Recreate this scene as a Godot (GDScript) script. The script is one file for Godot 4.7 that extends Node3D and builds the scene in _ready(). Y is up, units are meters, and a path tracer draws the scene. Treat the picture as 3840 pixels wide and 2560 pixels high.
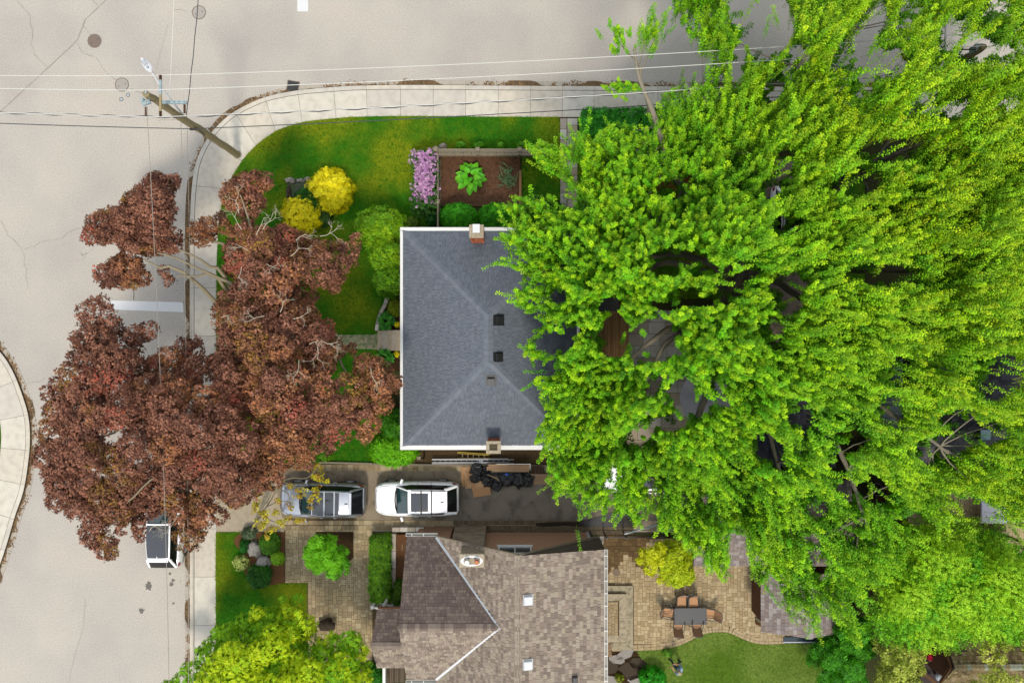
extends Node3D
# A corner lot seen from a drone 39 m up. y is up; the picture's right is +x, its bottom +z.
# Places were measured on the photograph (3840 x 2560) and turned into metres for the height at which each thing stands.

const HIGH := 39.0
const PER := 39.0 / 2560.0
const LIT := 1.8            # how much brighter than its base colour a level surface shows in this daylight
var rng := RandomNumberGenerator.new()
var used := {}
var M := {}
var T := {}

func at(px: float, py: float, h := 0.0) -> Vector3:
	var k := PER * (1.0 - h / HIGH)
	return Vector3((px - 1920.0) * k, h, (py - 1280.0) * k)

func flat(px: float, py: float, h := 0.0) -> Vector2:
	var p := at(px, py, h)
	return Vector2(p.x, p.z)

func plan(list: Array, h := 0.0) -> PackedVector2Array:   # [x, y, x, y, ...] of the photograph to metres on the ground
	var out := PackedVector2Array()
	for i in range(0, list.size(), 2):
		out.append(flat(list[i], list[i + 1], h))
	return out

func lin(r: float, g: float, b: float) -> Color:          # a colour seen in open daylight to the linear base colour of its surface
	var l := Color(r / 255.0, g / 255.0, b / 255.0).srgb_to_linear()
	return Color(l.r / LIT, l.g / LIT, l.b / LIT)

func srf(r: float, g: float, b: float) -> Color:
	return lin(r, g, b).linear_to_srgb()

class Geo:
	var v := PackedVector3Array()
	var n := PackedVector3Array()
	var c := PackedColorArray()
	var col := Color.WHITE
	func tri(a: Vector3, b: Vector3, d: Vector3) -> void:   # counter-clockwise from outside
		var m := (b - a).cross(d - a).normalized()
		v.append(a); v.append(d); v.append(b)
		n.append(m); n.append(m); n.append(m)
		c.append(col); c.append(col); c.append(col)
	func smooth(a: Vector3, b: Vector3, d: Vector3, na: Vector3, nb: Vector3, nd: Vector3) -> void:
		v.append(a); v.append(d); v.append(b)
		n.append(na); n.append(nd); n.append(nb)
		c.append(col); c.append(col); c.append(col)
	func quad(a: Vector3, b: Vector3, d: Vector3, e: Vector3) -> void:
		tri(a, b, d); tri(a, d, e)
	func box(o: Vector3, s: Vector3, b := Basis.IDENTITY, chamfer := 0.0) -> void:
		var x := b.x * s.x / 2; var y := b.y * s.y / 2; var z := b.z * s.z / 2
		var r := chamfer
		if r <= 0.0:
			quad(o - x + y + z, o + x + y + z, o + x + y - z, o - x + y - z)
			quad(o - x - y + z, o + x - y + z, o + x + y + z, o - x + y + z)
			quad(o + x - y - z, o - x - y - z, o - x + y - z, o + x + y - z)
			quad(o + x - y + z, o + x - y - z, o + x + y - z, o + x + y + z)
			quad(o - x - y - z, o - x - y + z, o - x + y + z, o - x + y - z)
			quad(o - x - y - z, o + x - y - z, o + x - y + z, o - x - y + z)
			return
		var X := x - b.x * r; var Z := z - b.z * r; var m := y - b.y * r
		quad(o - X + y + Z, o + X + y + Z, o + X + y - Z, o - X + y - Z)
		quad(o - x + m + z, o + x + m + z, o + X + y + Z, o - X + y + Z)
		quad(o + x + m - z, o - x + m - z, o - X + y - Z, o + X + y - Z)
		quad(o + x + m + z, o + x + m - z, o + X + y - Z, o + X + y + Z)
		quad(o - x + m - z, o - x + m + z, o - X + y + Z, o - X + y - Z)
		quad(o - x - y + z, o + x - y + z, o + x + m + z, o - x + m + z)
		quad(o + x - y - z, o - x - y - z, o - x + m - z, o + x + m - z)
		quad(o + x - y + z, o + x - y - z, o + x + m - z, o + x + m + z)
		quad(o - x - y - z, o - x - y + z, o - x + m + z, o - x + m - z)
	func prism(p: PackedVector2Array, y0: float, y1: float, sides := true) -> void:
		var t := Geometry2D.triangulate_polygon(p)
		if t.is_empty(): print("TRI ", p.size())
		for i in range(0, t.size(), 3):
			var a := p[t[i]]; var b := p[t[i + 1]]; var d := p[t[i + 2]]
			if (b - a).cross(d - a) > 0: var s := b; b = d; d = s
			tri(Vector3(a.x, y1, a.y), Vector3(b.x, y1, b.y), Vector3(d.x, y1, d.y))
		if not sides: return
		var back := not Geometry2D.is_polygon_clockwise(p)
		for i in p.size():
			var a := p[i]; var b := p[(i + 1) % p.size()]
			if not back: var s := a; a = b; b = s
			quad(Vector3(b.x, y0, b.y), Vector3(a.x, y0, a.y), Vector3(a.x, y1, a.y), Vector3(b.x, y1, b.y))
	func grid(rows: Array, flip := false) -> void:          # rows of points of equal length, drawn smooth
		var h := rows.size(); var w: int = rows[0].size()
		var N := []
		for j in h:
			var row := PackedVector3Array()
			for i in w:
				var du: Vector3 = rows[j][mini(i + 1, w - 1)] - rows[j][maxi(i - 1, 0)]
				var dv: Vector3 = rows[mini(j + 1, h - 1)][i] - rows[maxi(j - 1, 0)][i]
				var m := du.cross(dv)
				if m.length_squared() < 1e-14:
					dv = rows[mini(j + 1, h - 1)][w / 2] - rows[maxi(j - 1, 0)][w / 2]
					m = du.cross(dv)
				m = m.normalized() if m.length_squared() > 1e-16 else Vector3.UP
				row.append(-m if flip else m)
			N.append(row)
		for j in h - 1:
			for i in w - 1:
				var a: Vector3 = rows[j][i]; var b: Vector3 = rows[j][i + 1]; var d: Vector3 = rows[j + 1][i + 1]; var e: Vector3 = rows[j + 1][i]
				if flip:
					smooth(a, d, b, N[j][i], N[j + 1][i + 1], N[j][i + 1])
					smooth(a, e, d, N[j][i], N[j + 1][i], N[j + 1][i + 1])
				else:
					smooth(a, b, d, N[j][i], N[j][i + 1], N[j + 1][i + 1])
					smooth(a, d, e, N[j][i], N[j + 1][i + 1], N[j + 1][i])
	func tube(p: Array, r: Array, sides := 6, caps := true) -> void:
		var prev := []; var prevn := []
		var side := Vector3.ZERO
		for j in p.size():
			var dir: Vector3 = (p[mini(j + 1, p.size() - 1)] - p[maxi(j - 1, 0)]).normalized()
			if side == Vector3.ZERO:
				side = dir.cross(Vector3.UP if absf(dir.y) < 0.9 else Vector3.RIGHT).normalized()
			side = (side - dir * side.dot(dir)).normalized()
			var up := dir.cross(side)
			var rad: float = r[mini(j, r.size() - 1)]
			var ring := []; var rn := []
			for i in sides:
				var a := TAU * i / sides
				var m := side * cos(a) + up * sin(a)
				ring.append(p[j] + m * rad); rn.append(m)
			if j > 0:
				for i in sides:
					var k := (i + 1) % sides
					smooth(prev[i], prev[k], ring[k], prevn[i], prevn[k], rn[k])
					smooth(prev[i], ring[k], ring[i], prevn[i], rn[k], rn[i])
			if caps and (j == 0 or j == p.size() - 1):
				for i in sides:
					var k := (i + 1) % sides
					if j == 0: tri(p[j], ring[k], ring[i])
					else: tri(p[j], ring[i], ring[k])
			prev = ring; prevn = rn
	func lathe(o: Vector3, prof: Array, sides := 16, b := Basis.IDENTITY) -> void:   # [[radius, height], ...] from the bottom up
		var rows := []
		for q in prof:
			var row := PackedVector3Array()
			for i in sides + 1:
				var a := -TAU * i / sides
				row.append(o + b * Vector3(cos(a) * q[0], q[1], sin(a) * q[0]))
			rows.append(row)
		for j in rows.size() - 1:
			for i in sides:
				var q0: Vector3 = rows[j][i]; var q1: Vector3 = rows[j][i + 1]; var q2: Vector3 = rows[j + 1][i + 1]; var q3: Vector3 = rows[j + 1][i]
				var slope := Vector2(prof[j + 1][1] - prof[j][1], prof[j][0] - prof[j + 1][0])
				var a0 := -TAU * i / sides; var a1 := -TAU * (i + 1) / sides
				var m0 := (b * Vector3(cos(a0) * slope.x, slope.y, sin(a0) * slope.x)).normalized()
				var m1 := (b * Vector3(cos(a1) * slope.x, slope.y, sin(a1) * slope.x)).normalized()
				if prof[j][0] > 1e-5: smooth(q0, q1, q2, m0, m1, m1)
				if prof[j + 1][0] > 1e-5: smooth(q0, q2, q3, m0, m1, m0)
	func blob(o: Vector3, s: Vector3, noise: FastNoiseLite, rough := 0.25, seg := 10, b := Basis.IDENTITY) -> void:
		var rows := []
		for j in seg + 1:
			var row := PackedVector3Array()
			var th := PI * (1.0 - float(j) / seg)
			for i in seg * 2 + 1:
				var ph := -TAU * (i % (seg * 2)) / (seg * 2)
				var q := Vector3(sin(th) * cos(ph), cos(th), sin(th) * sin(ph))
				var k := 1.0 + rough * noise.get_noise_3dv(o * 3.1 + q * 1.0)
				row.append(o + b * (q * s * k))
			rows.append(row)
		grid(rows)
	func ribbon(p: Array, w: float, y: float) -> void:       # a flat strip along points of the ground
		for i in p.size() - 1:
			var a: Vector2 = p[i]; var b: Vector2 = p[i + 1]
			var s := (b - a).orthogonal().normalized() * w / 2
			var q := [a - s, b - s, b + s, a + s]
			var f: bool = (q[1] - q[0]).cross(q[2] - q[0]) > 0
			if f: q.reverse()
			quad(Vector3(q[0].x, y, q[0].y), Vector3(q[1].x, y, q[1].y), Vector3(q[2].x, y, q[2].y), Vector3(q[3].x, y, q[3].y))
	func mesh() -> ArrayMesh:
		var a := []
		a.resize(Mesh.ARRAY_MAX)
		a[Mesh.ARRAY_VERTEX] = v; a[Mesh.ARRAY_NORMAL] = n; a[Mesh.ARRAY_COLOR] = c
		var m := ArrayMesh.new()
		if v.is_empty(): return m
		m.add_surface_from_arrays(Mesh.PRIMITIVE_TRIANGLES, a)
		return m

func numbered(called: String) -> String:
	var k: int = used.get(called, 0)
	used[called] = k + 1
	return called if k == 0 else "%s_%03d" % [called, k]

func tag(o: Node3D, label: String, category := "", group := "") -> Node3D:
	o.set_meta("label", label)
	if category: o.set_meta("category", category)
	if group: o.set_meta("group", group)
	return o

func thing(called: String, label: String, category: String, where := Vector3.ZERO, turn := 0.0, group := "") -> Node3D:
	var o := Node3D.new()
	o.name = numbered(called)
	add_child(o)
	o.position = where; o.rotation.y = turn
	return tag(o, label, category, group)

func obj(called: String, g: Variant, m: Material, parent: Node = null, where := Vector3.ZERO) -> MeshInstance3D:
	var o := MeshInstance3D.new()
	o.mesh = g.mesh() if g is Geo else g
	o.material_override = m
	if parent == null:
		o.name = numbered(called); add_child(o)
	else:
		o.name = called; parent.add_child(o, true)
	o.position = where
	return o

func setting(called: String, g: Variant, m: Material) -> MeshInstance3D:
	var o := obj(called, g, m)
	o.set_meta("kind", "structure")
	return o

func swarm(called: String, mesh: Mesh, m: Material, xf: Array, cols: Array, parent: Node = null) -> MultiMeshInstance3D:
	var mm := MultiMesh.new()
	mm.transform_format = MultiMesh.TRANSFORM_3D
	mm.use_colors = true
	mm.mesh = mesh
	mm.instance_count = xf.size()
	for i in xf.size():
		mm.set_instance_transform(i, xf[i])
		mm.set_instance_color(i, cols[i % cols.size()])
	var o := MultiMeshInstance3D.new()
	o.multimesh = mm
	o.material_override = m
	o.set_meta("kind", "stuff")
	if parent == null:
		o.name = numbered(called); add_child(o)
	else:
		o.name = called; parent.add_child(o, true)
	return o

func copy(src: Node3D, label: String, where: Vector3, turn := 0.0) -> Node3D:
	var o: Node3D = src.duplicate()
	o.name = numbered(String(src.name).trim_suffix("_001"))
	add_child(o)
	o.position = where; o.rotation.y = turn
	o.set_meta("label", label)
	return o

func basis_to(up: Vector3, spin: float, s := Vector3.ONE) -> Basis:
	var x := up.cross(Vector3.FORWARD if absf(up.z) < 0.9 else Vector3.RIGHT).normalized()
	var z := x.cross(up).normalized()
	return Basis(x, up, z) * Basis(Vector3.UP, spin) * Basis.from_scale(s)

func curve_through(p: Array, step := 0.25) -> PackedVector2Array:
	var out := PackedVector2Array()
	for i in p.size() - 1:
		var a: Vector2 = p[maxi(i - 1, 0)]; var b: Vector2 = p[i]; var c: Vector2 = p[i + 1]; var d: Vector2 = p[mini(i + 2, p.size() - 1)]
		var k := maxi(1, int(b.distance_to(c) / step))
		var ta := b.distance_to(c)
		for j in k:
			var t := float(j) / k
			var pre := b - (c - a).normalized() * ta / 3 * 0.0
			out.append(b.bezier_interpolate(b + (c - a).normalized() * ta / 3, c - (d - b).normalized() * ta / 3, c, t) + (pre - b))
	out.append(p[p.size() - 1])
	return out

func inside(p: Vector2, poly: PackedVector2Array) -> bool:
	return Geometry2D.is_point_in_polygon(p, poly)

func edge_distance(p: Vector2, poly: PackedVector2Array) -> float:
	var d := 1e9
	for i in poly.size():
		d = minf(d, p.distance_to(Geometry2D.get_closest_point_to_segment(p, poly[i], poly[(i + 1) % poly.size()])))
	return d

func noise(freq: float, octaves := 3, kind := FastNoiseLite.TYPE_SIMPLEX_SMOOTH, s := 1) -> FastNoiseLite:
	var f := FastNoiseLite.new()
	f.seed = s
	f.noise_type = kind
	f.frequency = freq
	f.fractal_type = FastNoiseLite.FRACTAL_FBM if octaves > 1 else FastNoiseLite.FRACTAL_NONE
	f.fractal_octaves = octaves
	return f

func speck(name: String, freq: float, octaves: int, stops: Array, s := 1, size := 512, kind := FastNoiseLite.TYPE_SIMPLEX_SMOOTH) -> void:   # stops: [position, colour, ...]
	var t := NoiseTexture2D.new()
	t.width = size; t.height = size
	t.seamless = true
	t.noise = noise(freq, octaves, kind, s)
	var g := Gradient.new()
	var off := PackedFloat32Array(); var cols := PackedColorArray()
	for i in range(0, stops.size(), 2):
		off.append(stops[i])
		var q = stops[i + 1]
		cols.append(q if q is Color else Color(q, q, q))
	g.offsets = off; g.colors = cols
	t.color_ramp = g
	T[name] = t

func mat(name: String, color: Color, rough := 0.85, tex := "", scale := 1.0, wide := "", wide_scale := 8.0, bump := 0.0) -> StandardMaterial3D:
	var m := StandardMaterial3D.new()
	m.resource_name = name
	m.albedo_color = color
	m.roughness = rough
	if rough > 0.84: m.metallic_specular = 0.25
	m.vertex_color_use_as_albedo = true
	if tex:
		m.albedo_texture = T[tex]
		m.uv1_triplanar = true; m.uv1_world_triplanar = true
		m.uv1_scale = Vector3.ONE / scale
	if wide:
		m.detail_enabled = true
		m.detail_albedo = T[wide]
		m.detail_blend_mode = BaseMaterial3D.BLEND_MODE_MUL
		m.detail_uv_layer = BaseMaterial3D.DETAIL_UV_2
		m.uv2_triplanar = true; m.uv2_world_triplanar = true
		m.uv2_scale = Vector3.ONE / wide_scale
	if bump > 0.0:
		m.heightmap_enabled = true
		m.heightmap_texture = T[tex]
		m.heightmap_scale = bump
	M[name] = m
	return m

func leafy(name: String, through := 0.5, rough := 0.55) -> void:
	var m := mat(name, Color.WHITE, rough)
	m.backlight_enabled = true
	m.backlight = Color(through, through, through)
	m.metallic_specular = 0.35

func pieces(parent: Node, called: String, list: Array, mesh: Mesh, mats: Array, whole: Material, most := 300, rest_called := "") -> void:
	# list of [Transform3D, tone, share of the picture]; the largest are parts of their own, the rest one part
	list.sort_custom(func(a, b): return a[2] > b[2])
	for i in mini(most, list.size()):
		var o := obj(called, mesh, mats[list[i][1]], parent)
		o.transform = list[i][0]
	if list.size() > most:
		var xf := []; var cols := []
		for i in range(most, list.size()):
			xf.append(list[i][0]); cols.append(mats[list[i][1]].albedo_color.srgb_to_linear())
		swarm(rest_called if rest_called else called + "_field", mesh, whole, xf, cols, parent)

func _ready() -> void:
	rng.seed = 20240517
	# --- camera, sky, sun, exposure
	var cam := Camera3D.new()
	cam.name = "camera"
	cam.fov = 53.13
	cam.near = 0.5; cam.far = 700.0
	add_child(cam)
	cam.position = Vector3(0, HIGH, 0)
	cam.rotation_degrees = Vector3(-90, 0, 0)
	cam.current = true
	var env := Environment.new()
	env.background_mode = Environment.BG_SKY
	var sm := ProceduralSkyMaterial.new()
	sm.sky_top_color = Color(0.86, 0.89, 0.93)
	sm.sky_horizon_color = Color(0.80, 0.83, 0.86)
	sm.sky_curve = 0.2
	sm.ground_bottom_color = Color(0.36, 0.37, 0.33)
	sm.ground_horizon_color = Color(0.62, 0.64, 0.64)
	sm.sun_angle_max = 14.0
	env.sky = Sky.new()
	env.sky.sky_material = sm
	env.background_energy_multiplier = 0.75
	env.tonemap_mode = Environment.TONE_MAPPER_LINEAR
	env.tonemap_exposure = 2.3
	env.sdfgi_enabled = true; env.ssao_enabled = true; env.ssil_enabled = true
	var we := WorldEnvironment.new()
	we.name = "world"
	we.environment = env
	add_child(we)
	var sun := DirectionalLight3D.new()
	sun.name = "sun"
	sun.light_energy = 0.46
	sun.light_angular_distance = 10.0
	sun.light_color = Color(1.0, 0.965, 0.91)
	sun.shadow_enabled = true
	add_child(sun)
	sun.rotation_degrees = Vector3(-56, 2, 0)      # from the bottom of the picture, so that shadows fall towards its top
	make_textures()
	make_materials()
	make_ground()
	make_road_marks()
	make_drive_and_paths()
	make_grey_house()
	make_brown_house()
	make_neighbours()
	make_patio()
	make_fence()
	make_sprigs()
	make_lawns()
	make_maple()
	make_red_maple()
	make_low_trees()
	make_shrubs()
	make_cars()
	make_pole_and_wires()
	make_drive_clutter()
	make_garden_bits()
	make_person()

func make_textures() -> void:
	speck("fine", 0.09, 4, [0.0, 0.8, 0.5, 0.94, 1.0, 1.0], 3)
	speck("grit", 0.22, 3, [0.0, 0.72, 0.45, 0.93, 1.0, 1.0], 5)
	speck("aggregate", 0.3, 2, [0.1, 0.8, 0.5, 0.95, 0.9, 1.0], 37)
	speck("mottle", 0.016, 5, [0.0, 0.9, 0.5, 0.97, 1.0, 1.0], 7)
	speck("road", 0.004, 6, [0.2, Color(0.94, 0.934, 0.934), 0.42, Color(0.962, 0.958, 0.953), 0.6, Color(0.98, 0.975, 0.965), 0.85, Color(1, 0.992, 0.975)], 11, 1024)
	speck("lawn", 0.02, 5, [0.2, Color(0.62, 0.82, 0.45), 0.45, Color(0.8, 0.92, 0.6), 0.6, Color(0.98, 0.96, 0.62), 0.8, Color(1, 0.92, 0.7)], 15, 1024)
	speck("soil", 0.06, 5, [0.15, 0.45, 0.5, 0.8, 0.85, 1.0], 17)
	speck("bark", 0.05, 4, [0.2, 0.62, 0.5, 0.86, 0.8, 1.0], 19)
	speck("stain", 0.008, 5, [0.2, 0.8, 0.4, 0.92, 0.6, 0.98, 1.0, 1.0], 23, 1024)
	speck("chips", 0.12, 2, [0.2, 0.35, 0.45, 0.75, 0.7, 1.0], 29, 512, FastNoiseLite.TYPE_CELLULAR)
	speck("crumple", 0.03, 3, [0.0, 0.0, 1.0, 1.0], 31, 512, FastNoiseLite.TYPE_CELLULAR)

func make_materials() -> void:
	mat("earth", srf(92, 96, 52), 0.95, "soil", 1.5, "mottle", 14.0, 1.0)
	mat("asphalt", srf(222, 214, 203), 0.9, "aggregate", 11.0, "road", 26.0, 0.0)
	mat("gutter", srf(220, 208, 190), 0.9, "grit", 0.6, "mottle", 3.0, 0.2)
	mat("silt", srf(164, 136, 102), 0.97, "soil", 0.7, "stain", 2.0)
	mat("concrete", srf(255, 246, 228), 0.88, "fine", 1.2, "mottle", 5.0, 0.2)
	mat("concrete_b", srf(251, 239, 219), 0.88, "fine", 1.2, "mottle", 4.0, 0.2)
	mat("concrete_c", srf(244, 235, 220), 0.88, "fine", 1.2, "mottle", 6.0, 0.2)
	mat("slab", srf(216, 203, 184), 0.88, "fine", 1.0, "mottle", 3.0, 0.2)
	mat("marking", srf(255, 255, 255), 0.7, "fine", 1.5)
	mat("crack", srf(182, 171, 157), 0.95, "grit", 0.3)
	mat("seam", srf(202, 194, 184), 0.95, "grit", 0.4)
	mat("tar", srf(150, 142, 132), 0.8, "soil", 0.6)
	mat("iron", srf(148, 128, 114), 0.75, "grit", 0.3)
	mat("iron_dark", srf(70, 64, 60), 0.7, "grit", 0.3)
	mat("drive", srf(170, 158, 140), 0.92, "grit", 0.4, "stain", 9.0, 0.4)
	mat("apron", srf(216, 199, 172), 0.92, "grit", 0.5, "mottle", 3.0, 0.3)
	mat("turf", srf(116, 176, 22), 0.95, "soil", 0.5, "lawn", 9.0, 2.0)
	mat("turf_fine", srf(122, 158, 52), 0.95, "soil", 0.5, "lawn", 12.0, 1.0)
	mat("mulch", srf(196, 138, 94), 0.95, "chips", 0.35, "mottle", 2.0, 2.0)
	mat("mulch_dark", srf(112, 84, 52), 0.95, "chips", 0.35, "mottle", 2.0, 2.0)
	mat("bed", srf(168, 122, 92), 0.97, "soil", 0.9, "stain", 2.2, 3.0)
	mat("gravel", srf(146, 118, 84), 0.97, "chips", 0.16, "mottle", 1.5, 2.0)
	mat("joint", srf(136, 116, 86), 0.97, "soil", 0.4)
	mat("rock", srf(216, 207, 196), 0.9, "bark", 0.7, "mottle", 1.0, 2.0)
	mat("rock_dark", srf(106, 92, 76), 0.9, "bark", 0.7, "mottle", 1.0, 2.0)
	mat("white_paint", srf(252, 250, 244), 0.45)
	mat("white_metal", srf(246, 246, 248), 0.4, "mottle", 1.0)
	mat("steel", srf(196, 204, 210), 0.4, "mottle", 1.0)
	mat("galvanised", srf(176, 196, 200), 0.5, "mottle", 0.6)
	mat("black_metal", Color(0.045, 0.043, 0.042).linear_to_srgb(), 0.45)
	mat("black_plastic", Color(0.012, 0.012, 0.013).linear_to_srgb(), 0.35)
	mat("brick", srf(196, 112, 78), 0.9, "grit", 0.3)
	mat("cap_stone", srf(216, 200, 172), 0.9, "fine", 0.5, "stain", 1.0)
	mat("chimney_stone", srf(218, 198, 168), 0.92, "bark", 0.5, "mottle", 1.0, 1.0)
	mat("chimney_stone_b", srf(190, 172, 148), 0.92, "bark", 0.5, "mottle", 1.0, 1.0)
	mat("siding", srf(214, 164, 128), 0.8, "mottle", 2.0)
	mat("siding_grey", srf(190, 186, 178), 0.8, "mottle", 2.0)
	mat("cheek", srf(132, 120, 102), 0.9, "bark", 0.5)
	mat("window_glass", Color(0.02, 0.03, 0.035).linear_to_srgb(), 0.06)
	mat("pine", srf(214, 172, 128), 0.8, "bark", 0.9)
	mat("deck", srf(222, 174, 120), 0.85, "bark", 0.8, "mottle", 1.4)
	mat("deck_b", srf(204, 156, 106), 0.85, "bark", 0.8, "mottle", 1.1)
	mat("deck_grey", srf(150, 132, 112), 0.88, "bark", 0.8, "mottle", 1.4)
	mat("weathered", srf(186, 172, 146), 0.9, "bark", 0.6, "mottle", 1.5)
	mat("weathered_dark", srf(120, 108, 88), 0.9, "bark", 0.6, "mottle", 1.5)
	mat("pole_wood", srf(204, 186, 144), 0.92, "bark", 0.5, "mottle", 1.8, 1.0)
	mat("brown_wood", srf(120, 84, 62), 0.85, "bark", 0.8)
	mat("maple_bark", srf(204, 192, 168), 0.95, "bark", 0.35, "mottle", 1.0, 2.0)
	mat("pale_bark", srf(192, 178, 146), 0.9, "bark", 0.3)
	mat("grey_twig", srf(214, 202, 178), 0.9)
	mat("wire_white", srf(240, 238, 230), 0.6)
	mat("wire_black", Color(0.03, 0.035, 0.035).linear_to_srgb(), 0.6)
	mat("wire_grey", srf(170, 164, 150), 0.6)
	mat("cardboard", srf(230, 184, 134), 0.9, "mottle", 0.7)
	mat("cardboard_b", srf(216, 166, 118), 0.9, "mottle", 0.7)
	var bag := mat("bin_bag", Color(0.012, 0.012, 0.014).linear_to_srgb(), 0.16, "crumple", 0.5, "", 1.0, 4.0)
	bag.metallic_specular = 0.75
	mat("yellow_paint", srf(214, 186, 40), 0.5)
	mat("blue_plastic", srf(60, 110, 220), 0.4)
	mat("sling", srf(226, 172, 126), 0.85, "grit", 0.1)
	mat("sling_back", srf(196, 150, 114), 0.85, "grit", 0.1)
	mat("mesh_top", Color(0.03, 0.032, 0.036).linear_to_srgb(), 0.5, "grit", 0.12)
	mat("terracotta", srf(206, 128, 84), 0.8)
	mat("skylight", srf(170, 208, 222), 0.15)
	mat("canvas", srf(232, 226, 236), 0.8)
	mat("rubber", Color(0.015, 0.015, 0.015).linear_to_srgb(), 0.8)
	mat("plain", Color.WHITE, 0.85)
	leafy("leaf", 0.55)
	leafy("dark_leaf", 0.3)
	leafy("red_leaf", 0.35, 0.75)
	leafy("grass_leaf", 0.4, 0.7)
	leafy("petal", 0.5, 0.7)

func paint(name: String, c: Color, metal := 0.0, rough := 0.25) -> StandardMaterial3D:
	var m := StandardMaterial3D.new()
	m.resource_name = name
	m.albedo_color = c
	m.metallic = metal
	m.roughness = rough
	m.clearcoat_enabled = true
	m.clearcoat = 1.0
	m.clearcoat_roughness = 0.03
	M[name] = m
	return m

# ------------------------------------------------------------------ ground, road, kerb, pavement
var walk_path := PackedVector2Array()      # the line between kerb and pavement
var walk_wide := PackedFloat32Array()      # width of the pavement there
var isle_path := PackedVector2Array()

func offset_line(p: PackedVector2Array, d: Variant) -> PackedVector2Array:   # to the right of the way it runs
	var out := PackedVector2Array()
	for i in p.size():
		var t := (p[mini(i + 1, p.size() - 1)] - p[maxi(i - 1, 0)]).normalized()
		var w: float = d[i] if d is PackedFloat32Array else d
		out.append(p[i] + Vector2(-t.y, t.x) * w)
	return out

func strip(g: Geo, a: PackedVector2Array, b: PackedVector2Array, i0: int, i1: int, y0: float, y1: float, gap := 0.0) -> void:   # a block between two lines
	var p := PackedVector2Array()
	for i in range(i0, i1 + 1): p.append(a[i])
	for i in range(i1, i0 - 1, -1): p.append(b[i])
	if gap > 0.0:
		var q := Geometry2D.offset_polygon(p, -gap)
		if q.size() == 1: p = q[0]
	g.prism(p, y0, y1)

func spread(xs: Array) -> Array:   # [x, y, w, ...] to a smooth line with widths
	var pts := []
	for i in range(0, xs.size(), 3): pts.append(flat(xs[i], xs[i + 1]))
	var line := curve_through(pts, 0.3)
	var w := PackedFloat32Array()
	for q in line:
		var best := 0; var bd := 1e9
		for i in pts.size() - 1:
			var d: float = q.distance_to(Geometry2D.get_closest_point_to_segment(q, pts[i], pts[i + 1]))
			if d < bd: bd = d; best = i
		var a: Vector2 = pts[best]; var b: Vector2 = pts[best + 1]
		var t := clampf((q - a).dot(b - a) / (b - a).length_squared(), 0, 1)
		w.append(lerpf(xs[best * 3 + 2], xs[best * 3 + 5], t) * PER)
	return [line, w]

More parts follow.
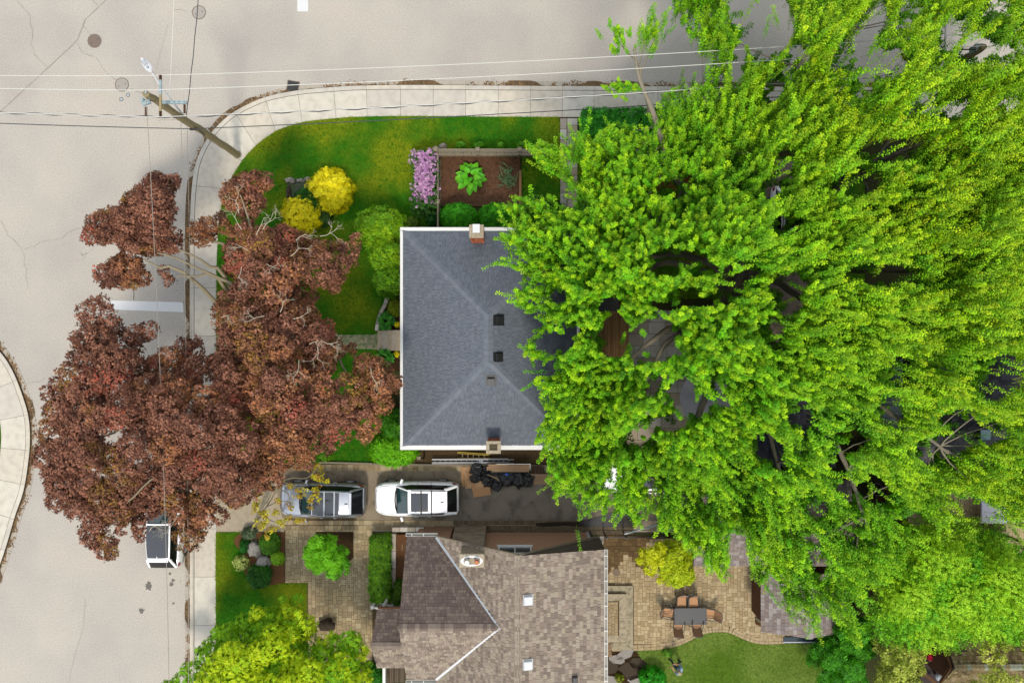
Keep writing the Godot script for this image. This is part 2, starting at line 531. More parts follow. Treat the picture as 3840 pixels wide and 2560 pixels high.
func make_ground() -> void:
	var g := Geo.new()
	g.prism(PackedVector2Array([Vector2(-220, -220), Vector2(220, -220), Vector2(220, 220), Vector2(-220, 220)]), -0.2, -0.012, false)
	setting("ground", g, M.earth)
	var s: Array = spread([731, 3600, 82, 731, 2560, 82, 731, 1800, 82, 731, 1400, 82, 731, 1000, 84, 732, 850, 90, 736, 740, 102, 748, 638, 127, 770, 574, 136, 808, 510, 139, 867, 451, 137, 914, 421, 131, 1000, 383, 117, 1120, 358, 104, 1214, 349, 101, 1333, 341, 100, 1524, 338, 100, 1950, 341, 100, 3000, 345, 98, 3840, 345, 98, 4500, 345, 98])
	walk_path = s[0]; walk_wide = s[1]
	# the carriageway reaches under the kerbs and out of the picture
	g = Geo.new()
	var r := PackedVector2Array([Vector2(-75, 60), Vector2(-75, -70), Vector2(75, -70)])
	var rim := offset_line(walk_path, -0.1)
	for i in range(rim.size() - 1, -1, -1): r.append(rim[i])
	g.prism(r, -0.1, 0.0, false)
	setting("road", g, M.asphalt)
	# earth of the corner lot
	g = Geo.new()
	var lot := offset_line(walk_path, 0.02)
	var e := PackedVector2Array()
	e.append_array(lot)
	e.append(Vector2(75, lot[lot.size() - 1].y)); e.append(Vector2(75, 60)); e.append(Vector2(lot[0].x, 60))
	g.prism(e, -0.05, 0.09)
	setting("garden_ground", g, M.earth)
	edge_of_road(walk_path, walk_wide, false)
	# the rounded corner across the side street
	s = spread([-420, 1010, 100, -240, 1130, 100, -100, 1235, 100, 0, 1340, 98, 42, 1409, 96, 76, 1498, 94, 93, 1557, 92, 100, 1625, 92, 96, 1706, 92, 76, 1834, 92, 47, 1920, 92, 0, 2075, 92, -70, 2260, 90, -160, 2480, 90, -300, 2800, 90])
	isle_path = s[0]
	edge_of_road(s[0], s[1], true)
	g = Geo.new()
	var lawn := offset_line(s[0], s[1])
	lawn.append(Vector2(-60, 30)); lawn.append(Vector2(-60, -8))
	g.prism(lawn, -0.05, 0.13)
	setting("corner_lawn", g, M.turf)
	var debris := []; var tones := []
	var f := noise(0.35, 3, FastNoiseLite.TYPE_SIMPLEX_SMOOTH, 77)
	for k in 10000:
		var line := walk_path if k % 4 else isle_path
		var i := rng.randi_range(0, line.size() - 2)
		var t := (line[i + 1] - line[i]).normalized()
		var n := Vector2(-t.y, t.x)
		var p := line[i].lerp(line[i + 1], rng.randf()) - n * (0.25 + absf(rng.randfn(0.06, 0.12)))
		if absf(p.x) > 31 or absf(p.y) > 21: continue
		if f.get_noise_2d(p.x * 3, p.y * 3) < (-0.16 if k % 4 == 0 else 0.0): continue
		debris.append(Transform3D(Basis(Vector3.UP, rng.randf() * TAU) * Basis(Vector3.RIGHT, rng.randf() - 0.5) * Basis.from_scale(Vector3.ONE * rng.randf_range(0.6, 1.7)), Vector3(p.x, 0.016, p.y)))
	for i in 12: tones.append([lin(150, 116, 78), lin(132, 104, 74), lin(170, 136, 96), lin(114, 90, 66)][i % 4])
	# leaves and blossom blown down under the red maple and along the drive
	for k in 2600:
		var px := rng.randf_range(640, 1720); var py := rng.randf_range(560, 2300)
		var near := 1.0 if py > 1735 and py < 1800 and px > 830 else 0.35 if px < 725 and py > 1000 else 0.0
		if px > 600 and px < 720 and py > 2130 and py < 2300: near = 0.03
		if rng.randf() > near: continue
		var p := at(px, py)
		var y := 0.128 if px > 731 else 0.012
		if py > 1735 and px > 820: y = 0.15
		debris.append(Transform3D(Basis(Vector3.UP, rng.randf() * TAU) * Basis.from_scale(Vector3.ONE * rng.randf_range(0.5, 1.4)), Vector3(p.x, y, p.z)))
	var q := Geo.new()
	q.box(Vector3.ZERO, Vector3(0.055, 0.012, 0.04))
	swarm("leaf_litter", q.mesh(), M.plain, debris, tones).set_meta("label", "brown leaf litter gathered along the gutters and drive edges")

func edge_of_road(line: PackedVector2Array, wide: PackedFloat32Array, isle: bool) -> void:
	var gut0 := offset_line(line, -0.56)
	var gut1 := offset_line(line, -0.27)
	var kerb := offset_line(line, -0.255)
	var inner := offset_line(line, wide)
	var k0 := offset_line(line, -0.012)
	var walk := setting("pavement", Geo.new(), M.joint)
	var kerbs := setting("kerb", Geo.new(), M.joint)
	var gutters := setting("gutter", Geo.new(), M.joint)
	# a thin bed under the slabs shows dark in the joints
	var b := Geo.new()
	strip(b, line, inner, 0, line.size() - 1, 0.0, 0.108)
	walk.mesh = b.mesh()
	b = Geo.new()
	strip(b, kerb, k0, 0, line.size() - 1, -0.02, 0.112)
	kerbs.mesh = b.mesh()
	b = Geo.new()
	strip(b, gut0, gut1, 0, line.size() - 1, -0.02, 0.003)
	gutters.mesh = b.mesh()
	var nz := noise(0.22, 3, FastNoiseLite.TYPE_SIMPLEX_SMOOTH, 52)
	b = Geo.new()
	for k in line.size() - 1:
		var w := clampf((nz.get_noise_2d(line[k].x * 1.6, line[k].y * 1.6) + 0.12) * 0.9, 0.03, 0.34)
		var w2 := clampf((nz.get_noise_2d(line[k + 1].x * 1.6, line[k + 1].y * 1.6) + 0.12) * 0.9, 0.03, 0.34)
		var t := (line[k + 1] - line[k]).normalized(); var n := Vector2(-t.y, t.x)
		var q := [line[k] - n * 0.256, line[k + 1] - n * 0.256, line[k + 1] - n * (0.256 + w2), line[k] - n * (0.256 + w)]
		b.quad(Vector3(q[3].x, 0.0135, q[3].y), Vector3(q[0].x, 0.0135, q[0].y), Vector3(q[1].x, 0.0135, q[1].y), Vector3(q[2].x, 0.0135, q[2].y))
	obj("silt", b, M.silt, gutters)
	var mats := [M.concrete, M.concrete_b, M.concrete_c]
	var i := 0
	while i < line.size() - 1:
		var j := i
		var run := 0.0
		var want := 1.8 if isle or line[i].y < -9 else 2.72
		while j < line.size() - 1 and run < want:
			run += line[j].distance_to(line[j + 1]); j += 1
		var mid := line[(i + j) / 2]
		if absf(mid.x) < 34 and absf(mid.y) < 24:
			b = Geo.new(); strip(b, line, inner, i, j, 0.06, 0.125, 0.009)
			obj("slab", b, mats[rng.randi() % 3], walk)
			b = Geo.new(); strip(b, kerb, k0, i, j, -0.02, 0.135 if rng.randf() < 0.9 else 0.128, 0.006)
			obj("kerb_stone", b, mats[rng.randi() % 3], kerbs)
			b = Geo.new(); strip(b, gut0, gut1, i, j, -0.02, 0.01, 0.006)
			obj("gutter_slab", b, M.gutter, gutters)
		i = j

func crack_line(list: Array, w: float, jag := 0.06) -> Geo:
	var g := Geo.new()
	var p := plan(list)
	var q := []
	for i in p.size() - 1:
		var k := maxi(2, int(p[i].distance_to(p[i + 1]) / 0.3))
		for j in k:
			q.append(p[i].lerp(p[i + 1], float(j) / k) + Vector2(rng.randf_range(-jag, jag), rng.randf_range(-jag, jag)))
	q.append(p[p.size() - 1])
	for i in q.size() - 1:
		g.ribbon([q[i], q[i + 1]], w * rng.randf_range(0.6, 1.3), 0.005 + (i % 2) * 0.0006)
	return g

func make_road_marks() -> void:
	var road: Node = get_node("road")
	for c in [[67, 0, 88, 35, 110, 60, 118, 110, 123, 140, 112, 168], [112, 168, 130, 200, 140, 222, 175, 250], [318, 78, 312, 95, 325, 115, 343, 132], [358, 215, 395, 270, 425, 295, 455, 312], [340, 0, 365, 22], [0, 830, 30, 880, 88, 938, 95, 1010, 103, 1080], [88, 938, 150, 910, 235, 890, 268, 865, 310, 855], [290, 160, 305, 192, 350, 212], [595, 455, 610, 446, 680, 447, 760, 440, 860, 420], [92, 1441, 130, 1434, 165, 1420], [485, 330, 530, 345, 545, 352], [652, 35, 700, 42]]:
		obj("crack", crack_line(c, 0.026), M.crack, road)
	obj("joint_line", crack_line([0, 418, 285, 155, 320, 72, 396, 0], 0.05, 0.015), M.crack, road)
	obj("joint_line", crack_line([628, 92, 600, 200, 575, 290, 585, 330], 0.03, 0.02), M.seam, road)
	obj("joint_line", crack_line([318, 2240, 312, 2350, 290, 2420, 255, 2560], 0.05, 0.02), M.seam, road)
	obj("joint_line", crack_line([500, 1078, 500, 1124], 0.05, 0.02), M.tar, road)
	var g := Geo.new()
	var a := flat(405, 1126); var b := flat(684, 1133); var c := flat(686, 1170); var d := flat(405, 1160)
	g.prism(PackedVector2Array([a, b, c, d]), 0.0, 0.006)
	obj("stop_line", g, M.marking, road)
	g = Geo.new()
	a = flat(1114, -60); b = flat(1155, -60); c = flat(1155, 43); d = flat(1114, 43)
	g.prism(PackedVector2Array([a, b, c, d]), 0.0, 0.006)
	obj("lane_dash", g, M.marking, road)
	var n := noise(0.9, 2, FastNoiseLite.TYPE_SIMPLEX, 4)
	for s in [[555, 2197, 0.2], [530, 2290, 0.16], [642, 2190, 0.12], [648, 2262, 0.07], [636, 2150, 0.08], [648, 2175, 0.1]]:   # oil drips
		g = Geo.new()
		var o := flat(s[0], s[1])
		var ring := PackedVector2Array()
		for i in 18:
			var t := TAU * i / 18
			ring.append(o + Vector2(cos(t), sin(t)) * s[2] * (1.0 + 0.6 * n.get_noise_2d(o.x + cos(t) * 2, o.y + sin(t) * 2)))
		g.prism(ring, 0.0, 0.005, false)
		obj("oil_stain", g, M.tar, road)
	var lids := [[353, 153, "brown cast iron manhole cover beside the diagonal road joint", M.iron], [745, 46, "manhole cover with the black cable crossing it near the top edge", M.seam], [456, 317, "manhole cover with a pale scuffed middle under the overhead wires", M.seam]]
	for l in lids:
		var t := thing("manhole_cover", l[2], "manhole cover", at(l[0], l[1]), rng.randf(), "manhole covers in the carriageway")
		g = Geo.new(); g.lathe(Vector3.ZERO, [[0.40, -0.02], [0.40, 0.012], [0.36, 0.012], [0.36, 0.004]], 28)
		obj("frame", g, M.iron, t)
		g = Geo.new(); g.lathe(Vector3.ZERO, [[0.352, -0.02], [0.352, 0.009], [0.0, 0.009]], 28)
		for i in 9:
			for j in 9:
				var q := Vector2(i - 4, j - 4) * 0.072
				if q.length() < 0.31: g.box(Vector3(q.x, 0.011, q.y), Vector3(0.044, 0.006, 0.044))
		obj("lid", g, l[3], t)
		for s in [-1, 1]:
			g = Geo.new(); g.lathe(Vector3(0.2 * s, 0.0, 0.02), [[0.03, 0.009], [0.03, 0.0155], [0, 0.0155]], 8)
			obj("lifting_hole", g, M.iron_dark, t)
	for l in [[479, 356, "small round valve cover nearer the wooden pole"], [454, 372, "small round valve cover farther from the wooden pole"]]:
		var t := thing("valve_cover", l[2], "valve cover", at(l[0], l[1]), 0.4, "valve covers in the carriageway")
		g = Geo.new(); g.lathe(Vector3.ZERO, [[0.11, -0.02], [0.11, 0.012], [0.085, 0.012]], 18)
		obj("rim", g, M.iron_dark, t)
		g = Geo.new(); g.lathe(Vector3.ZERO, [[0.085, -0.02], [0.085, 0.008], [0, 0.008]], 18); g.box(Vector3(0, 0.01, 0), Vector3(0.1, 0.006, 0.03))
		obj("lid", g, M.steel, t)
	var t := thing("storm_drain", "dark storm drain grate with slanted bars set into the gutter", "storm drain", at(1098, 323), -0.16)
	g = Geo.new(); g.box(Vector3(0, 0.0, 0), Vector3(0.72, 0.022, 0.62)); obj("frame", g, M.iron, t)
	g = Geo.new(); g.box(Vector3(0, 0.008, 0), Vector3(0.62, 0.012, 0.54)); obj("pit", g, M.black_plastic, t)
	for s in [-1, 1]:
		for i in 8:
			g = Geo.new()
			g.box(Vector3(s * 0.145, 0.02, -0.22 + i * 0.062), Vector3(0.3, 0.012, 0.022), Basis(Vector3.UP, s * 0.55))
			obj("bar", g, M.iron_dark, t)
	g = Geo.new(); g.box(Vector3(0, 0.021, 0), Vector3(0.03, 0.014, 0.54)); obj("bar", g, M.iron_dark, t)

# ------------------------------------------------------------------ drive, paths, paving
func unit_block(chamfer := 0.05) -> ArrayMesh:
	var g := Geo.new()
	g.box(Vector3.ZERO, Vector3.ONE, Basis.IDENTITY, chamfer)
	return g.mesh()

func tones(name: String, list: Array, rough := 0.88, tex := "fine", scale := 0.7) -> Array:
	var out := []
	for i in list.size():
		out.append(mat("%s_%d" % [name, i], srf(list[i][0], list[i][1], list[i][2]), rough, tex, scale, "mottle", 2.5))
	return out

func ashlar(poly: PackedVector2Array, y: float, cell: float, count: int, wet := PackedVector2Array(), wet_from := 0, holes := []) -> Array:   # blocks of mixed sizes fitted together
	var lo := poly[0]; var hi := poly[0]
	for p in poly: lo = lo.min(p); hi = hi.max(p)
	var w := int((hi.x - lo.x) / cell) + 1; var h := int((hi.y - lo.y) / cell) + 1
	var taken := PackedByteArray(); taken.resize(w * h)
	for j in h:
		for i in w:
			var c := lo + Vector2(i + 0.5, j + 0.5) * cell
			var open := inside(c, poly)
			for q in holes: open = open and not inside(c, q)
			if not open: taken[j * w + i] = 1
	var out := []
	var sizes := [Vector2i(3, 3), Vector2i(3, 2), Vector2i(2, 3), Vector2i(2, 2), Vector2i(2, 1), Vector2i(1, 2), Vector2i(1, 1)]
	for j in h:
		for i in w:
			if taken[j * w + i]: continue
			var order := [0, 1, 2, 3]
			mix(order)
			order.append_array([4, 5, 6])
			for k in order:
				var s: Vector2i = sizes[k]
				var ok := i + s.x <= w and j + s.y <= h
				if ok:
					for b in s.y:
						for a in s.x:
							if taken[(j + b) * w + i + a]: ok = false
				if not ok: continue
				for b in s.y:
					for a in s.x: taken[(j + b) * w + i + a] = 1
				var c := lo + (Vector2(i, j) + Vector2(s) / 2.0) * cell
				var tone := rng.randi() % count
				if wet.size() and inside(c, wet): tone = wet_from + rng.randi() % 3
				var b := Basis(Vector3.UP, rng.randf_range(-0.02, 0.02)) * Basis(Vector3.RIGHT, rng.randf_range(-0.012, 0.012)) * Basis.from_scale(Vector3(s.x * cell - 0.013, 0.06, s.y * cell - 0.013))
				out.append([Transform3D(b, Vector3(c.x, y - 0.03 + rng.randf_range(-0.003, 0.003), c.y)), tone, float(s.x * s.y) - 0.02 * c.length()])
				break
	return out

func mix(a: Array) -> void:
	for i in range(a.size() - 1, 0, -1):
		var j := rng.randi_range(0, i)
		var s = a[i]; a[i] = a[j]; a[j] = s

func row_of(list: Array, a: Vector2, b: Vector2, long: float, wide: float, y: float, count: int, first := 0) -> void:   # a course of blocks from a to b
	var d := (b - a).normalized()
	var n := int(a.distance_to(b) / long)
	for i in n:
		var c := a + d * (i + 0.5) * long
		var bs := Basis(Vector3.UP, -d.angle()) * Basis.from_scale(Vector3(long - 0.012, 0.06, wide - 0.012))
		list.append([Transform3D(bs, Vector3(c.x, y - 0.03 + rng.randf_range(-0.003, 0.003), c.y)), first + rng.randi() % count, 1.0])

func make_drive_and_paths() -> void:
	var g := Geo.new()
	g.prism(plan([813, 1742, 2620, 1742, 2620, 1992, 813, 1992]), 0.02, 0.118)
	setting("driveway", g, M.apron)
	var drive := get_node("driveway")
	g = Geo.new(); g.prism(plan([1040, 1764, 2600, 1764, 2600, 1950, 1335, 1950, 1335, 1938, 1060, 1938, 1042, 1850]), 0.05, 0.124, false)
	obj("asphalt", g, mat("drive_dry", srf(180, 163, 138), 0.92, "grit", 0.4, "stain", 9.0, 0.4), drive)
	g = Geo.new(); g.prism(plan([1548, 1950, 1542, 1925, 1600, 1880, 1722, 1850, 1735, 1800, 1760, 1766, 2600, 1766, 2600, 1950]), 0.05, 0.129, false)
	obj("damp_asphalt", g, M.drive, drive)
	g = Geo.new(); g.prism(plan([2010, 1958, 2060, 1955, 2160, 1953, 2230, 1940, 2330, 1905, 2400, 1925, 2380, 1975, 2200, 1972, 2120, 1968, 2040, 1972, 2008, 1968]), 0.05, 0.157, false)
	obj("puddle", g, mat("wet_ground", srf(54, 46, 36), 0.25, "mottle", 2.0), drive)
	# brick edges of the drive
	var t := tones("edging", [[206, 184, 142], [190, 168, 130], [216, 196, 156], [180, 158, 122], [146, 130, 102], [130, 116, 90], [138, 120, 94]])
	var list := []
	row_of(list, flat(1000, 1752), flat(1745, 1752), 0.31, 0.36, 0.15, 4)
	row_of(list, flat(1062, 1957), flat(1700, 1957), 0.29, 0.26, 0.15, 4)
	row_of(list, flat(1062, 1976), flat(1760, 1976), 0.24, 0.26, 0.15, 4)
	row_of(list, flat(1700, 1957), flat(2390, 1957), 0.29, 0.26, 0.15, 3, 4)
	row_of(list, flat(1760, 1976), flat(2390, 1976), 0.24, 0.26, 0.15, 3, 4)
	row_of(list, flat(1760, 1993), flat(2390, 1993), 0.26, 0.24, 0.15, 3, 4)
	pieces(drive, "paver", list, unit_block(), t, mat("edging_rest", Color.WHITE, 0.88, "fine", 0.7), 300)
	# courtyard before the brown house
	var court := setting("courtyard", Geo.new(), M.joint)
	g = Geo.new(); g.prism(plan([1068, 1940, 1340, 1940, 1340, 1990, 1480, 1990, 1480, 2640, 1150, 2640, 1150, 2182, 1068, 2182]), 0.02, 0.125)
	court.mesh = g.mesh()
	t = tones("court", [[214, 192, 150], [204, 180, 140], [222, 202, 160], [194, 172, 134], [208, 186, 142], [188, 168, 130]])
	var bed := plan([1188, 1992, 1325, 1992, 1325, 2092, 1300, 2110, 1188, 2110])
	list = ashlar(plan([1072, 1984, 1395, 1984, 1395, 2470, 1155, 2470, 1155, 2184, 1072, 2184]), 0.15, 0.108, 6, PackedVector2Array(), 0, [bed])
	pieces(court, "paver", list, unit_block(), t, mat("court_rest", Color.WHITE, 0.88, "fine", 0.7), 300)
	g = Geo.new(); g.prism(bed, 0.1, 0.14); obj("planting_bed", g, M.mulch_dark, court)
	# front path and steps of the grey house
	g = Geo.new(); g.prism(plan([812, 1256, 1270, 1256, 1400, 1254, 1421, 1250, 1421, 1310, 1270, 1306, 812, 1306]), 0.02, 0.142)
	setting("front_path", g, M.apron)
	var st := thing("front_steps", "four concrete steps rising to the grey house between two hostas", "steps", at(1418, 1276))
	for i in 5:
		g = Geo.new(); g.box(Vector3(0.16 + 0.3 * i, 0.09 + 0.075 * (i + 1), 0), Vector3(0.31, 0.15 * (i + 1), 1.15), Basis.IDENTITY, 0.012)
		obj("step", g, M.slab if i % 2 else M.apron, st)
	# garden wall beside the steps
	var wl := thing("garden_wall", "low curved wall of grey stone blocks between the lawn and the planting by the house", "garden wall", Vector3.ZERO)
	var wp := curve_through([flat(1462, 1095), flat(1450, 1140), flat(1432, 1175), flat(1420, 1215), flat(1417, 1240)], 0.42)
	for i in wp.size() - 1:
		var a := wp[i]; var b := wp[i + 1]
		g = Geo.new(); g.box(Vector3((a.x + b.x) / 2, 0.27, (a.y + b.y) / 2), Vector3(a.distance_to(b) - 0.015, 0.36, 0.2), Basis(Vector3.UP, -(b - a).angle()), 0.02)
		obj("stone", g, [M.concrete_c, M.slab, M.rock][i % 3], wl)
	g = Geo.new(); g.prism(plan([1462, 1095, 1505, 1095, 1505, 1390, 1440, 1390, 1440, 1320, 1420, 1235, 1440, 1175]), 0.05, 0.16)
	setting("planting_soil", g, M.mulch_dark)
	# slab walk through the north gate
	var walk := setting("slab_walk", Geo.new(), M.joint)
	g = Geo.new(); g.prism(plan([2098, 443, 2166, 443, 2166, 1000, 2098, 1000]), 0.02, 0.12); walk.mesh = g.mesh()
	var ys := [[446, 486, 526, 566, 606, 646, 686, 726, 766, 806], [446, 472, 500, 526, 552, 580, 606, 632, 660, 690, 720, 750, 780]]
	for c in 2:
		for i in ys[c].size() - 1:
			g = Geo.new()
			var p := plan([2100 if c == 0 else 2126, ys[c][i], 2125 if c == 0 else 2165, ys[c][i], 2125 if c == 0 else 2165, ys[c][i + 1], 2100 if c == 0 else 2126, ys[c][i + 1]])
			g.prism(Geometry2D.offset_polygon(p, -0.012)[0], 0.06, 0.142)
			obj("slab", g, [M.slab, M.concrete_c, M.apron][(i + c) % 3], walk)
	# gravel strip between the grey house and its drive, with the timber edge
	g = Geo.new(); g.prism(plan([1470, 1660, 2420, 1660, 2420, 1742, 1560, 1742, 1470, 1730]), 0.05, 0.135)
	setting("gravel_strip", g, M.gravel)
	var tm := thing("timber_edging", "long pale timber edging between the gravel strip and the drive", "edging", Vector3.ZERO)
	for s in [[1200, 1731, 1400, 1736], [1402, 1737, 1600, 1740], [1600, 1740, 1845, 1742], [1862, 1742, 2080, 1744]]:
		var a := flat(s[0], s[1]); var b := flat(s[2], s[3])
		g = Geo.new(); g.box(Vector3((a.x + b.x) / 2, 0.19, (a.y + b.y) / 2), Vector3(a.distance_to(b), 0.16, 0.11), Basis(Vector3.UP, -(b - a).angle()), 0.01)
		obj("timber", g, M.weathered, tm)

# ------------------------------------------------------------------ roofs
func roof_plane(list: Array, deck: Geo, o: Vector3, u: Vector3, rise: Vector3, pitch: float, outline: Array, course: float, long: float, count: int, dark := 0.0, shift := 0) -> void:
	# o is a point on the eave, u runs along it, rise points up the slope on the level; outline holds [x, z, ...]
	var w := (rise + Vector3.UP * pitch).normalized()
	var up := u.cross(w)
	if up.y < 0: up = -up
	var cosine := w.dot(rise)
	var q := PackedVector2Array()
	for i in range(0, outline.size(), 2):
		var d := Vector3(outline[i], 0, outline[i + 1]) - Vector3(o.x, 0, o.z)
		q.append(Vector2(d.dot(u), d.dot(rise) / cosine))
	var t := Geometry2D.triangulate_polygon(q)
	for i in range(0, t.size(), 3):
		var p := []
		for k in 3: p.append(o + u * q[t[i + k]].x + w * q[t[i + k]].y)
		if (p[1] - p[0]).cross(p[2] - p[0]).dot(up) < 0: p.reverse()
		deck.tri(p[0], p[1], p[2])
		deck.tri(p[0] - up * 0.12, p[2] - up * 0.12, p[1] - up * 0.12)
	for i in q.size():
		var a := o + u * q[i].x + w * q[i].y
		var b := o + u * q[(i + 1) % q.size()].x + w * q[(i + 1) % q.size()].y
		deck.quad(a, b, b - up * 0.12, a - up * 0.12)
	var top := 0.0
	for p in q: top = maxf(top, p.y)
	var rows := int(top / course)
	for r in rows + 1:
		var v := (r + 0.5) * course
		var cuts := []
		for i in q.size():
			var a := q[i]; var b := q[(i + 1) % q.size()]
			if (a.y > v) != (b.y > v): cuts.append(a.x + (b.x - a.x) * (v - a.y) / (b.y - a.y))
		cuts.sort()
		for k in range(0, cuts.size() - 1, 2):
			var x: float = cuts[k] - rng.randf() * long * 0.8
			while x < cuts[k + 1]:
				var size: float = long * [0.62, 0.8, 1.0, 1.25][rng.randi() % 4]
				var x0 := maxf(x, cuts[k]); var x1 := minf(x + size, cuts[k + 1])
				x += size
				if x1 - x0 < 0.05: continue
				var lift := rng.randf_range(0.0, 0.006)
				var tilt := Basis(u, -0.07 if u.cross(w).y > 0 else 0.07)
				var uu := u if u.cross(up).dot(w) > 0 else -u
				var b := tilt * Basis(uu * (x1 - x0 - 0.012), up * 0.016, w * course * 1.12)
				var c := o + u * (x0 + x1) / 2 + w * v + up * (0.015 + lift)
				var spot := Vector2(c.x, c.z) / PER / (1.0 - c.y / HIGH) + Vector2(1920, 1280)
				var shown := (x1 - x0) / long
				if spot.x < -20 or spot.x > 3860 or spot.y > 2580 or (spot.x > 2010 and spot.y < 1900): shown *= 0.01
				list.append([Transform3D(b, c), (rng.randi() % count) + shift, shown])

func ridge_caps(parent: Node, a: Vector3, b: Vector3, wide: float, step: float, mats: Array, bend := 0.5, lift := 0.03) -> void:
	var d := (b - a).normalized()
	var side := d.cross(Vector3.UP).normalized()
	var up := side.cross(d)
	var n := int(a.distance_to(b) / step)
	var g := Geo.new()
	for s in [-1.0, 1.0]:
		var e := Vector3(s * wide / 2, -wide / 2 * bend, 0)
		var q := [Vector3(0, 0.012, -0.56), Vector3(0, 0.024, 0.5), e + Vector3(0, 0.024, 0.5), e + Vector3(0, 0.012, -0.56)]
		if s > 0: g.quad(q[0], q[1], q[2], q[3])
		else: g.quad(q[3], q[2], q[1], q[0])
		var dn := Vector3(0, -0.02, 0)
		if s > 0: g.quad(q[1], q[1] + dn, q[2] + dn, q[2]); g.quad(q[2], q[2] + dn, q[3] + dn, q[3])
		else: g.quad(q[2], q[2] + dn, q[1] + dn, q[1]); g.quad(q[3], q[3] + dn, q[2] + dn, q[2])
	var m := g.mesh()
	for i in n:
		var o := obj("ridge_cap", m, mats[rng.randi() % mats.size()], parent)
		var k := a.distance_to(b) / n
		o.transform = Transform3D(Basis(side, up, -d * k), a + d * (i + 0.5) * k + up * lift)

func gutter(g: Geo, a: Vector3, b: Vector3, wide: float, deep := 0.12) -> void:   # an open trough between two points
	var d := (b - a).normalized()
	var s := Vector3(-d.z, 0, d.x)
	var bs := Basis(d, Vector3.UP, s)
	var l := a.distance_to(b)
	var m := (a + b) / 2
	g.col = Color(0.3, 0.28, 0.24)     # bottom darkened, painting in the shade inside the trough
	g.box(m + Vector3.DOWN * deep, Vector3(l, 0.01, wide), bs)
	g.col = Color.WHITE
	for k in [-1, 1]: g.box(m + s * k * (wide / 2 - 0.008) - Vector3.UP * deep / 2, Vector3(l + 0.002, deep + 0.012, 0.016), bs)
	for k in [-1, 1]: g.box(m + d * k * l / 2 - Vector3.UP * deep / 2, Vector3(0.012, deep + 0.008, wide), bs)
	for i in int(l / 0.62):
		g.box(a + d * (i + 0.5) * 0.62 + Vector3.UP * 0.003, Vector3(0.03, 0.012, wide), bs)

func wall_window(parent: Node, o: Vector3, wide: float, tall: float, facing: Vector3, panes := 2) -> void:
	var x := Vector3.UP.cross(facing)
	var b := Basis(x, Vector3.UP, facing)
	var g := Geo.new()
	for s in [-1, 1]:
		g.box(o + x * s * (wide / 2 - 0.04) + facing * 0.03, Vector3(0.08, tall, 0.08), b)
		g.box(o + Vector3.UP * s * (tall / 2 - 0.04) + facing * 0.032, Vector3(wide - 0.16, 0.08, 0.08), b)
	for i in range(1, panes): g.box(o + x * (wide * i / panes - wide / 2) + facing * 0.034, Vector3(0.06, tall - 0.16, 0.08), b)
	g.box(o + Vector3.DOWN * (tall / 2 + 0.03) + facing * 0.06, Vector3(wide + 0.14, 0.05, 0.16), b)
	var f := obj("window", g, M.white_paint, parent)
	for i in panes:
		g = Geo.new(); g.box(o + x * (wide * (i + 0.5) / panes - wide / 2) + facing * 0.02, Vector3(wide / panes - 0.06, tall - 0.1, 0.02), b)
		obj("pane", g, M.window_glass, f)

func chimney_of_brick(parent: Node, o: Vector3, wide: float, deep: float, y0: float, y1: float, mark: Material) -> Node:
	var g := Geo.new(); g.box(Vector3(o.x, (y0 + y1) / 2, o.z), Vector3(wide - 0.03, y1 - y0, deep - 0.03))
	var c := obj("chimney", g, M.joint, parent)
	var rows := int((y1 - y0) / 0.085)
	var unit := unit_block(0.04)
	var bm := [M.brick, mat("brick_b", srf(178, 98, 68), 0.9, "grit", 0.3), mat("brick_c", srf(208, 128, 92), 0.9, "grit", 0.3)]
	var list := []
	for r in rows:
		var y := y0 + (r + 0.5) * (y1 - y0) / rows
		for f in 4:
			var along := wide if f % 2 == 0 else deep
			var n := 3 if f % 2 == 0 else 2
			var dir := Basis(Vector3.UP, f * PI / 2)
			for i in n:
				var off := (i + 0.5) / n - 0.5 + (0.06 if r % 2 else -0.06)
				var lc := Vector3(clampf(off, -0.36, 0.36) * along, 0, (deep if f % 2 == 0 else wide) / 2 - 0.03)
				list.append([Transform3D(dir * Basis.from_scale(Vector3(along / n - 0.012, 0.074, 0.07)), Vector3(o.x, y, o.z) + dir * lc), rng.randi() % 3, r * 1.0])
	pieces(c, "brick", list, unit, bm, M.plain, 60)
	return c

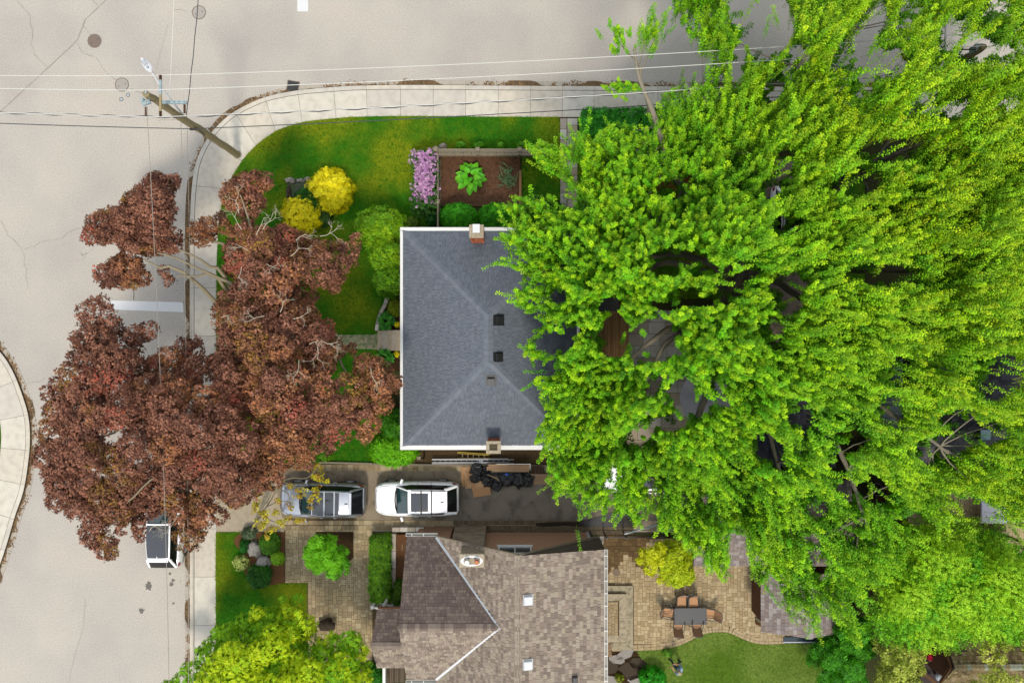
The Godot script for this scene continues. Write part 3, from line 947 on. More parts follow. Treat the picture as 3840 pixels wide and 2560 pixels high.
func make_grey_house() -> void:
	var h := thing("grey_roof_house", "house under a blue-grey hip shingle roof with white gutters", "house", Vector3.ZERO)
	var x0 := -5.7; var x1 := 3.4; var z0 := -5.8; var z1 := 5.46
	var e := 3.4; var half := (x1 - x0) / 2; var xr := x0 + half
	var pitch := 0.53; var top := e + half * pitch
	var g := Geo.new()
	g.box(Vector3((x0 + x1) / 2, 1.75, (z0 + z1) / 2), Vector3(x1 - x0 - 0.9, 3.4, z1 - z0 - 0.9))
	var wall := obj("wall", g, M.siding_grey, h)
	for z in [-3.2, 2.8]: wall_window(wall, Vector3(x0 + 0.45, 2.1, z), 1.8, 1.3, Vector3.LEFT, 3)
	for x in [-3.4, 0.8]: wall_window(wall, Vector3(x, 2.1, z1 - 0.45), 1.2, 1.1, Vector3.BACK, 2)
	for x in [-3.8, -1.4]: wall_window(wall, Vector3(x, 2.1, z0 + 0.45), 1.4, 1.2, Vector3.FORWARD, 2)
	g = Geo.new(); g.box(Vector3(x0 + 0.44, 1.9, -0.05), Vector3(0.06, 2.05, 0.95)); var door := obj("door", g, M.brown_wood, wall)
	g = Geo.new(); g.lathe(Vector3(x0 + 0.38, 1.85, 0.3), [[0, -0.03], [0.03, 0], [0, 0.03]], 8); obj("handle", g, M.steel, door)
	var t := tones("slate", [[133, 140, 151], [129, 136, 147], [138, 144, 155], [131, 138, 149], [126, 133, 144], [135, 141, 151]], 0.9, "grit", 0.35)
	var list := []
	var deck := Geo.new()
	var course := 0.156
	roof_plane(list, deck, Vector3(x0, e, z0), Vector3(0, 0, 1), Vector3(1, 0, 0), pitch, [x0, z0, x0, z1, xr, z1 - half, xr, z0 + half], course, 0.26, 6)
	roof_plane(list, deck, Vector3(x1, e, z0), Vector3(0, 0, 1), Vector3(-1, 0, 0), pitch, [x1, z0, x1, z1, xr, z1 - half, xr, z0 + half], course, 0.26, 6)
	roof_plane(list, deck, Vector3(x0, e, z0), Vector3(1, 0, 0), Vector3(0, 0, 1), pitch, [x0, z0, x1, z0, xr, z0 + half], course, 0.26, 6)
	roof_plane(list, deck, Vector3(x0, e, z1), Vector3(1, 0, 0), Vector3(0, 0, -1), pitch, [x0, z1, x1, z1, xr, z1 - half], course, 0.26, 6)
	var roof := obj("roof", deck, mat("roof_felt", srf(84, 88, 98), 0.95), h)
	pieces(roof, "shingle", list, unit_block(0.0), t, mat("slate_rest", Color.WHITE, 0.9, "grit", 0.35, "mottle", 2.5), 300, "shingle_courses")
	var rn := Vector3(xr, top, z0 + half); var rs := Vector3(xr, top, z1 - half)
	var cm := tones("slate_cap", [[141, 148, 159], [137, 144, 155], [145, 151, 162]], 0.9, "grit", 0.35)
	for c in [[Vector3(x0, e, z0), rn], [Vector3(x1, e, z0), rn], [Vector3(x0, e, z1), rs], [Vector3(x1, e, z1), rs]]:
		ridge_caps(roof, c[0], c[1], 0.38, 0.27, cm, 0.42, 0.03)
	ridge_caps(roof, rn + Vector3(0, 0, -0.1), rs + Vector3(0, 0, 0.1), 0.46, 0.27, cm, 0.53, 0.03)
	g = Geo.new()
	var y := e - 0.02
	for q in [[Vector3(x0 - 0.06, y, (z0 + z1) / 2), Vector3(0.15, 0.15, z1 - z0 + 0.02)], [Vector3(x1 + 0.06, y, (z0 + z1) / 2), Vector3(0.15, 0.15, z1 - z0 + 0.02)], [Vector3((x0 + x1) / 2, y, z0 - 0.05), Vector3(x1 - x0 + 0.28, 0.15, 0.2)], [Vector3((x0 + x1) / 2, y, z1 + 0.05), Vector3(x1 - x0 + 0.28, 0.15, 0.27)]]:
		g.box(q[0], q[1], Basis.IDENTITY, 0.015)
	obj("gutter", g, M.white_paint, roof)
	# roof vents
	for v in [[1869, 1200, 0.4, M.black_plastic], [1867, 1338, 0.36, M.black_plastic], [1841, 1426, 0.4, M.black_metal]]:
		var p := at(v[0], v[1], top - 0.25)
		var d := Vector3(-1, 0, 0) if v[1] < 1400 else Vector3(0, 0, -1)
		p.y = top - (absf(p.x - xr) if v[1] < 1400 else absf(p.z - rs.z)) * pitch
		var w := (d + Vector3.UP * pitch).normalized()
		var u := d.cross(Vector3.UP)
		var b := Basis(u, u.cross(-w).normalized() * (1.0 if u.cross(-w).y > 0 else -1.0), w)
		g = Geo.new()
		g.box(p + b.y * 0.03, Vector3(v[2] * 1.35, 0.02, v[2] * 1.5), b)
		g.box(p + b.y * 0.12, Vector3(v[2] * 0.8, 0.16, v[2] * 0.8), b, 0.03)
		g.box(p + b.y * 0.2, Vector3(v[2] * 0.95, 0.03, v[2] * 0.95), b, 0.012)
		obj("roof_vent", g, v[3], roof)
	var c := chimney_of_brick(h, Vector3(-1.75, 0, -5.38), 0.62, 0.6, 3.0, 5.35, M.brick)
	g = Geo.new(); g.box(Vector3(-1.75, 5.4, -5.42), Vector3(0.72, 0.1, 0.66), Basis.IDENTITY, 0.02); obj("cap_slab", g, M.cap_stone, c)
	g = Geo.new(); g.box(Vector3(-1.76, 5.6, -5.48), Vector3(0.24, 0.3, 0.24)); g.box(Vector3(-1.74, 5.78, -5.5), Vector3(0.36, 0.05, 0.42), Basis(Vector3.RIGHT, 0.16), 0.01); obj("flue_cover", g, M.white_metal, c)
	c = chimney_of_brick(h, Vector3(-0.93, 0, 5.28), 0.6, 0.54, 3.0, 4.75, M.brick)
	for q in [[Vector3(-0.93, 4.8, 5.055), Vector3(0.74, 0.1, 0.15)], [Vector3(-0.93, 4.8, 5.53), Vector3(0.74, 0.1, 0.17)], [Vector3(-1.215, 4.8, 5.29), Vector3(0.17, 0.1, 0.32)], [Vector3(-0.645, 4.8, 5.29), Vector3(0.17, 0.1, 0.32)]]:
		g = Geo.new(); g.box(q[0], q[1], Basis.IDENTITY, 0.012); obj("cap_slab", g, M.cap_stone, c)
	g = Geo.new(); g.box(Vector3(-0.93, 4.765, 5.29), Vector3(0.4, 0.02, 0.32)); obj("flue_mouth", g, M.weathered_dark, c)

func make_brown_house() -> void:
	var h := thing("brown_roof_house", "house with brown patchwork shingle roofs, white valleys and a stone chimney", "house", Vector3.ZERO)
	var zn := 10.29; var zs := 20.4; var xr := 0.32; var top := 6.2; var e := 3.0; var xw := -4.0; var xe := 4.62
	var pitch := (top - e) / (xr - xw)
	var g := Geo.new()
	# walls: gable wall with lapped siding
	var zw := 10.89
	var outline := PackedVector2Array([Vector2(-3.6, 0.1), Vector2(4.3, 0.1), Vector2(4.3, 3.1), Vector2(xr, 6.0), Vector2(-3.6, 3.1)])
	for i in range(1, 4): g.tri(Vector3(outline[0].x, outline[0].y, zw), Vector3(outline[i + 1].x, outline[i + 1].y, zw), Vector3(outline[i].x, outline[i].y, zw))
	g.box(Vector3(0.35, 1.6, (zw + zs) / 2 + 0.01), Vector3(7.9, 3.0, zs - zw))
	g.box(Vector3(2.4, 4.0, (zw + zs) / 2 + 0.02), Vector3(3.7, 2.3, zs - zw - 0.02))
	g.box(Vector3(-4.3, 1.55, 14.06), Vector3(1.9, 2.9, 7.0))
	var wall := obj("wall", g, M.siding, h)
	g = Geo.new()
	for i in 29:
		var y := 0.2 + i * 0.2
		var a := -3.6; var b := 4.3
		if y > 3.0: a = xr - (6.0 - y) / 2.9 * 3.92; b = xr + (6.0 - y) / 2.9 * 3.98
		if b - a < 0.2: break
		g.box(Vector3((a + b) / 2, y, zw - 0.012), Vector3(b - a, 0.196, 0.02), Basis(Vector3.RIGHT, 0.07))
	obj("siding", g, mat("siding_boards", srf(222, 172, 134), 0.8, "mottle", 2.0), wall)
	g = Geo.new(); g.box(Vector3(4.27, 1.65, zw - 0.03), Vector3(0.14, 3.0, 0.1)); obj("corner_trim", g, M.white_metal, wall)
	wall_window(wall, Vector3(0.15, 3.55, zw - 0.02), 1.75, 1.15, Vector3.FORWARD, 2)
	for z in [12.6, 16.4]: wall_window(wall, Vector3(4.3, 1.7, z), 1.3, 1.2, Vector3.RIGHT, 2)
	for z in [12.2]: wall_window(wall, Vector3(-5.25, 1.6, z), 1.3, 1.2, Vector3.LEFT, 2)
	# roofs
	var t := tones("brown", [[191, 174, 156], [179, 162, 146], [202, 186, 167], [171, 155, 140], [186, 166, 150], [165, 148, 134], [197, 182, 159], [155, 139, 126]], 0.92, "grit", 0.35)
	var list := []
	var deck := Geo.new()
	var zc := 14.06; var hc := 5.5; var zce := 10.3; var cp := (hc - e) / (zc - zce)
	var course := 0.16; var long := 0.22
	roof_plane(list, deck, Vector3(xw, e, zn), Vector3(0, 0, 1), Vector3(1, 0, 0), pitch, [xr, zn, xw, zn, xw, zce + 0.01, -0.56, zc, xw, 17.82, xw, zs, xr, zs], course, long, 8)
	var dp := (top - 5.2) / (4.55 - xr)
	roof_plane(list, deck, Vector3(4.55, 5.2, zn), Vector3(0, 0, 1), Vector3(-1, 0, 0), dp, [4.55, zn, 4.55, zs, xr, zs, xr, zn], course * 1.15, long * 1.1, 8)
	roof_plane(list, deck, Vector3(xw, e, zce), Vector3(1, 0, 0), Vector3(0, 0, 1), cp, [-5.57, zce, xw, zce, -0.56, zc, -5.57, zc], course, long, 8)
	roof_plane(list, deck, Vector3(xw, e, 17.82), Vector3(1, 0, 0), Vector3(0, 0, -1), cp, [-5.57, 17.82, xw, 17.82, -0.56, zc, -5.57, zc], course, long, 8)
	# porch roof
	var pp := 0.55
	roof_plane(list, deck, Vector3(-7.1, 3.15, 14.08), Vector3(1, 0, 0), Vector3(0, 0, 1), pp, [-7.1, 14.08, -5.56, 14.08, -5.56, 15.62, -7.25, 15.62], course, long, 8)
	roof_plane(list, deck, Vector3(-7.1, 3.15, 17.12), Vector3(1, 0, 0), Vector3(0, 0, -1), pp, [-7.1, 17.12, -5.56, 17.12, -5.56, 15.62, -7.25, 15.62], course, long, 8)
	for s in list:   # north-facing slopes take darker tones, their weaker light painted into the shingles
		var c: Vector3 = s[0].origin
		if (c.x < -0.6 and c.z > zce and c.z < zc and c.y < e + (c.z - zce) * cp + 0.2 and c.z - zce > (c.x - xw) * 1.09 - 0.05) or (c.x < -5.5 and c.z < 15.62 and c.z > 14 and c.y < 4.1):
			s[1] = 8 + (s[1] % 4)
	t.append_array(tones("dark_brown", [[142, 125, 115], [132, 115, 107], [152, 135, 123], [126, 110, 103]], 0.92, "grit", 0.35))
	var roof := obj("roof", deck, mat("brown_felt", srf(96, 80, 70), 0.95), h)
	pieces(roof, "shingle", list, unit_block(0.0), t, mat("brown_rest", Color.WHITE, 0.92, "grit", 0.35, "mottle", 2.5), 300, "shingle_courses")
	ridge_caps(roof, Vector3(xr, top, zn), Vector3(xr, top, zs), 0.4, 0.2, [t[0], t[3], t[2]], 0.5, 0.035)
	ridge_caps(roof, Vector3(-5.58, hc, zc), Vector3(-0.6, hc, zc), 0.36, 0.2, [t[3], t[5], t[8]], 0.66, 0.035)
	ridge_caps(roof, Vector3(-7.25, 3.15 + 1.54 * pp, 15.6), Vector3(-5.56, 3.15 + 1.54 * pp, 15.6), 0.32, 0.2, [t[3], t[5]], 0.55, 0.03)
	for q in [[Vector3(xw, e, zce), Vector3(-0.58, hc, zc)], [Vector3(xw, e, 17.82), Vector3(-0.58, hc, zc)]]:   # metal valleys
		var d: Vector3 = (q[1] - q[0]).normalized()
		var s := d.cross(Vector3.UP).normalized()
		g = Geo.new(); g.box((q[0] + q[1]) / 2 + Vector3.UP * 0.06, Vector3(0.14, 0.012, q[0].distance_to(q[1])), Basis(s, s.cross(-d).normalized() * (1.0 if s.cross(-d).y > 0 else -1.0), d))
		obj("valley_flashing", g, M.steel if q[0].z < 12 else M.white_metal, roof)
	# the cheek of the long dormer, above the lower eave
	g = Geo.new()
	for z in [zn + 0.02, zn + 0.08]:
		var a := Vector3(xr, top - 0.02, z); var b := Vector3(xe, e + 0.05, z); var c := Vector3(xe, 5.14, z)
		g.tri(a, c, b) if z < zn + 0.05 else g.tri(a, b, c)
	obj("dormer_cheek", g, M.cheek, roof)
	deck = Geo.new(); list = []
	g = Geo.new(); g.box(Vector3((xr + xe) / 2, (top + e) / 2, zn - 0.03), Vector3(sqrt((xe - xr) ** 2 + (top - e) ** 2), 0.12, 0.05), Basis(Vector3.BACK, -atan2(top - e, xe - xr)))
	g.box(Vector3((xr + xw) / 2, (top + e) / 2 - 0.02, zn - 0.03), Vector3(sqrt((xw - xr) ** 2 + (top - e) ** 2), 0.12, 0.05), Basis(Vector3.BACK, atan2(top - e, xr - xw)))
	obj("barge_board", g, M.weathered, roof)
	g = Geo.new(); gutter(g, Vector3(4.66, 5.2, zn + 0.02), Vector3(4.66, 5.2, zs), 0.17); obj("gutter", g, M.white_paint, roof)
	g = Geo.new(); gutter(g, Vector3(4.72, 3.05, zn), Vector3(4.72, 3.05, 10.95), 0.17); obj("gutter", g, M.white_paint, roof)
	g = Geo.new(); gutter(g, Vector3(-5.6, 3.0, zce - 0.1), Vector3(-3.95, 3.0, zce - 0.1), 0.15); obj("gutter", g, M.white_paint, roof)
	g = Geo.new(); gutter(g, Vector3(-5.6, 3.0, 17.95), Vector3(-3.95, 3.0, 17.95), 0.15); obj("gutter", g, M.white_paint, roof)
	g = Geo.new(); g.tube([at(1508, 1984, 0.25), at(1590, 1983, 0.3), at(1592, 1990, 0.5), at(1583, 2008, 2.7)], [0.05], 8); obj("downspout", g, M.cap_stone, wall)
	for v in [[1980, 2242, 5.9, 0.42, M.white_metal], [1979, 2482, 5.9, 0.42, M.white_metal], [2155, 2541, 5.5, 0.26, M.black_metal]]:
		var p := at(v[0], v[1], v[2])
		p.y = top - (p.x - xr) * dp
		var b := Basis(Vector3.BACK, -atan(dp))
		g = Geo.new()
		g.box(p + Vector3.UP * 0.03, Vector3(v[3] * 1.2, 0.02, v[3] * 1.2), b)
		g.box(p + Vector3.UP * 0.14, Vector3(v[3], 0.18, v[3]), b, 0.03)
		obj("roof_vent", g, v[4], roof)
	# stone chimney on the gable wall: broad below, narrower above a sloped shoulder
	var ch := obj("chimney", unit_block(0.0), M.chimney_stone, h)
	g = Geo.new(); g.box(Vector3(-2.32, 1.3, 10.68), Vector3(1.74, 2.4, 0.44)); g.box(Vector3(-1.98, 3.9, 10.7), Vector3(1.12, 3.2, 0.46))
	g.box(Vector3(-2.6, 2.55, 10.69), Vector3(0.9, 0.1, 0.43), Basis(Vector3.BACK, 0.75))
	ch.mesh = g.mesh()
	list = []
	var y := 0.16
	var ub := unit_block(0.06)
	while y < 5.4:
		var hgt := rng.randf_range(0.09, 0.16)
		var a := -3.2 if y < 2.5 else -2.55; var b := -1.45
		var x := a
		while x < b - 0.03:
			var l := minf(rng.randf_range(0.2, 0.55), b - x)
			list.append([Transform3D(Basis.from_scale(Vector3(l - 0.012, hgt - 0.012, 0.06)), Vector3(x + l / 2, y + hgt / 2, (10.455 if y < 2.5 else 10.46) + rng.randf_range(-0.012, 0.012))), rng.randi() % 3, l])
			x += l
		y += hgt
	pieces(ch, "stone", list, ub, [M.chimney_stone, M.chimney_stone_b, mat("chimney_stone_c", srf(208, 188, 160), 0.92, "bark", 0.5)], M.plain, 200)
	g = Geo.new(); g.box(Vector3(-1.97, 5.56, 10.72), Vector3(1.24, 0.13, 0.66), Basis.IDENTITY, 0.02); obj("cap_slab", g, M.cap_stone, ch)
	g = Geo.new()
	var bn := noise(0.6, 2)
	for i in 22:   # white mortar wash round the flues
		var a := TAU * i / 22
		g.blob(Vector3(-1.97 + cos(a) * 0.47, 5.63, 10.72 + sin(a) * 0.21), Vector3(0.1, 0.03, 0.07), bn, 0.4, 4)
	obj("mortar", g, M.white_paint, ch)
	for s in [[-2.19, M.white_paint], [-1.72, M.terracotta]]:
		g = Geo.new(); g.box(Vector3(s[0], 5.67, 10.72), Vector3(0.3, 0.1, 0.24), Basis.IDENTITY, 0.02); obj("flue_base", g, M.cap_stone, ch)
		g = Geo.new(); g.lathe(Vector3(s[0], 5.7, 10.73), [[0.11, 0], [0.11, 0.2], [0.1, 0.22], [0, 0.21]], 16); obj("flue_pot", g, s[1], ch)
	# porch below the small gable: deck boards, posts and white rail
	var po := thing("porch", "front porch with a white balustrade under the brown house's small gable", "porch", Vector3.ZERO)
	for i in 18:
		g = Geo.new(); g.box(Vector3(-7.0 + i * 0.1 + 0.05, 0.52, 16.6), Vector3(0.09, 0.05, 5.2), Basis.IDENTITY, 0.008); obj("board", g, M.deck_grey if i % 3 else M.weathered_dark, po)
	for z in [14.35, 16.9]:
		g = Geo.new(); g.box(Vector3(-6.95, 1.75, z), Vector3(0.14, 2.5, 0.14)); obj("post", g, M.white_paint, po)
	g = Geo.new(); g.box(Vector3(-7.05, 1.42, 18.3), Vector3(0.16, 0.08, 2.2), Basis.IDENTITY, 0.01); obj("hand_rail", g, M.white_paint, po)
	for i in 12:
		g = Geo.new(); g.box(Vector3(-7.05, 1.0, 17.3 + i * 0.18), Vector3(0.05, 0.85, 0.05)); obj("baluster", g, M.white_paint, po)
	g = Geo.new(); g.box(Vector3(-6.0, 3.1, 14.0), Vector3(2.1, 0.12, 0.1)); obj("beam", g, M.brown_wood, po)
	for s in [[1396, 2276, 1463, 2292], [1463, 2290, 1508, 2280]]:
		var a := at(s[0], s[1], 1.5); var b := at(s[2], s[3], 1.5)
		g = Geo.new()
		var d := (b - a); var bs := Basis(d.normalized(), Vector3.UP, Vector3(-d.z, 0, d.x).normalized())
		g.box((a + b) / 2, Vector3(d.length(), 0.07, 0.1), bs); g.box((a + b) / 2 - Vector3.UP * 0.75, Vector3(d.length(), 0.06, 0.06), bs)
		obj("hand_rail", g, M.white_paint, po)
		for i in 7:
			g = Geo.new(); g.box(a.lerp(b, (i + 0.5) / 7.0) - Vector3.UP * 0.4, Vector3(0.045, 0.76, 0.045)); obj("baluster", g, M.white_paint, po)
	for q in [[1396, 2276], [1463, 2291]]:
		g = Geo.new(); var p := at(q[0], q[1], 1.6); g.box(p - Vector3.UP * 0.7, Vector3(0.13, 1.5, 0.13)); g.box(p + Vector3.UP * 0.07, Vector3(0.18, 0.06, 0.18), Basis.IDENTITY, 0.02); obj("newel_post", g, M.white_paint, po)
	# stone planter between hedge and house
	var pl := thing("planter_wall", "low L-shaped concrete planter wall beside the long clipped hedge", "planter", Vector3.ZERO)
	for s in [[1470, 1984, 1590, 1984, 0.36], [1477, 2000, 1475, 2258, 0.36]]:
		var a := at(s[0], s[1], 0.4); var b := at(s[2], s[3], 0.4)
		for i in 4:
			var p := a.lerp(b, (i + 0.5) / 4.0)
			g = Geo.new(); g.box(Vector3(p.x, 0.3, p.z), Vector3(a.distance_to(b) / 4 - 0.012, 0.4, 0.26), Basis(Vector3.UP, -atan2(b.z - a.z, b.x - a.x)), 0.02); obj("coping_stone", g, [M.slab, M.concrete_c][i % 2], pl)
	g = Geo.new(); g.prism(plan([1486, 1998, 1600, 1998, 1600, 2262, 1486, 2262]), 0.05, 0.34); obj("mulch", g, M.mulch, pl)

# ------------------------------------------------------------------ houses and yards on the right, mostly under the maple
func make_neighbours() -> void:
	var g := Geo.new()
	# long garage with a grey-brown roof behind the patio
	var h := thing("garage", "low garage with a grey-brown shingle roof behind the patio, under the maple", "garage", Vector3.ZERO)
	var e := 2.7
	var a := at(2600, 1800, e); var b := at(3190, 2121, e)
	var zm := (a.z + b.z) / 2; var p := 0.3; var top := e + (b.z - zm) * p
	g.box(Vector3((a.x + b.x) / 2, 1.3, zm), Vector3(b.x - a.x - 0.5, 2.7, b.z - a.z - 0.5)); var wall := obj("wall", g, M.siding_grey, h)
	g = Geo.new(); g.box(Vector3(a.x + 0.24, 1.1, zm), Vector3(0.06, 2.0, 0.9)); obj("door", g, M.white_paint, wall)
	var t := tones("taupe", [[186, 172, 168], [170, 156, 152], [200, 188, 182], [160, 144, 138], [178, 160, 150]], 0.92, "grit", 0.35)
	var list := []; var deck := Geo.new()
	roof_plane(list, deck, Vector3(a.x, e, b.z), Vector3(1, 0, 0), Vector3(0, 0, -1), p, [a.x, b.z, b.x, b.z, b.x, zm, a.x, zm], 0.17, 0.26, 5)
	roof_plane(list, deck, Vector3(a.x, e, a.z), Vector3(1, 0, 0), Vector3(0, 0, 1), p, [a.x, a.z, b.x, a.z, b.x, zm, a.x, zm], 0.17, 0.26, 5)
	var roof := obj("roof", deck, M.brown_felt, h)
	pieces(roof, "shingle", list, unit_block(0.0), t, mat("taupe_rest", Color.WHITE, 0.92, "grit", 0.35, "mottle", 2.5), 120, "shingle_courses")
	ridge_caps(roof, Vector3(a.x, top, zm), Vector3(b.x, top, zm), 0.36, 0.3, [t[0], t[3]], 0.3, 0.03)
	# gabled garden shed beside the dining patio
	h = thing("garden_shed", "garden shed with a taupe shingle gable roof at the patio's right edge", "shed", Vector3.ZERO)
	e = 2.3
	var x0 := 13.4; var x1 := 17.95; var z0 := 12.3; var z1 := 15.62; var xm := (x0 + x1) / 2; p = 0.36; top = e + (xm - x0) * p
	g = Geo.new(); g.box(Vector3(xm, 1.15, (z0 + z1) / 2 - 0.1), Vector3(x1 - x0 - 0.5, 2.4, z1 - z0 - 0.4)); wall = obj("wall", g, M.brown_wood, h)
	g = Geo.new(); g.box(Vector3(xm - 0.6, 1.3, z1 - 0.28), Vector3(2.4, 1.9, 0.05)); obj("glass_door", g, M.window_glass, wall)
	list = []; deck = Geo.new()
	roof_plane(list, deck, Vector3(x0, e, z0), Vector3(0, 0, 1), Vector3(1, 0, 0), p, [x0, z0, x0, z1, xm, z1, xm, z0], 0.2, 0.3, 5)
	roof_plane(list, deck, Vector3(x1, e, z0), Vector3(0, 0, 1), Vector3(-1, 0, 0), p, [x1, z0, x1, z1, xm, z1, xm, z0], 0.2, 0.3, 5)
	for s in list: s[2] = 1.0 + s[0].origin.z * 0.01
	roof = obj("roof", deck, M.brown_felt, h)
	pieces(roof, "shingle", list, unit_block(0.0), t, M.taupe_rest, 300, "shingle_courses")
	ridge_caps(roof, Vector3(xm, top, z0), Vector3(xm, top, z1), 0.36, 0.3, [t[0], t[2]], 0.4, 0.03)
	g = Geo.new(); g.box(at(3007, 2399, 1.9), Vector3(2.0, 0.06, 0.32)); obj("glass_canopy", g, M.window_glass, h)
	g = Geo.new(); g.box(at(3007, 2407, 1.92), Vector3(2.02, 0.07, 0.06)); obj("canopy_rail", g, M.steel, h)
	# dark shingled house at the right edge
	h = thing("dark_roof_house", "house with dark grey shingle and membrane roofs at the right edge", "house", Vector3.ZERO)
	t = tones("charcoal", [[108, 106, 114], [96, 94, 102], [118, 116, 122], [88, 86, 94]], 0.92, "grit", 0.35)
	list = []; deck = Geo.new()
	a = at(3560, 1290, 3.4); b = at(4300, 1610, 3.4)
	g = Geo.new(); g.box(Vector3((a.x + b.x) / 2, 1.7, (a.z + b.z) / 2), Vector3(b.x - a.x - 0.5, 3.3, b.z - a.z - 0.5)); wall = obj("wall", g, M.siding_grey, h)
	wall_window(wall, Vector3(a.x + 0.25, 1.8, (a.z + b.z) / 2), 1.6, 1.2, Vector3.LEFT, 2)
	roof_plane(list, deck, Vector3(a.x, 3.4, b.z), Vector3(1, 0, 0), Vector3(0, 0, -1), 0.4, [a.x, b.z, b.x, b.z, b.x, a.z, a.x, a.z], 0.16, 0.3, 4)
	for s in list: s[2] = 1.0 if s[0].origin.x < 21.0 and s[0].origin.z > 1.0 else 0.1
	roof = obj("roof", deck, M.roof_felt, h)
	pieces(roof, "shingle", list, unit_block(0.0), t, mat("charcoal_rest", Color.WHITE, 0.92, "grit", 0.35), 200, "shingle_courses")
	g = Geo.new()
	a = at(3400, 1585, 3.1); b = at(3800, 1830, 3.1)
	g.box(Vector3((a.x + b.x) / 2, 1.6, (a.z + b.z) / 2), Vector3(b.x - a.x, 3.0, b.z - a.z)); obj("wall", g, M.siding_grey, h)
	g = Geo.new()
	for i in 5: g.box(Vector3((a.x + b.x) / 2, 3.14 - i * 0.012, a.z + (i + 0.5) * (b.z - a.z) / 5), Vector3(b.x - a.x + 0.3, 0.08, (b.z - a.z) / 5 + 0.01), Basis(Vector3.RIGHT, 0.01))
	roof = obj("flat_roof", g, mat("membrane", srf(122, 118, 128), 0.7, "mottle", 2.0, "stain", 5.0), h)
	g = Geo.new()
	var s := at(3692, 1624, 3.3); g.box(s, Vector3(0.62, 0.2, 0.75)); var sk := obj("skylight", g, M.black_metal, roof)
	g = Geo.new(); g.box(s + Vector3(0, 0.11, 0.02), Vector3(0.52, 0.03, 0.62)); obj("pane", g, M.skylight, sk)
	# ribbed blue-grey canopy beside it
	h = thing("ribbed_canopy", "blue-grey ribbed metal canopy seen through the maple at right", "canopy", Vector3.ZERO)
	a = at(3270, 1345, 2.6); b = at(3385, 1690, 2.6)
	for i in 14:
		g = Geo.new(); g.box(Vector3((a.x + b.x) / 2, 2.6 + (i % 2) * 0.015, lerpf(a.z, b.z, (i + 0.5) / 14)), Vector3(b.x - a.x, 0.04, (b.z - a.z) / 14 - 0.02), Basis(Vector3.RIGHT, 0.12)); obj("slat", g, mat("canopy_metal", srf(126, 146, 152), 0.45) if i == 0 else M.canopy_metal, h)
	for q in [a, b, Vector3(a.x, 2.6, b.z), Vector3(b.x, 2.6, a.z)]:
		g = Geo.new(); g.box(Vector3(q.x, 1.3, q.z), Vector3(0.1, 2.6, 0.1)); obj("post", g, M.black_metal, h)
	# dark roof between garage and patio of the maple yard
	h = thing("lean_to", "dark slate shingled lean-to roof under the maple's right side", "shed", Vector3.ZERO)
	a = at(2800, 1420, 2.7); b = at(3110, 1745, 2.7)
	list = []; deck = Geo.new()
	g = Geo.new(); g.box(Vector3((a.x + b.x) / 2, 1.35, (a.z + b.z) / 2), Vector3(b.x - a.x - 0.4, 2.6, b.z - a.z - 0.4)); obj("wall", g, M.siding_grey, h)
	roof_plane(list, deck, Vector3(a.x, 2.7, a.z), Vector3(0, 0, 1), Vector3(1, 0, 0), 0.15, [a.x, a.z, a.x, b.z, b.x, b.z, b.x, a.z], 0.16, 0.3, 4)
	roof = obj("roof", deck, M.roof_felt, h)
	var t2 := tones("lean", [[104, 104, 118], [90, 90, 104], [116, 114, 126]], 0.92, "grit", 0.35)
	for q in list: q[1] = q[1] % 3
	pieces(roof, "shingle", list, unit_block(0.0), t2, M.charcoal_rest, 120, "shingle_courses")
	# shed with wooden shakes at the bottom right
	h = thing("shake_roof_shed", "shed with mossy wooden shake roof in the bottom right corner", "shed", Vector3.ZERO)
	a = at(3532, 2385, 2.3); var rz := at(3540, 2502, 3.2).z; b = at(3960, 2600, 2.3)
	var tk := tones("shake", [[176, 154, 110], [160, 138, 100], [146, 124, 86], [188, 168, 126], [130, 112, 78], [154, 142, 92]], 0.95, "bark", 0.4)
	list = []; deck = Geo.new()
	g = Geo.new(); g.box(Vector3((a.x + b.x) / 2 + 0.3, 1.15, rz), Vector3(b.x - a.x - 0.5, 2.3, 2.6)); obj("wall", g, M.brown_wood, h)
	var sp := 0.9 / (rz - a.z)
	roof_plane(list, deck, Vector3(a.x, 2.3, a.z), Vector3(1, 0, 0), Vector3(0, 0, 1), sp, [a.x, a.z, b.x, a.z, b.x, rz, a.x + 0.15, rz], 0.2, 0.22, 6)
	roof_plane(list, deck, Vector3(a.x, 2.3, 2 * rz - a.z), Vector3(1, 0, 0), Vector3(0, 0, -1), sp, [a.x, 2 * rz - a.z, b.x, 2 * rz - a.z, b.x, rz, a.x + 0.15, rz], 0.2, 0.22, 6)
	for q in list: q[2] = 1.0; q[0] = q[0] * Transform3D(Basis.from_scale(Vector3(1, 1.8, 1)), Vector3.ZERO)
	roof = obj("roof", deck, M.brown_felt, h)
	pieces(roof, "shake", list, unit_block(0.0), tk, mat("shake_rest", Color.WHITE, 0.95, "bark", 0.4), 300, "shake_courses")
	ridge_caps(roof, Vector3(a.x + 0.1, 3.2, rz), Vector3(b.x, 3.2, rz), 0.32, 0.22, [mat("pale_shake", srf(196, 200, 176), 0.95, "bark", 0.4), tk[3]], 0.5, 0.06)
	g = Geo.new()
	for q in [[a.z, rz], [2 * rz - a.z, rz]]:
		var d := Vector3(0, 0.9, q[1] - q[0])
		g.box(Vector3(a.x - 0.06, 2.72, (q[0] + q[1]) / 2), Vector3(0.05, 0.16, d.length()), Basis(Vector3.RIGHT, -atan2(d.y, d.z) if d.z > 0 else atan2(d.y, -d.z)))
	obj("barge_board", g, mat("rust_board", srf(130, 92, 60), 0.85, "bark", 0.5), h)
	# brown board fence behind the white table
	var f := thing("board_fence", "dark brown horizontal board fence behind the white table at right", "fence", Vector3.ZERO)
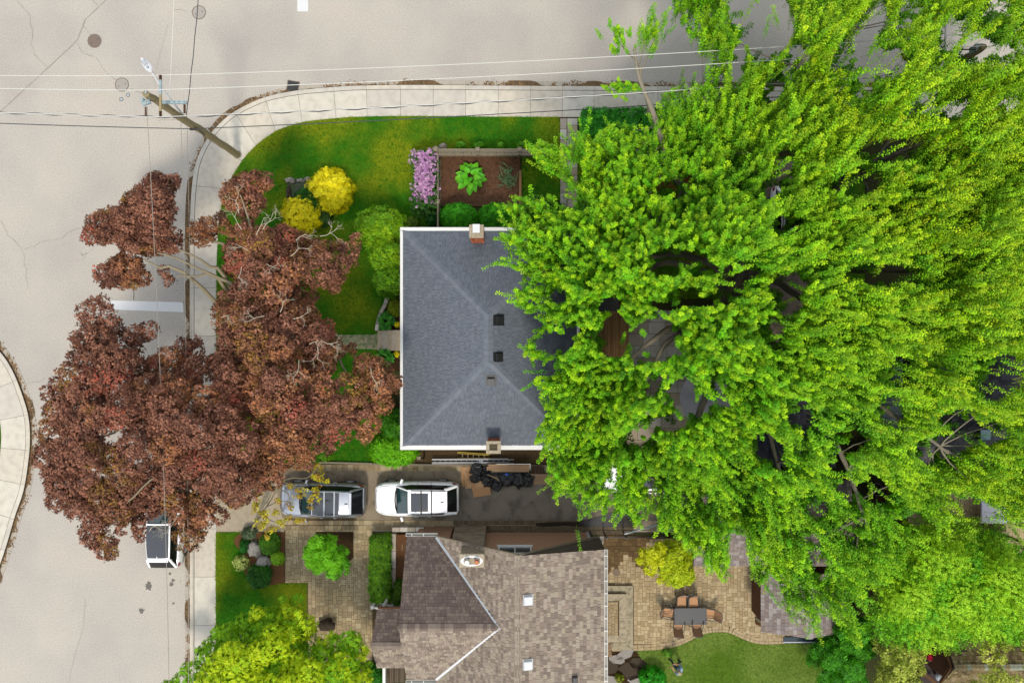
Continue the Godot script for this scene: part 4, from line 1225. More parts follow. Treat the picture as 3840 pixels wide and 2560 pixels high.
	for i in 7:
		g = Geo.new(); var q0 := at(3430, 1990, 0.0); g.box(Vector3(q0.x + 2.3, 0.25 + i * 0.22, q0.z), Vector3(4.8, 0.2, 0.03)); obj("board", g, M.brown_wood, f)
	for i in 4:
		g = Geo.new(); var q0 := at(3430, 1990, 0.0); g.box(Vector3(q0.x + i * 1.55, 0.95, q0.z + 0.06), Vector3(0.1, 1.9, 0.1)); obj("post", g, M.brown_wood, f)
	var pv := setting("side_patio", Geo.new(), M.joint)
	g = Geo.new(); g.prism(plan([3400, 1800, 4100, 1800, 4100, 2160, 3400, 2160]), 0.02, 0.12); pv.mesh = g.mesh()
	list = ashlar(plan([3400, 1830, 3900, 1830, 3900, 2140, 3400, 2140]), 0.15, 0.13, 3)
	for q in list: q[2] = q[0].origin.x + q[0].origin.z
	pieces(pv, "paver", list, unit_block(), [M.court_0, M.court_1, M.court_4], M.court_rest, 60)
	var wt := thing("white_table", "round-cornered white table seen between maple boughs at right", "table", at(3690, 1905))
	g = Geo.new(); g.box(Vector3(0, 0.86, 0), Vector3(1.5, 0.1, 1.3), Basis.IDENTITY, 0.04); obj("table_top", g, M.canvas, wt)
	g = Geo.new(); g.lathe(Vector3.ZERO, [[0.04, 0.9], [0.04, 0.93], [0, 0.93]], 10); obj("socket", g, M.black_metal, wt)
	for i in 4:
		g = Geo.new(); g.box(Vector3(0.55 if i % 2 else -0.55, 0.42, 0.5 if i > 1 else -0.5), Vector3(0.07, 0.84, 0.07)); obj("leg", g, M.white_metal, wt)
	var bench := thing("slatted_bench", "brown slatted bench just below the white table", "bench", at(3700, 1962))
	for i in 5:
		g = Geo.new(); g.box(Vector3(0, 0.45, -0.28 + i * 0.14), Vector3(1.6, 0.05, 0.115)); obj("slat", g, M.brown_wood, bench)
	for i in 4:
		g = Geo.new(); g.box(Vector3(0.7 if i % 2 else -0.7, 0.2, 0.26 if i > 1 else -0.26), Vector3(0.07, 0.45, 0.07)); obj("leg", g, M.brown_wood, bench)
	var gl := thing("barbecue", "dark covered barbecue at the right edge between fence and pavers", "barbecue", at(3826, 1905))
	g = Geo.new(); g.box(Vector3(0, 0.6, 0), Vector3(1.0, 0.9, 0.5), Basis.IDENTITY, 0.06); obj("body", g, M.black_plastic, gl)
	g = Geo.new(); g.box(Vector3(0, 1.1, 0), Vector3(0.8, 0.14, 0.46), Basis.IDENTITY, 0.05); obj("lid", g, M.iron_dark, gl)
	for k in [[3272, 1828, 0.34, 0.45, "open black pot with soil, the upper left of the three by the garage"], [3312, 1836, 0.3, 0.5, "black pot on the right of the three by the garage"], [3290, 1862, 0.32, 0.42, "lowest of the three black pots by the garage"]]:
		var pt := thing("plant_pot", k[4], "plant pot", at(k[0], k[1]), 0.0, "black plant pots by the garage")
		g = Geo.new(); g.lathe(Vector3.ZERO, [[k[2] * 0.75, 0], [k[2], k[3]], [k[2] * 1.06, k[3]], [k[2] * 1.06, k[3] + 0.04], [k[2] * 0.92, k[3] + 0.04], [k[2] * 0.88, k[3] - 0.06]], 20); obj("pot", g, M.iron_dark, pt)
		g = Geo.new(); g.lathe(Vector3.ZERO, [[k[2] * 0.88, k[3] - 0.05], [0, k[3] - 0.03]], 20); obj("soil", g, M.mulch_dark, pt)
	var ball := thing("gazing_ball", "grey metal garden ball in the dark gap beside the shake roof", "garden ball", at(3500, 2518))
	g = Geo.new(); g.lathe(Vector3(0, 0.62, 0), [[0, -0.24], [0.13, -0.2], [0.22, -0.09], [0.24, 0.02], [0.2, 0.13], [0.11, 0.21], [0, 0.24]], 20); obj("ball", g, M.steel, ball)
	g = Geo.new(); g.lathe(Vector3.ZERO, [[0.2, 0], [0.09, 0.08], [0.07, 0.34], [0.14, 0.42]], 14); obj("pedestal", g, M.iron_dark, ball)
	g = Geo.new(); g.prism(plan([3460, 2390, 3535, 2390, 3535, 2640, 3440, 2640]), 0.05, 0.11); setting("shed_path", g, mat("dark_paving", srf(86, 74, 70), 0.9, "fine", 0.6))
	var bd := thing("fallen_board", "brown board slanting across the dark gap beside the shake roof", "board", at(3478, 2535, 0.6))
	g = Geo.new(); g.box(Vector3.ZERO, Vector3(1.3, 0.06, 0.16), Basis(Vector3.UP, -0.7)); obj("plank", g, M.rust_board, bd)
	g = Geo.new(); g.box(Vector3(-0.2, -0.3, 0), Vector3(0.1, 0.6, 0.1)); obj("prop", g, M.brown_wood, bd)
	# the grey house's own back yard
	g = Geo.new(); g.prism(plan([1958, 590, 3240, 590, 3240, 1120, 2180, 1120, 2180, 860, 1958, 860]), 0.05, 0.128)
	setting("back_lawn", g, M.turf)
	g = Geo.new(); g.prism(plan([2420, 640, 2760, 640, 2760, 740, 2420, 740]), 0.06, 0.14); setting("bark_bed", g, mat("red_mulch", srf(172, 96, 62), 0.95, "chips", 0.35))
	g = Geo.new(); g.prism(plan([2770, 600, 3060, 600, 3060, 1420, 2770, 1420]), 0.05, 0.135); setting("side_drive", g, mat("rosy_concrete", srf(190, 168, 152), 0.9, "fine", 0.8, "stain", 4.0))
	var dk := thing("deck", "wooden back deck of long brown boards half hidden by the maple", "deck", Vector3.ZERO)
	for i in 17:
		var d0 := at(2196 + i * 9.8, 1160, 0.5); var d1 := at(2196 + i * 9.8, 1440, 0.5)
		g = Geo.new(); g.box((d0 + d1) / 2, Vector3(0.132, 0.05, d1.z - d0.z), Basis.IDENTITY, 0.006); obj("board", g, [M.deck, M.deck_b, M.deck][i % 3], dk)
	for i in 2:
		g = Geo.new(); g.box(at(2316 + i * 19, 1290, 0.34 - i * 0.14) + Vector3(0.05, 0, 0), Vector3(0.29, 0.05, 3.9)); obj("step", g, M.deck_b, dk)
	for q in [[2314, 1172], [2190, 1176], [2314, 1425]]:
		g = Geo.new(); var o := at(q[0], q[1], 0.5); g.box(o + Vector3.UP * 0.45, Vector3(0.12, 1.0, 0.12)); g.box(o + Vector3.UP * 0.97, Vector3(0.17, 0.05, 0.17), Basis.IDENTITY, 0.015); obj("post", g, M.deck, dk)
	g = Geo.new(); var r0 := at(2190, 1173, 1.3); var r1 := at(2314, 1171, 1.3); g.box((r0 + r1) / 2, Vector3(r1.x - r0.x, 0.05, 0.12)); obj("hand_rail", g, M.deck, dk)
	var cn := thing("dark_awning", "black ribbed awning beside the deck, under the maple's left boughs", "awning", Vector3.ZERO)
	for i in 12:
		g = Geo.new(); g.box(at(2240 + i * 7, 1142, 2.4), Vector3(0.095, 0.05, 0.72), Basis(Vector3.FORWARD, 0.06)); obj("slat", g, M.black_metal, cn)
	for q in [[2240, 1120], [2240, 1164], [2320, 1120], [2320, 1164]]:
		g = Geo.new(); g.box(at(q[0], q[1], 1.2), Vector3(0.08, 2.4, 0.08)); obj("post", g, M.black_metal, cn)
	var ps := setting("flagstone_patio", Geo.new(), M.joint)
	g = Geo.new(); g.prism(plan([2348, 1160, 2780, 1160, 2780, 1700, 2348, 1700]), 0.02, 0.112); ps.mesh = g.mesh()
	for j in 12:
		var x := 2350.0; var w0: int = [26, 40, 60][j % 3]
		while x < 2770:
			var w: float = w0 if x == 2350.0 else 40.0 if rng.randf() < 0.6 else 62.0
			var y := 1164.0 + j * 44.0
			g = Geo.new(); g.prism(Geometry2D.offset_polygon(plan([x, y, x + w, y, x + w, y + 44, x, y + 44]), -0.012)[0], 0.06, 0.136 + rng.randf() * 0.006)
			obj("flagstone", g, [M.slab, M.apron, M.concrete_c][rng.randi() % 3], ps)
			x += w
	var um := thing("patio_umbrella", "large white patio umbrella glimpsed through the maple", "umbrella", at(2615, 1480))
	var rows := []
	for j in 7:
		var row := PackedVector3Array()
		for i in 33:
			var an := TAU * i / 32
			var rr := j / 6.0 * 1.55 * (1.0 - 0.05 * absf(sin(an * 4)))
			row.append(Vector3(cos(an) * rr, 2.75 - 0.6 * pow(j / 6.0, 1.2) * (1.0 + 0.05 * absf(sin(an * 4))), sin(an) * rr))
		rows.append(row)
	g = Geo.new(); g.grid(rows, true); obj("canopy", g, M.canvas, um)
	g = Geo.new(); g.tube([Vector3(0, 0.1, 0), Vector3(0, 2.8, 0)], [0.03], 8); obj("pole", g, M.steel, um)
	for i in 8:
		var an := TAU * i / 8; g = Geo.new(); g.tube([Vector3(0, 2.68, 0), Vector3(cos(an) * 1.5, 2.12, sin(an) * 1.5)], [0.012], 5); obj("rib", g, M.steel, um)

# ------------------------------------------------------------------ dining patio of the brown house
func make_patio() -> void:
	var g := Geo.new()
	var rim := curve_through([flat(2300, 2438), flat(2389, 2436), flat(2474, 2431), flat(2538, 2419), flat(2589, 2397), flat(2631, 2376), flat(2674, 2368), flat(2725, 2368), flat(2767, 2385), flat(2814, 2404), flat(2857, 2412), flat(2940, 2410)], 0.2)
	var poly := PackedVector2Array()
	poly.append_array(rim)
	poly.append(flat(2940, 2112)); poly.append(flat(2600, 2020)); poly.append(flat(2268, 2000)); poly.append(flat(2240, 2000)); poly.append(flat(2240, 2438))
	g.prism(poly, 0.02, 0.125)
	var pt := setting("patio", g, M.joint)
	var t := tones("patio_stone", [[222, 198, 154], [212, 188, 146], [230, 207, 164], [204, 179, 138], [218, 192, 150], [196, 171, 130], [136, 110, 74], [122, 98, 66], [146, 118, 80]])
	var inner := PackedVector2Array()
	inner.append_array(offset_line(rim, -0.34))
	inner.append(flat(2925, 2114)); inner.append(flat(2600, 2024)); inner.append(flat(2244, 2004)); inner.append(flat(2244, 2420))
	var wet := plan([2240, 1990, 2440, 1990, 2420, 2060, 2430, 2140, 2378, 2110, 2358, 2072, 2330, 2090, 2322, 2120, 2282, 2138, 2240, 2190])
	var list := ashlar(inner, 0.15, 0.1, 6, wet, 6, [plan([2240, 2196, 2374, 2196, 2374, 2436, 2240, 2436])])
	for off in [-0.09, -0.26]:
		var run := 0.2
		for i in rim.size() - 1:
			for k in 10:   # walk the curve in small steps
				var d: Vector2 = rim[i + 1] - rim[i]
				run += d.length() / 10.0
				if run < 0.185: continue
				run -= 0.185
				var c: Vector2 = rim[i] + d * (k / 10.0) + Vector2(-d.y, d.x).normalized() * off
				list.append([Transform3D(Basis(Vector3.UP, -d.angle()) * Basis.from_scale(Vector3(0.174, 0.06, 0.157)), Vector3(c.x, 0.124, c.y)), [0, 1, 3, 4][rng.randi() % 4], 9.5])
	for s in list:
		if s[0].origin.x > 10 and s[0].origin.z < 12.4: s[2] -= 20
	pieces(pt, "paver", list, unit_block(), t, mat("patio_rest", Color.WHITE, 0.88, "fine", 0.7), 300)
	# two-tier stone landing at the back door
	var ld := thing("stone_landing", "two-tier stone landing with mitred slabs and a paver top at the back door", "steps", Vector3.ZERO)
	for k in 2:
		var x1 := 2375.0 - k * 26; var y0 := 2196.0 + k * 31; var y1 := 2437.0 - k * 28; var w := 27.0
		var h0 := 0.14 + k * 0.17; var h1 := h0 + 0.17
		for q in [[2255, y0, x1, y0, x1 - w, y0 + w, 2255, y0 + w], [x1, y0, x1, (y0 + y1) / 2, x1 - w, (y0 + y1) / 2, x1 - w, y0 + w], [x1, (y0 + y1) / 2, x1, y1, x1 - w, y1 - w, x1 - w, (y0 + y1) / 2], [x1, y1, 2255, y1, 2255, y1 - w, x1 - w, y1 - w]]:
			var p := plan(q, h1)
			g = Geo.new(); g.prism(Geometry2D.offset_polygon(p, -0.006)[0], h0 - 0.04 - k * 0.16, h1); obj("stone", g, mat("landing_stone_%d" % k, srf(206 + k * 10, 192 + k * 8, 160 + k * 8), 0.9, "fine", 0.8, "stain", 3.0) if not M.has("landing_stone_%d" % k) else M["landing_stone_%d" % k], ld)
	g = Geo.new(); g.prism(plan([2250, 2250, 2322, 2250, 2322, 2388, 2250, 2388], 0.45), 0.1, 0.43); obj("core", g, M.joint, ld)
	list = ashlar(plan([2252, 2256, 2320, 2256, 2320, 2382, 2252, 2382], 0.45), 0.47, 0.09, 6)
	for s in list: s[1] = [1, 3, 4, 5][s[1] % 4]
	pieces(ld, "paver", list, unit_block(), t, M.patio_rest, 120)
	# table and six chairs
	var tb := thing("patio_table", "black mesh-topped rectangular patio table with six sling chairs round it", "table", at(2578, 2292), 0.01)
	g = Geo.new(); g.box(Vector3(0, 0.70, 0), Vector3(1.72, 0.02, 0.82)); obj("table_top", g, M.mesh_top, tb)
	g = Geo.new()
	for s in [-1, 1]:
		g.box(Vector3(0, 0.705, s * 0.44), Vector3(1.8, 0.045, 0.06), Basis.IDENTITY, 0.012); g.box(Vector3(s * 0.88, 0.706, 0), Vector3(0.06, 0.045, 0.82), Basis.IDENTITY, 0.012)
	obj("frame", g, M.black_metal, tb)
	g = Geo.new()
	for i in 34: g.box(Vector3(-0.83 + i * 0.05, 0.713, 0), Vector3(0.012, 0.008, 0.8))
	for i in 16: g.box(Vector3(0, 0.7145, -0.375 + i * 0.05), Vector3(1.7, 0.006, 0.012))
	obj("mesh", g, M.black_metal, tb)
	for i in 4:
		g = Geo.new(); g.tube([Vector3(0.8 if i % 2 else -0.8, 0.14, 0.38 if i > 1 else -0.38), Vector3(0.76 if i % 2 else -0.76, 0.7, 0.34 if i > 1 else -0.34)], [0.025], 8); obj("leg", g, M.black_metal, tb)
	var c0 := make_chair()
	var spots := [[2550, 2245, PI, "sling chair on the table's far side, the one nearer the house"], [2594, 2247, PI + 0.08, "sling chair on the table's far side, the one nearer the shed"], [2500, 2285, -PI / 2 - 0.2, "sling chair at the table's house end beside a round frame"], [2655, 2289, PI / 2 - 0.14, "sling chair at the shed end of the table"], [2537, 2330, -0.14, "sling chair on the lawn side, standing nearest the stone landing"], [2606, 2327, -0.1, "sling chair on the lawn side, standing nearer the shed"]]
	for i in 6:
		var s: Array = spots[i]
		if i == 0:
			c0.position = at(s[0], s[1], 0.15) * Vector3(1, 1, 1); c0.rotation.y = s[2]; c0.set_meta("label", s[3])
		else: copy(c0, s[3], at(s[0], s[1], 0.15), s[2])
	var wf := thing("swivel_base", "round black tube frame standing beside the house-end chair", "chair frame", at(2494, 2268, 0.15))
	g = Geo.new()
	var ring := []
	for i in 25: ring.append(Vector3(cos(TAU * i / 24) * 0.3, 0.5, sin(TAU * i / 24) * 0.3))
	g.tube(ring, [0.018], 6, false); obj("hoop", g, M.black_metal, wf)
	for i in 3: g = Geo.new(); g.tube([Vector3(cos(i * 2.1) * 0.3, 0.5, sin(i * 2.1) * 0.3), Vector3(cos(i * 2.1) * 0.24, 0.0, sin(i * 2.1) * 0.24)], [0.015], 6); obj("leg", g, M.black_metal, wf)
	var bq := thing("kettle_grill", "dark grill with a silver lid beside the shed and maple boughs", "barbecue", at(2836, 2145, 0.15), 0.6)
	g = Geo.new(); g.box(Vector3(0, 0.75, 0), Vector3(0.85, 0.25, 0.5), Basis.IDENTITY, 0.04); obj("body", g, M.black_metal, bq)
	g = Geo.new(); g.box(Vector3(0.05, 0.95, 0.02), Vector3(0.55, 0.16, 0.42), Basis.IDENTITY, 0.05); obj("lid", g, M.steel, bq)
	for i in 4: g = Geo.new(); g.box(Vector3(0.36 if i % 2 else -0.36, 0.32, 0.2 if i > 1 else -0.2), Vector3(0.05, 0.64, 0.05)); obj("leg", g, M.black_metal, bq)
	var wd := thing("wood_stack", "stack of dark split firewood against the shed's patio side", "firewood", at(2846, 2265, 0.15))
	for i in 26:
		g = Geo.new(); var y := 0.07 + (i / 6) * 0.13
		g.tube([Vector3(-0.2, y, -0.55 + (i % 6) * 0.2 + rng.randf() * 0.05), Vector3(0.2 + rng.randf() * 0.08, y + 0.01, -0.55 + (i % 6) * 0.2)], [0.07 + rng.randf() * 0.02], 6); obj("log", g, [M.weathered_dark, M.brown_wood, M.iron_dark][i % 3], wd)
	var ln := thing("leaning_boards", "orange-brown boards and a pale pole leaning on the shed wall", "boards", at(2846, 2325, 0.15))
	for i in 3: g = Geo.new(); g.box(Vector3(0.05 * i, 0.6, 0.1 * i - 0.1), Vector3(0.04, 1.2, 0.16), Basis(Vector3.BACK, -0.35 - 0.1 * i)); obj("board", g, M.rust_board if i else M.weathered, ln)
	# iron fence and gate across the side passage
	var fe := thing("iron_fence", "black iron railing across the passage between drive and patio", "fence", Vector3.ZERO)
	var fa := at(2212, 1994, 0.14); var fb := at(2482, 1994, 0.14)
	for y in [0.12, 1.1]:
		g = Geo.new(); g.box(Vector3((fa.x + fb.x) / 2, 0.14 + y, fa.z), Vector3(fb.x - fa.x, 0.035, 0.035)); obj("rail", g, M.black_metal if y > 1 else M.iron_dark, fe)
	for i in 38:
		g = Geo.new(); g.box(Vector3(lerpf(fa.x, fb.x, (i + 0.5) / 38), 0.78, fa.z + 0.001), Vector3(0.018, 1.12, 0.018)); obj("baluster", g, M.black_metal, fe)
	for px in [2212, 2264, 2337, 2482]:
		var q := at(px, 1994, 0.14); g = Geo.new(); g.box(q + Vector3.UP * 0.65, Vector3(0.075, 1.3, 0.075)); g.box(q + Vector3.UP * 1.32, Vector3(0.1, 0.04, 0.1), Basis.IDENTITY, 0.015); obj("post", g, M.black_metal, fe)
	var pp := thing("grey_pipe", "grey steel pole lying aslant from the iron fence to the maple", "pipe", Vector3.ZERO)
	g = Geo.new(); g.tube([at(2348, 2000, 1.3), at(2465, 1968, 1.6)], [0.045], 10); obj("tube", g, M.galvanised, pp)
	g = Geo.new(); g.tube([at(2342, 2001, 1.285), at(2356, 1998, 1.32)], [0.06], 10); obj("collar", g, M.steel, pp)
	g = Geo.new(); g.tube([at(2465, 1968, 1.6), at(2465, 1968, 0.1) * Vector3(1, 1, 1)], [0.045], 10); obj("stand", g, M.galvanised, pp)

func make_chair() -> Node3D:   # faces +z at turn PI: the sitter looks along -z, back rest on +z
	var t := thing("sling_chair", "", "chair", Vector3.ZERO, 0.0, "sling chairs round the patio table")
	var rows := []
	for j in 7:
		var row := PackedVector3Array()
		for i in 7:
			var x := -0.24 + i * 0.08
			row.append(Vector3(x, 0.42 - 0.03 * cos(x * 6) + (0.02 if j == 0 else 0.0), -0.26 + j * 0.083))
		rows.append(row)
	var g := Geo.new(); g.grid(rows, true); obj("seat", g, M.sling, t)
	rows = []
	for j in 7:
		var row := PackedVector3Array()
		for i in 7:
			var x := -0.24 + i * 0.08
			var k := j / 6.0
			row.append(Vector3(x, 0.4 + k * 0.52, 0.24 + k * 0.26 + 0.05 * cos(x * 6) - 0.03))
		rows.append(row)
	g = Geo.new(); g.grid(rows, true); obj("backrest", g, M.sling_back, t)
	g = Geo.new()
	for s in [-1, 1]: g.tube([Vector3(s * 0.26, 0.42, -0.28), Vector3(s * 0.26, 0.41, 0.2), Vector3(s * 0.26, 0.94, 0.5)], [0.02], 6)
	g.tube([Vector3(-0.26, 0.94, 0.5), Vector3(0, 0.95, 0.56), Vector3(0.26, 0.94, 0.5)], [0.028], 6); g.tube([Vector3(-0.26, 0.42, -0.28), Vector3(0.26, 0.42, -0.28)], [0.018], 6)
	obj("frame", g, M.black_metal, t)
	for s in [-1, 1]:
		g = Geo.new(); g.tube([Vector3(s * 0.3, 0.0, -0.3), Vector3(s * 0.31, 0.62, -0.22), Vector3(s * 0.31, 0.66, 0.05), Vector3(s * 0.28, 0.62, 0.32)], [0.02], 6); obj("armrest", g, M.black_metal, t)
		g = Geo.new(); g.tube([Vector3(s * 0.27, 0.42, 0.18), Vector3(s * 0.29, 0.0, 0.34)], [0.018], 6); obj("leg", g, M.black_metal, t)
	return t

# ------------------------------------------------------------------ picket fence round the vegetable bed
func make_fence() -> void:
	var g := Geo.new()
	g.prism(plan([1650, 578, 1950, 578, 1950, 775, 1650, 775]), 0.05, 0.15)
	setting("vegetable_bed", g, M.bed)
	var runs := [["weathered wooden fence with a slatted top along the vegetable bed and hedge", [1643, 1796, 1948, 2098], 560], ["weathered wooden fence running on behind the hedge, beyond the slab walk", [2183, 2338, 2493, 2652, 2720], 562]]
	for r in runs:
		var f := thing("picket_fence", r[0], "fence", Vector3.ZERO, 0.0, "wooden fences of the grey house's garden")
		var xs: Array = r[1]
		for i in xs.size():
			var p := at(xs[i], r[2] + 26, 0.1)   # foot of the post; its cap shows farther up the picture
			fence_post(f, p, 1.45)
			if i == 0: continue
			var a := at(xs[i - 1], r[2] + 26, 0.1)
			fence_bay(f, a, p)
	var f := thing("picket_fence", "weathered fence from the lilac corner back to the grey house", "fence", Vector3.ZERO, 0.0, "wooden fences of the grey house's garden")
	var ps := [at(1651, 594, 0.1), at(1651, 774, 0.1), at(1651, 880, 0.1)]
	for i in range(1, 3):
		if i < 2: fence_post(f, ps[i], 1.45)
		fence_bay(f, ps[i - 1], ps[i])
	g = Geo.new(); var ea := at(1951, 640, 0.2); var eb := at(1951, 770, 0.2)
	var tb := thing("bed_edging", "brown timber edging on the vegetable bed's maple side", "edging", Vector3.ZERO)
	g.box((ea + eb) / 2, Vector3(0.15, 0.2, eb.z - ea.z), Basis.IDENTITY, 0.01); obj("timber", g, M.deck_b, tb)

func fence_post(f: Node, p: Vector3, h: float) -> void:
	var g := Geo.new()
	g.box(p + Vector3.UP * h / 2, Vector3(0.13, h, 0.13)); var o := obj("post", g, M.weathered, f)
	g = Geo.new(); g.box(p + Vector3.UP * (h + 0.03), Vector3(0.22, 0.06, 0.22), Basis(Vector3.UP, rng.randf_range(-0.1, 0.1)), 0.02); obj("post_cap", g, M.weathered, o)

func fence_bay(f: Node, a: Vector3, b: Vector3) -> void:
	var d := (b - a).normalized(); var l := a.distance_to(b)
	var bs := Basis(d, Vector3.UP, Vector3(-d.z, 0, d.x))
	var m := (a + b) / 2
	for y in [0.15, 1.02, 1.36]:
		var g := Geo.new(); g.box(m + Vector3.UP * y, Vector3(l - 0.13, 0.05, 0.08), bs, 0.006); obj("rail", g, M.weathered, f)
	var bo := Geo.new(); bo.box(Vector3.ZERO, Vector3(0.105, 0.8, 0.022)); var bm := bo.mesh()
	var n := int(l / 0.115)
	for i in n:
		var o := obj("board", bm, M.weathered_dark if i % 4 == 0 else M.weathered, f); o.transform = Transform3D(bs, a + d * (i + 0.5) * l / n + Vector3.UP * 0.6)
	var shelf := absf(d.x) > absf(d.z)     # the street side carries a slatted top
	var sl := Geo.new(); sl.box(Vector3.ZERO, Vector3(0.045, 0.03, 0.3) if shelf else Vector3(0.04, 0.3, 0.03)); var sm := sl.mesh()
	if shelf:
		for k in [-0.02, 0.28]: var g := Geo.new(); g.box(m + Vector3.UP * 1.385 + bs.z * k, Vector3(l - 0.13, 0.05, 0.05), bs, 0.006); obj("rail", g, M.weathered, f)
	n = int(l / 0.085)
	for i in n:
		var o := obj("spindle", sm, M.weathered, f); o.transform = Transform3D(bs, a + d * (i + 0.5) * l / n + (Vector3.UP * 1.40 + bs.z * 0.13 if shelf else Vector3.UP * 1.19))

# ------------------------------------------------------------------ foliage
var sprig := {}
const YOUNG := 1.55      # fresh spring leaves; packed in sprays they shade one another

func maple_leaf(g: Geo, o: Vector3, along: Vector3, up: Vector3, s: float) -> void:
	var x := along.cross(up).normalized()
	var n := x.cross(along).normalized()
	var pts := [Vector2(0.1, 0.0), Vector2(0.42, 0.02), Vector2(0.3, 0.26), Vector2(0.5, 0.52), Vector2(0.2, 0.5), Vector2(0.0, 1.0)]
	var mid := o + along * s * 0.34 + n * s * 0.05
	for k in [-1.0, 1.0]:
		var prev := o
		for q in pts:
			var p: Vector3 = o + (x * q.x * k + along * q.y) * s - n * s * (0.28 * absf(q.x) + 0.14 * q.y * q.y)
			if k > 0: g.tri(mid, prev, p)
			else: g.tri(mid, p, prev)
			prev = p

func long_leaf(g: Geo, o: Vector3, along: Vector3, up: Vector3, s: float, wide := 0.3) -> void:
	var x := along.cross(up).normalized()
	var n := x.cross(along).normalized()
	var a := o + along * s * 0.45
	var t := o + along * s - n * s * 0.12
	for k in [-1.0, 1.0]:
		var e: Vector3 = a + x * k * s * wide - n * s * 0.06
		if k > 0: g.tri(o, e, a); g.tri(a, e, t)
		else: g.tri(o, a, e); g.tri(a, t, e)

func rand_dir(tilt: float) -> Vector3:
	var a := rng.randf() * TAU
	return Vector3(cos(a) * cos(tilt), sin(tilt), sin(a) * cos(tilt))

func make_sprigs() -> void:
	# upright maple shoots, 1 m long: pairs of drooping leaves up a stem, the youngest at the tip yellow to orange
	for k in 4:
		var g := Geo.new()
		for i in 15:
			var y := pow((i + 0.6) / 15.0, 0.9)
			var pair := 3 if i < 13 else 4
			for j in pair:
				var a := TAU * j / pair + i * 1.1 + rng.randf_range(-0.4, 0.4)
				var young := clampf((y - 0.5) * 2.0, 0, 1)
				g.col = Color(0.6, 0.78, 0.7).lerp(Color(1.2, 1.1, 0.8), young) * rng.randf_range(0.62, 1.3)
				if i >= 13: g.col = Color(1.75, 0.92, 0.9) if rng.randf() < 0.6 else Color(1.5, 1.12, 0.9)
				var reach := rng.randf_range(0.025, 0.085) * (1.2 - 0.55 * y)
				var out := Vector3(cos(a), 0, sin(a))
				var o := Vector3(0, y, 0) + out * reach + Vector3.UP * rng.randf_range(-0.02, 0.03)
				var along := (out + Vector3.UP * rng.randf_range(-0.45, 0.3) + rand_dir(0) * 0.3).normalized()
				maple_leaf(g, o, along, (Vector3.UP + out * 0.2).normalized(), rng.randf_range(0.075, 0.145) * (1.0 - 0.25 * young * young))
		g.col = Color(0.6, 0.5, 0.35)
		g.tube([Vector3(0, -0.25, 0), Vector3(0.01, 0.5, 0.01), Vector3(0, 0.98, 0)], [0.012, 0.008, 0.003], 4, false)
		sprig["shoot_%d" % k] = g.mesh()
	for k in 3:   # a layered spray of broad maple leaves, about 0.35 m across
		var g := Geo.new()
		for i in 9:
			var d := rand_dir(rng.randf_range(-0.5, 0.25))
			g.col = Color.WHITE * rng.randf_range(0.55, 1.35)
			maple_leaf(g, Vector3(d.x, 0, d.z) * rng.randf_range(0.02, 0.12) + Vector3.UP * rng.randf_range(-0.06, 0.05), d, (Vector3.UP + rand_dir(0) * 0.35).normalized(), rng.randf_range(0.11, 0.16))
		sprig["spray_%d" % k] = g.mesh()
	for k in 3:   # a rosette of long leaves
		var g := Geo.new()
		for i in 11:
			var d := rand_dir(rng.randf_range(-0.25, 0.5))
			g.col = Color.WHITE * rng.randf_range(0.8, 1.2)
			long_leaf(g, Vector3.UP * rng.randf_range(-0.04, 0.03), d, Vector3.UP, rng.randf_range(0.1, 0.17), 0.2)
		sprig["rosette_%d" % k] = g.mesh()
	for k in 3:   # small round leaves
		var g := Geo.new()
		for i in 16:
			var d := rand_dir(rng.randf_range(-0.25, 0.5))
			g.col = Color.WHITE * rng.randf_range(0.78, 1.2)
			long_leaf(g, Vector3(rng.randfn(0, 0.05), rng.randfn(0, 0.03), rng.randfn(0, 0.05)), d, Vector3.UP, rng.randf_range(0.045, 0.08), 0.36)
		sprig["fine_%d" % k] = g.mesh()
	for k in 3:   # flat feathery sprays of cedar and yew
		var g := Geo.new()
		for i in 26:
			var d := rand_dir(rng.randf_range(0.0, 0.75))
			g.col = Color.WHITE * rng.randf_range(0.7, 1.25)
			long_leaf(g, Vector3(rng.randfn(0, 0.035), rng.randfn(0, 0.02), rng.randfn(0, 0.035)), d, Vector3.UP, rng.randf_range(0.06, 0.13), 0.11)
		sprig["needle_%d" % k] = g.mesh()
	for k in 3:   # a thin twig set with small leaves, 0.6 m long
		var g := Geo.new()
		for i in 34:
			var y := (i + 0.5) / 34.0 * 0.6
			var d := (rand_dir(rng.randf_range(-0.5, 0.4)) + Vector3.UP * 0.3).normalized()
			g.col = Color.WHITE * rng.randf_range(0.65, 1.3)
			long_leaf(g, Vector3(rng.randfn(0, 0.015), y, rng.randfn(0, 0.015)) + d * 0.015, d, Vector3.UP, rng.randf_range(0.05, 0.085), 0.3)
		sprig["wisp_%d" % k] = g.mesh()
	for k in 2:   # lilac flower heads
		var g := Geo.new()
		for i in 60:
			var y := rng.randf()
			var a := rng.randf() * TAU
			var r := (1.0 - y * 0.8) * 0.055
			var o := Vector3(cos(a) * r, y * 0.2, sin(a) * r)
			g.col = Color.WHITE * rng.randf_range(0.7, 1.2)
			long_leaf(g, o, (Vector3(cos(a), 0.6, sin(a))).normalized(), Vector3.UP, 0.03, 0.5)
		sprig["panicle_%d" % k] = g.mesh()
	for k in 3:   # grass
		var g := Geo.new()
		for i in 9:
			var d := rand_dir(rng.randf_range(0.45, 1.2))
			var o := Vector3(rng.randfn(0, 0.03), 0, rng.randfn(0, 0.03))
			var s := d.cross(Vector3.UP).normalized() * 0.006
			g.col = Color.WHITE * rng.randf_range(0.7, 1.25)
			var h := rng.randf_range(0.035, 0.07)
			g.tri(o - s, o + s, o + d * h)
		sprig["grass_%d" % k] = g.mesh()

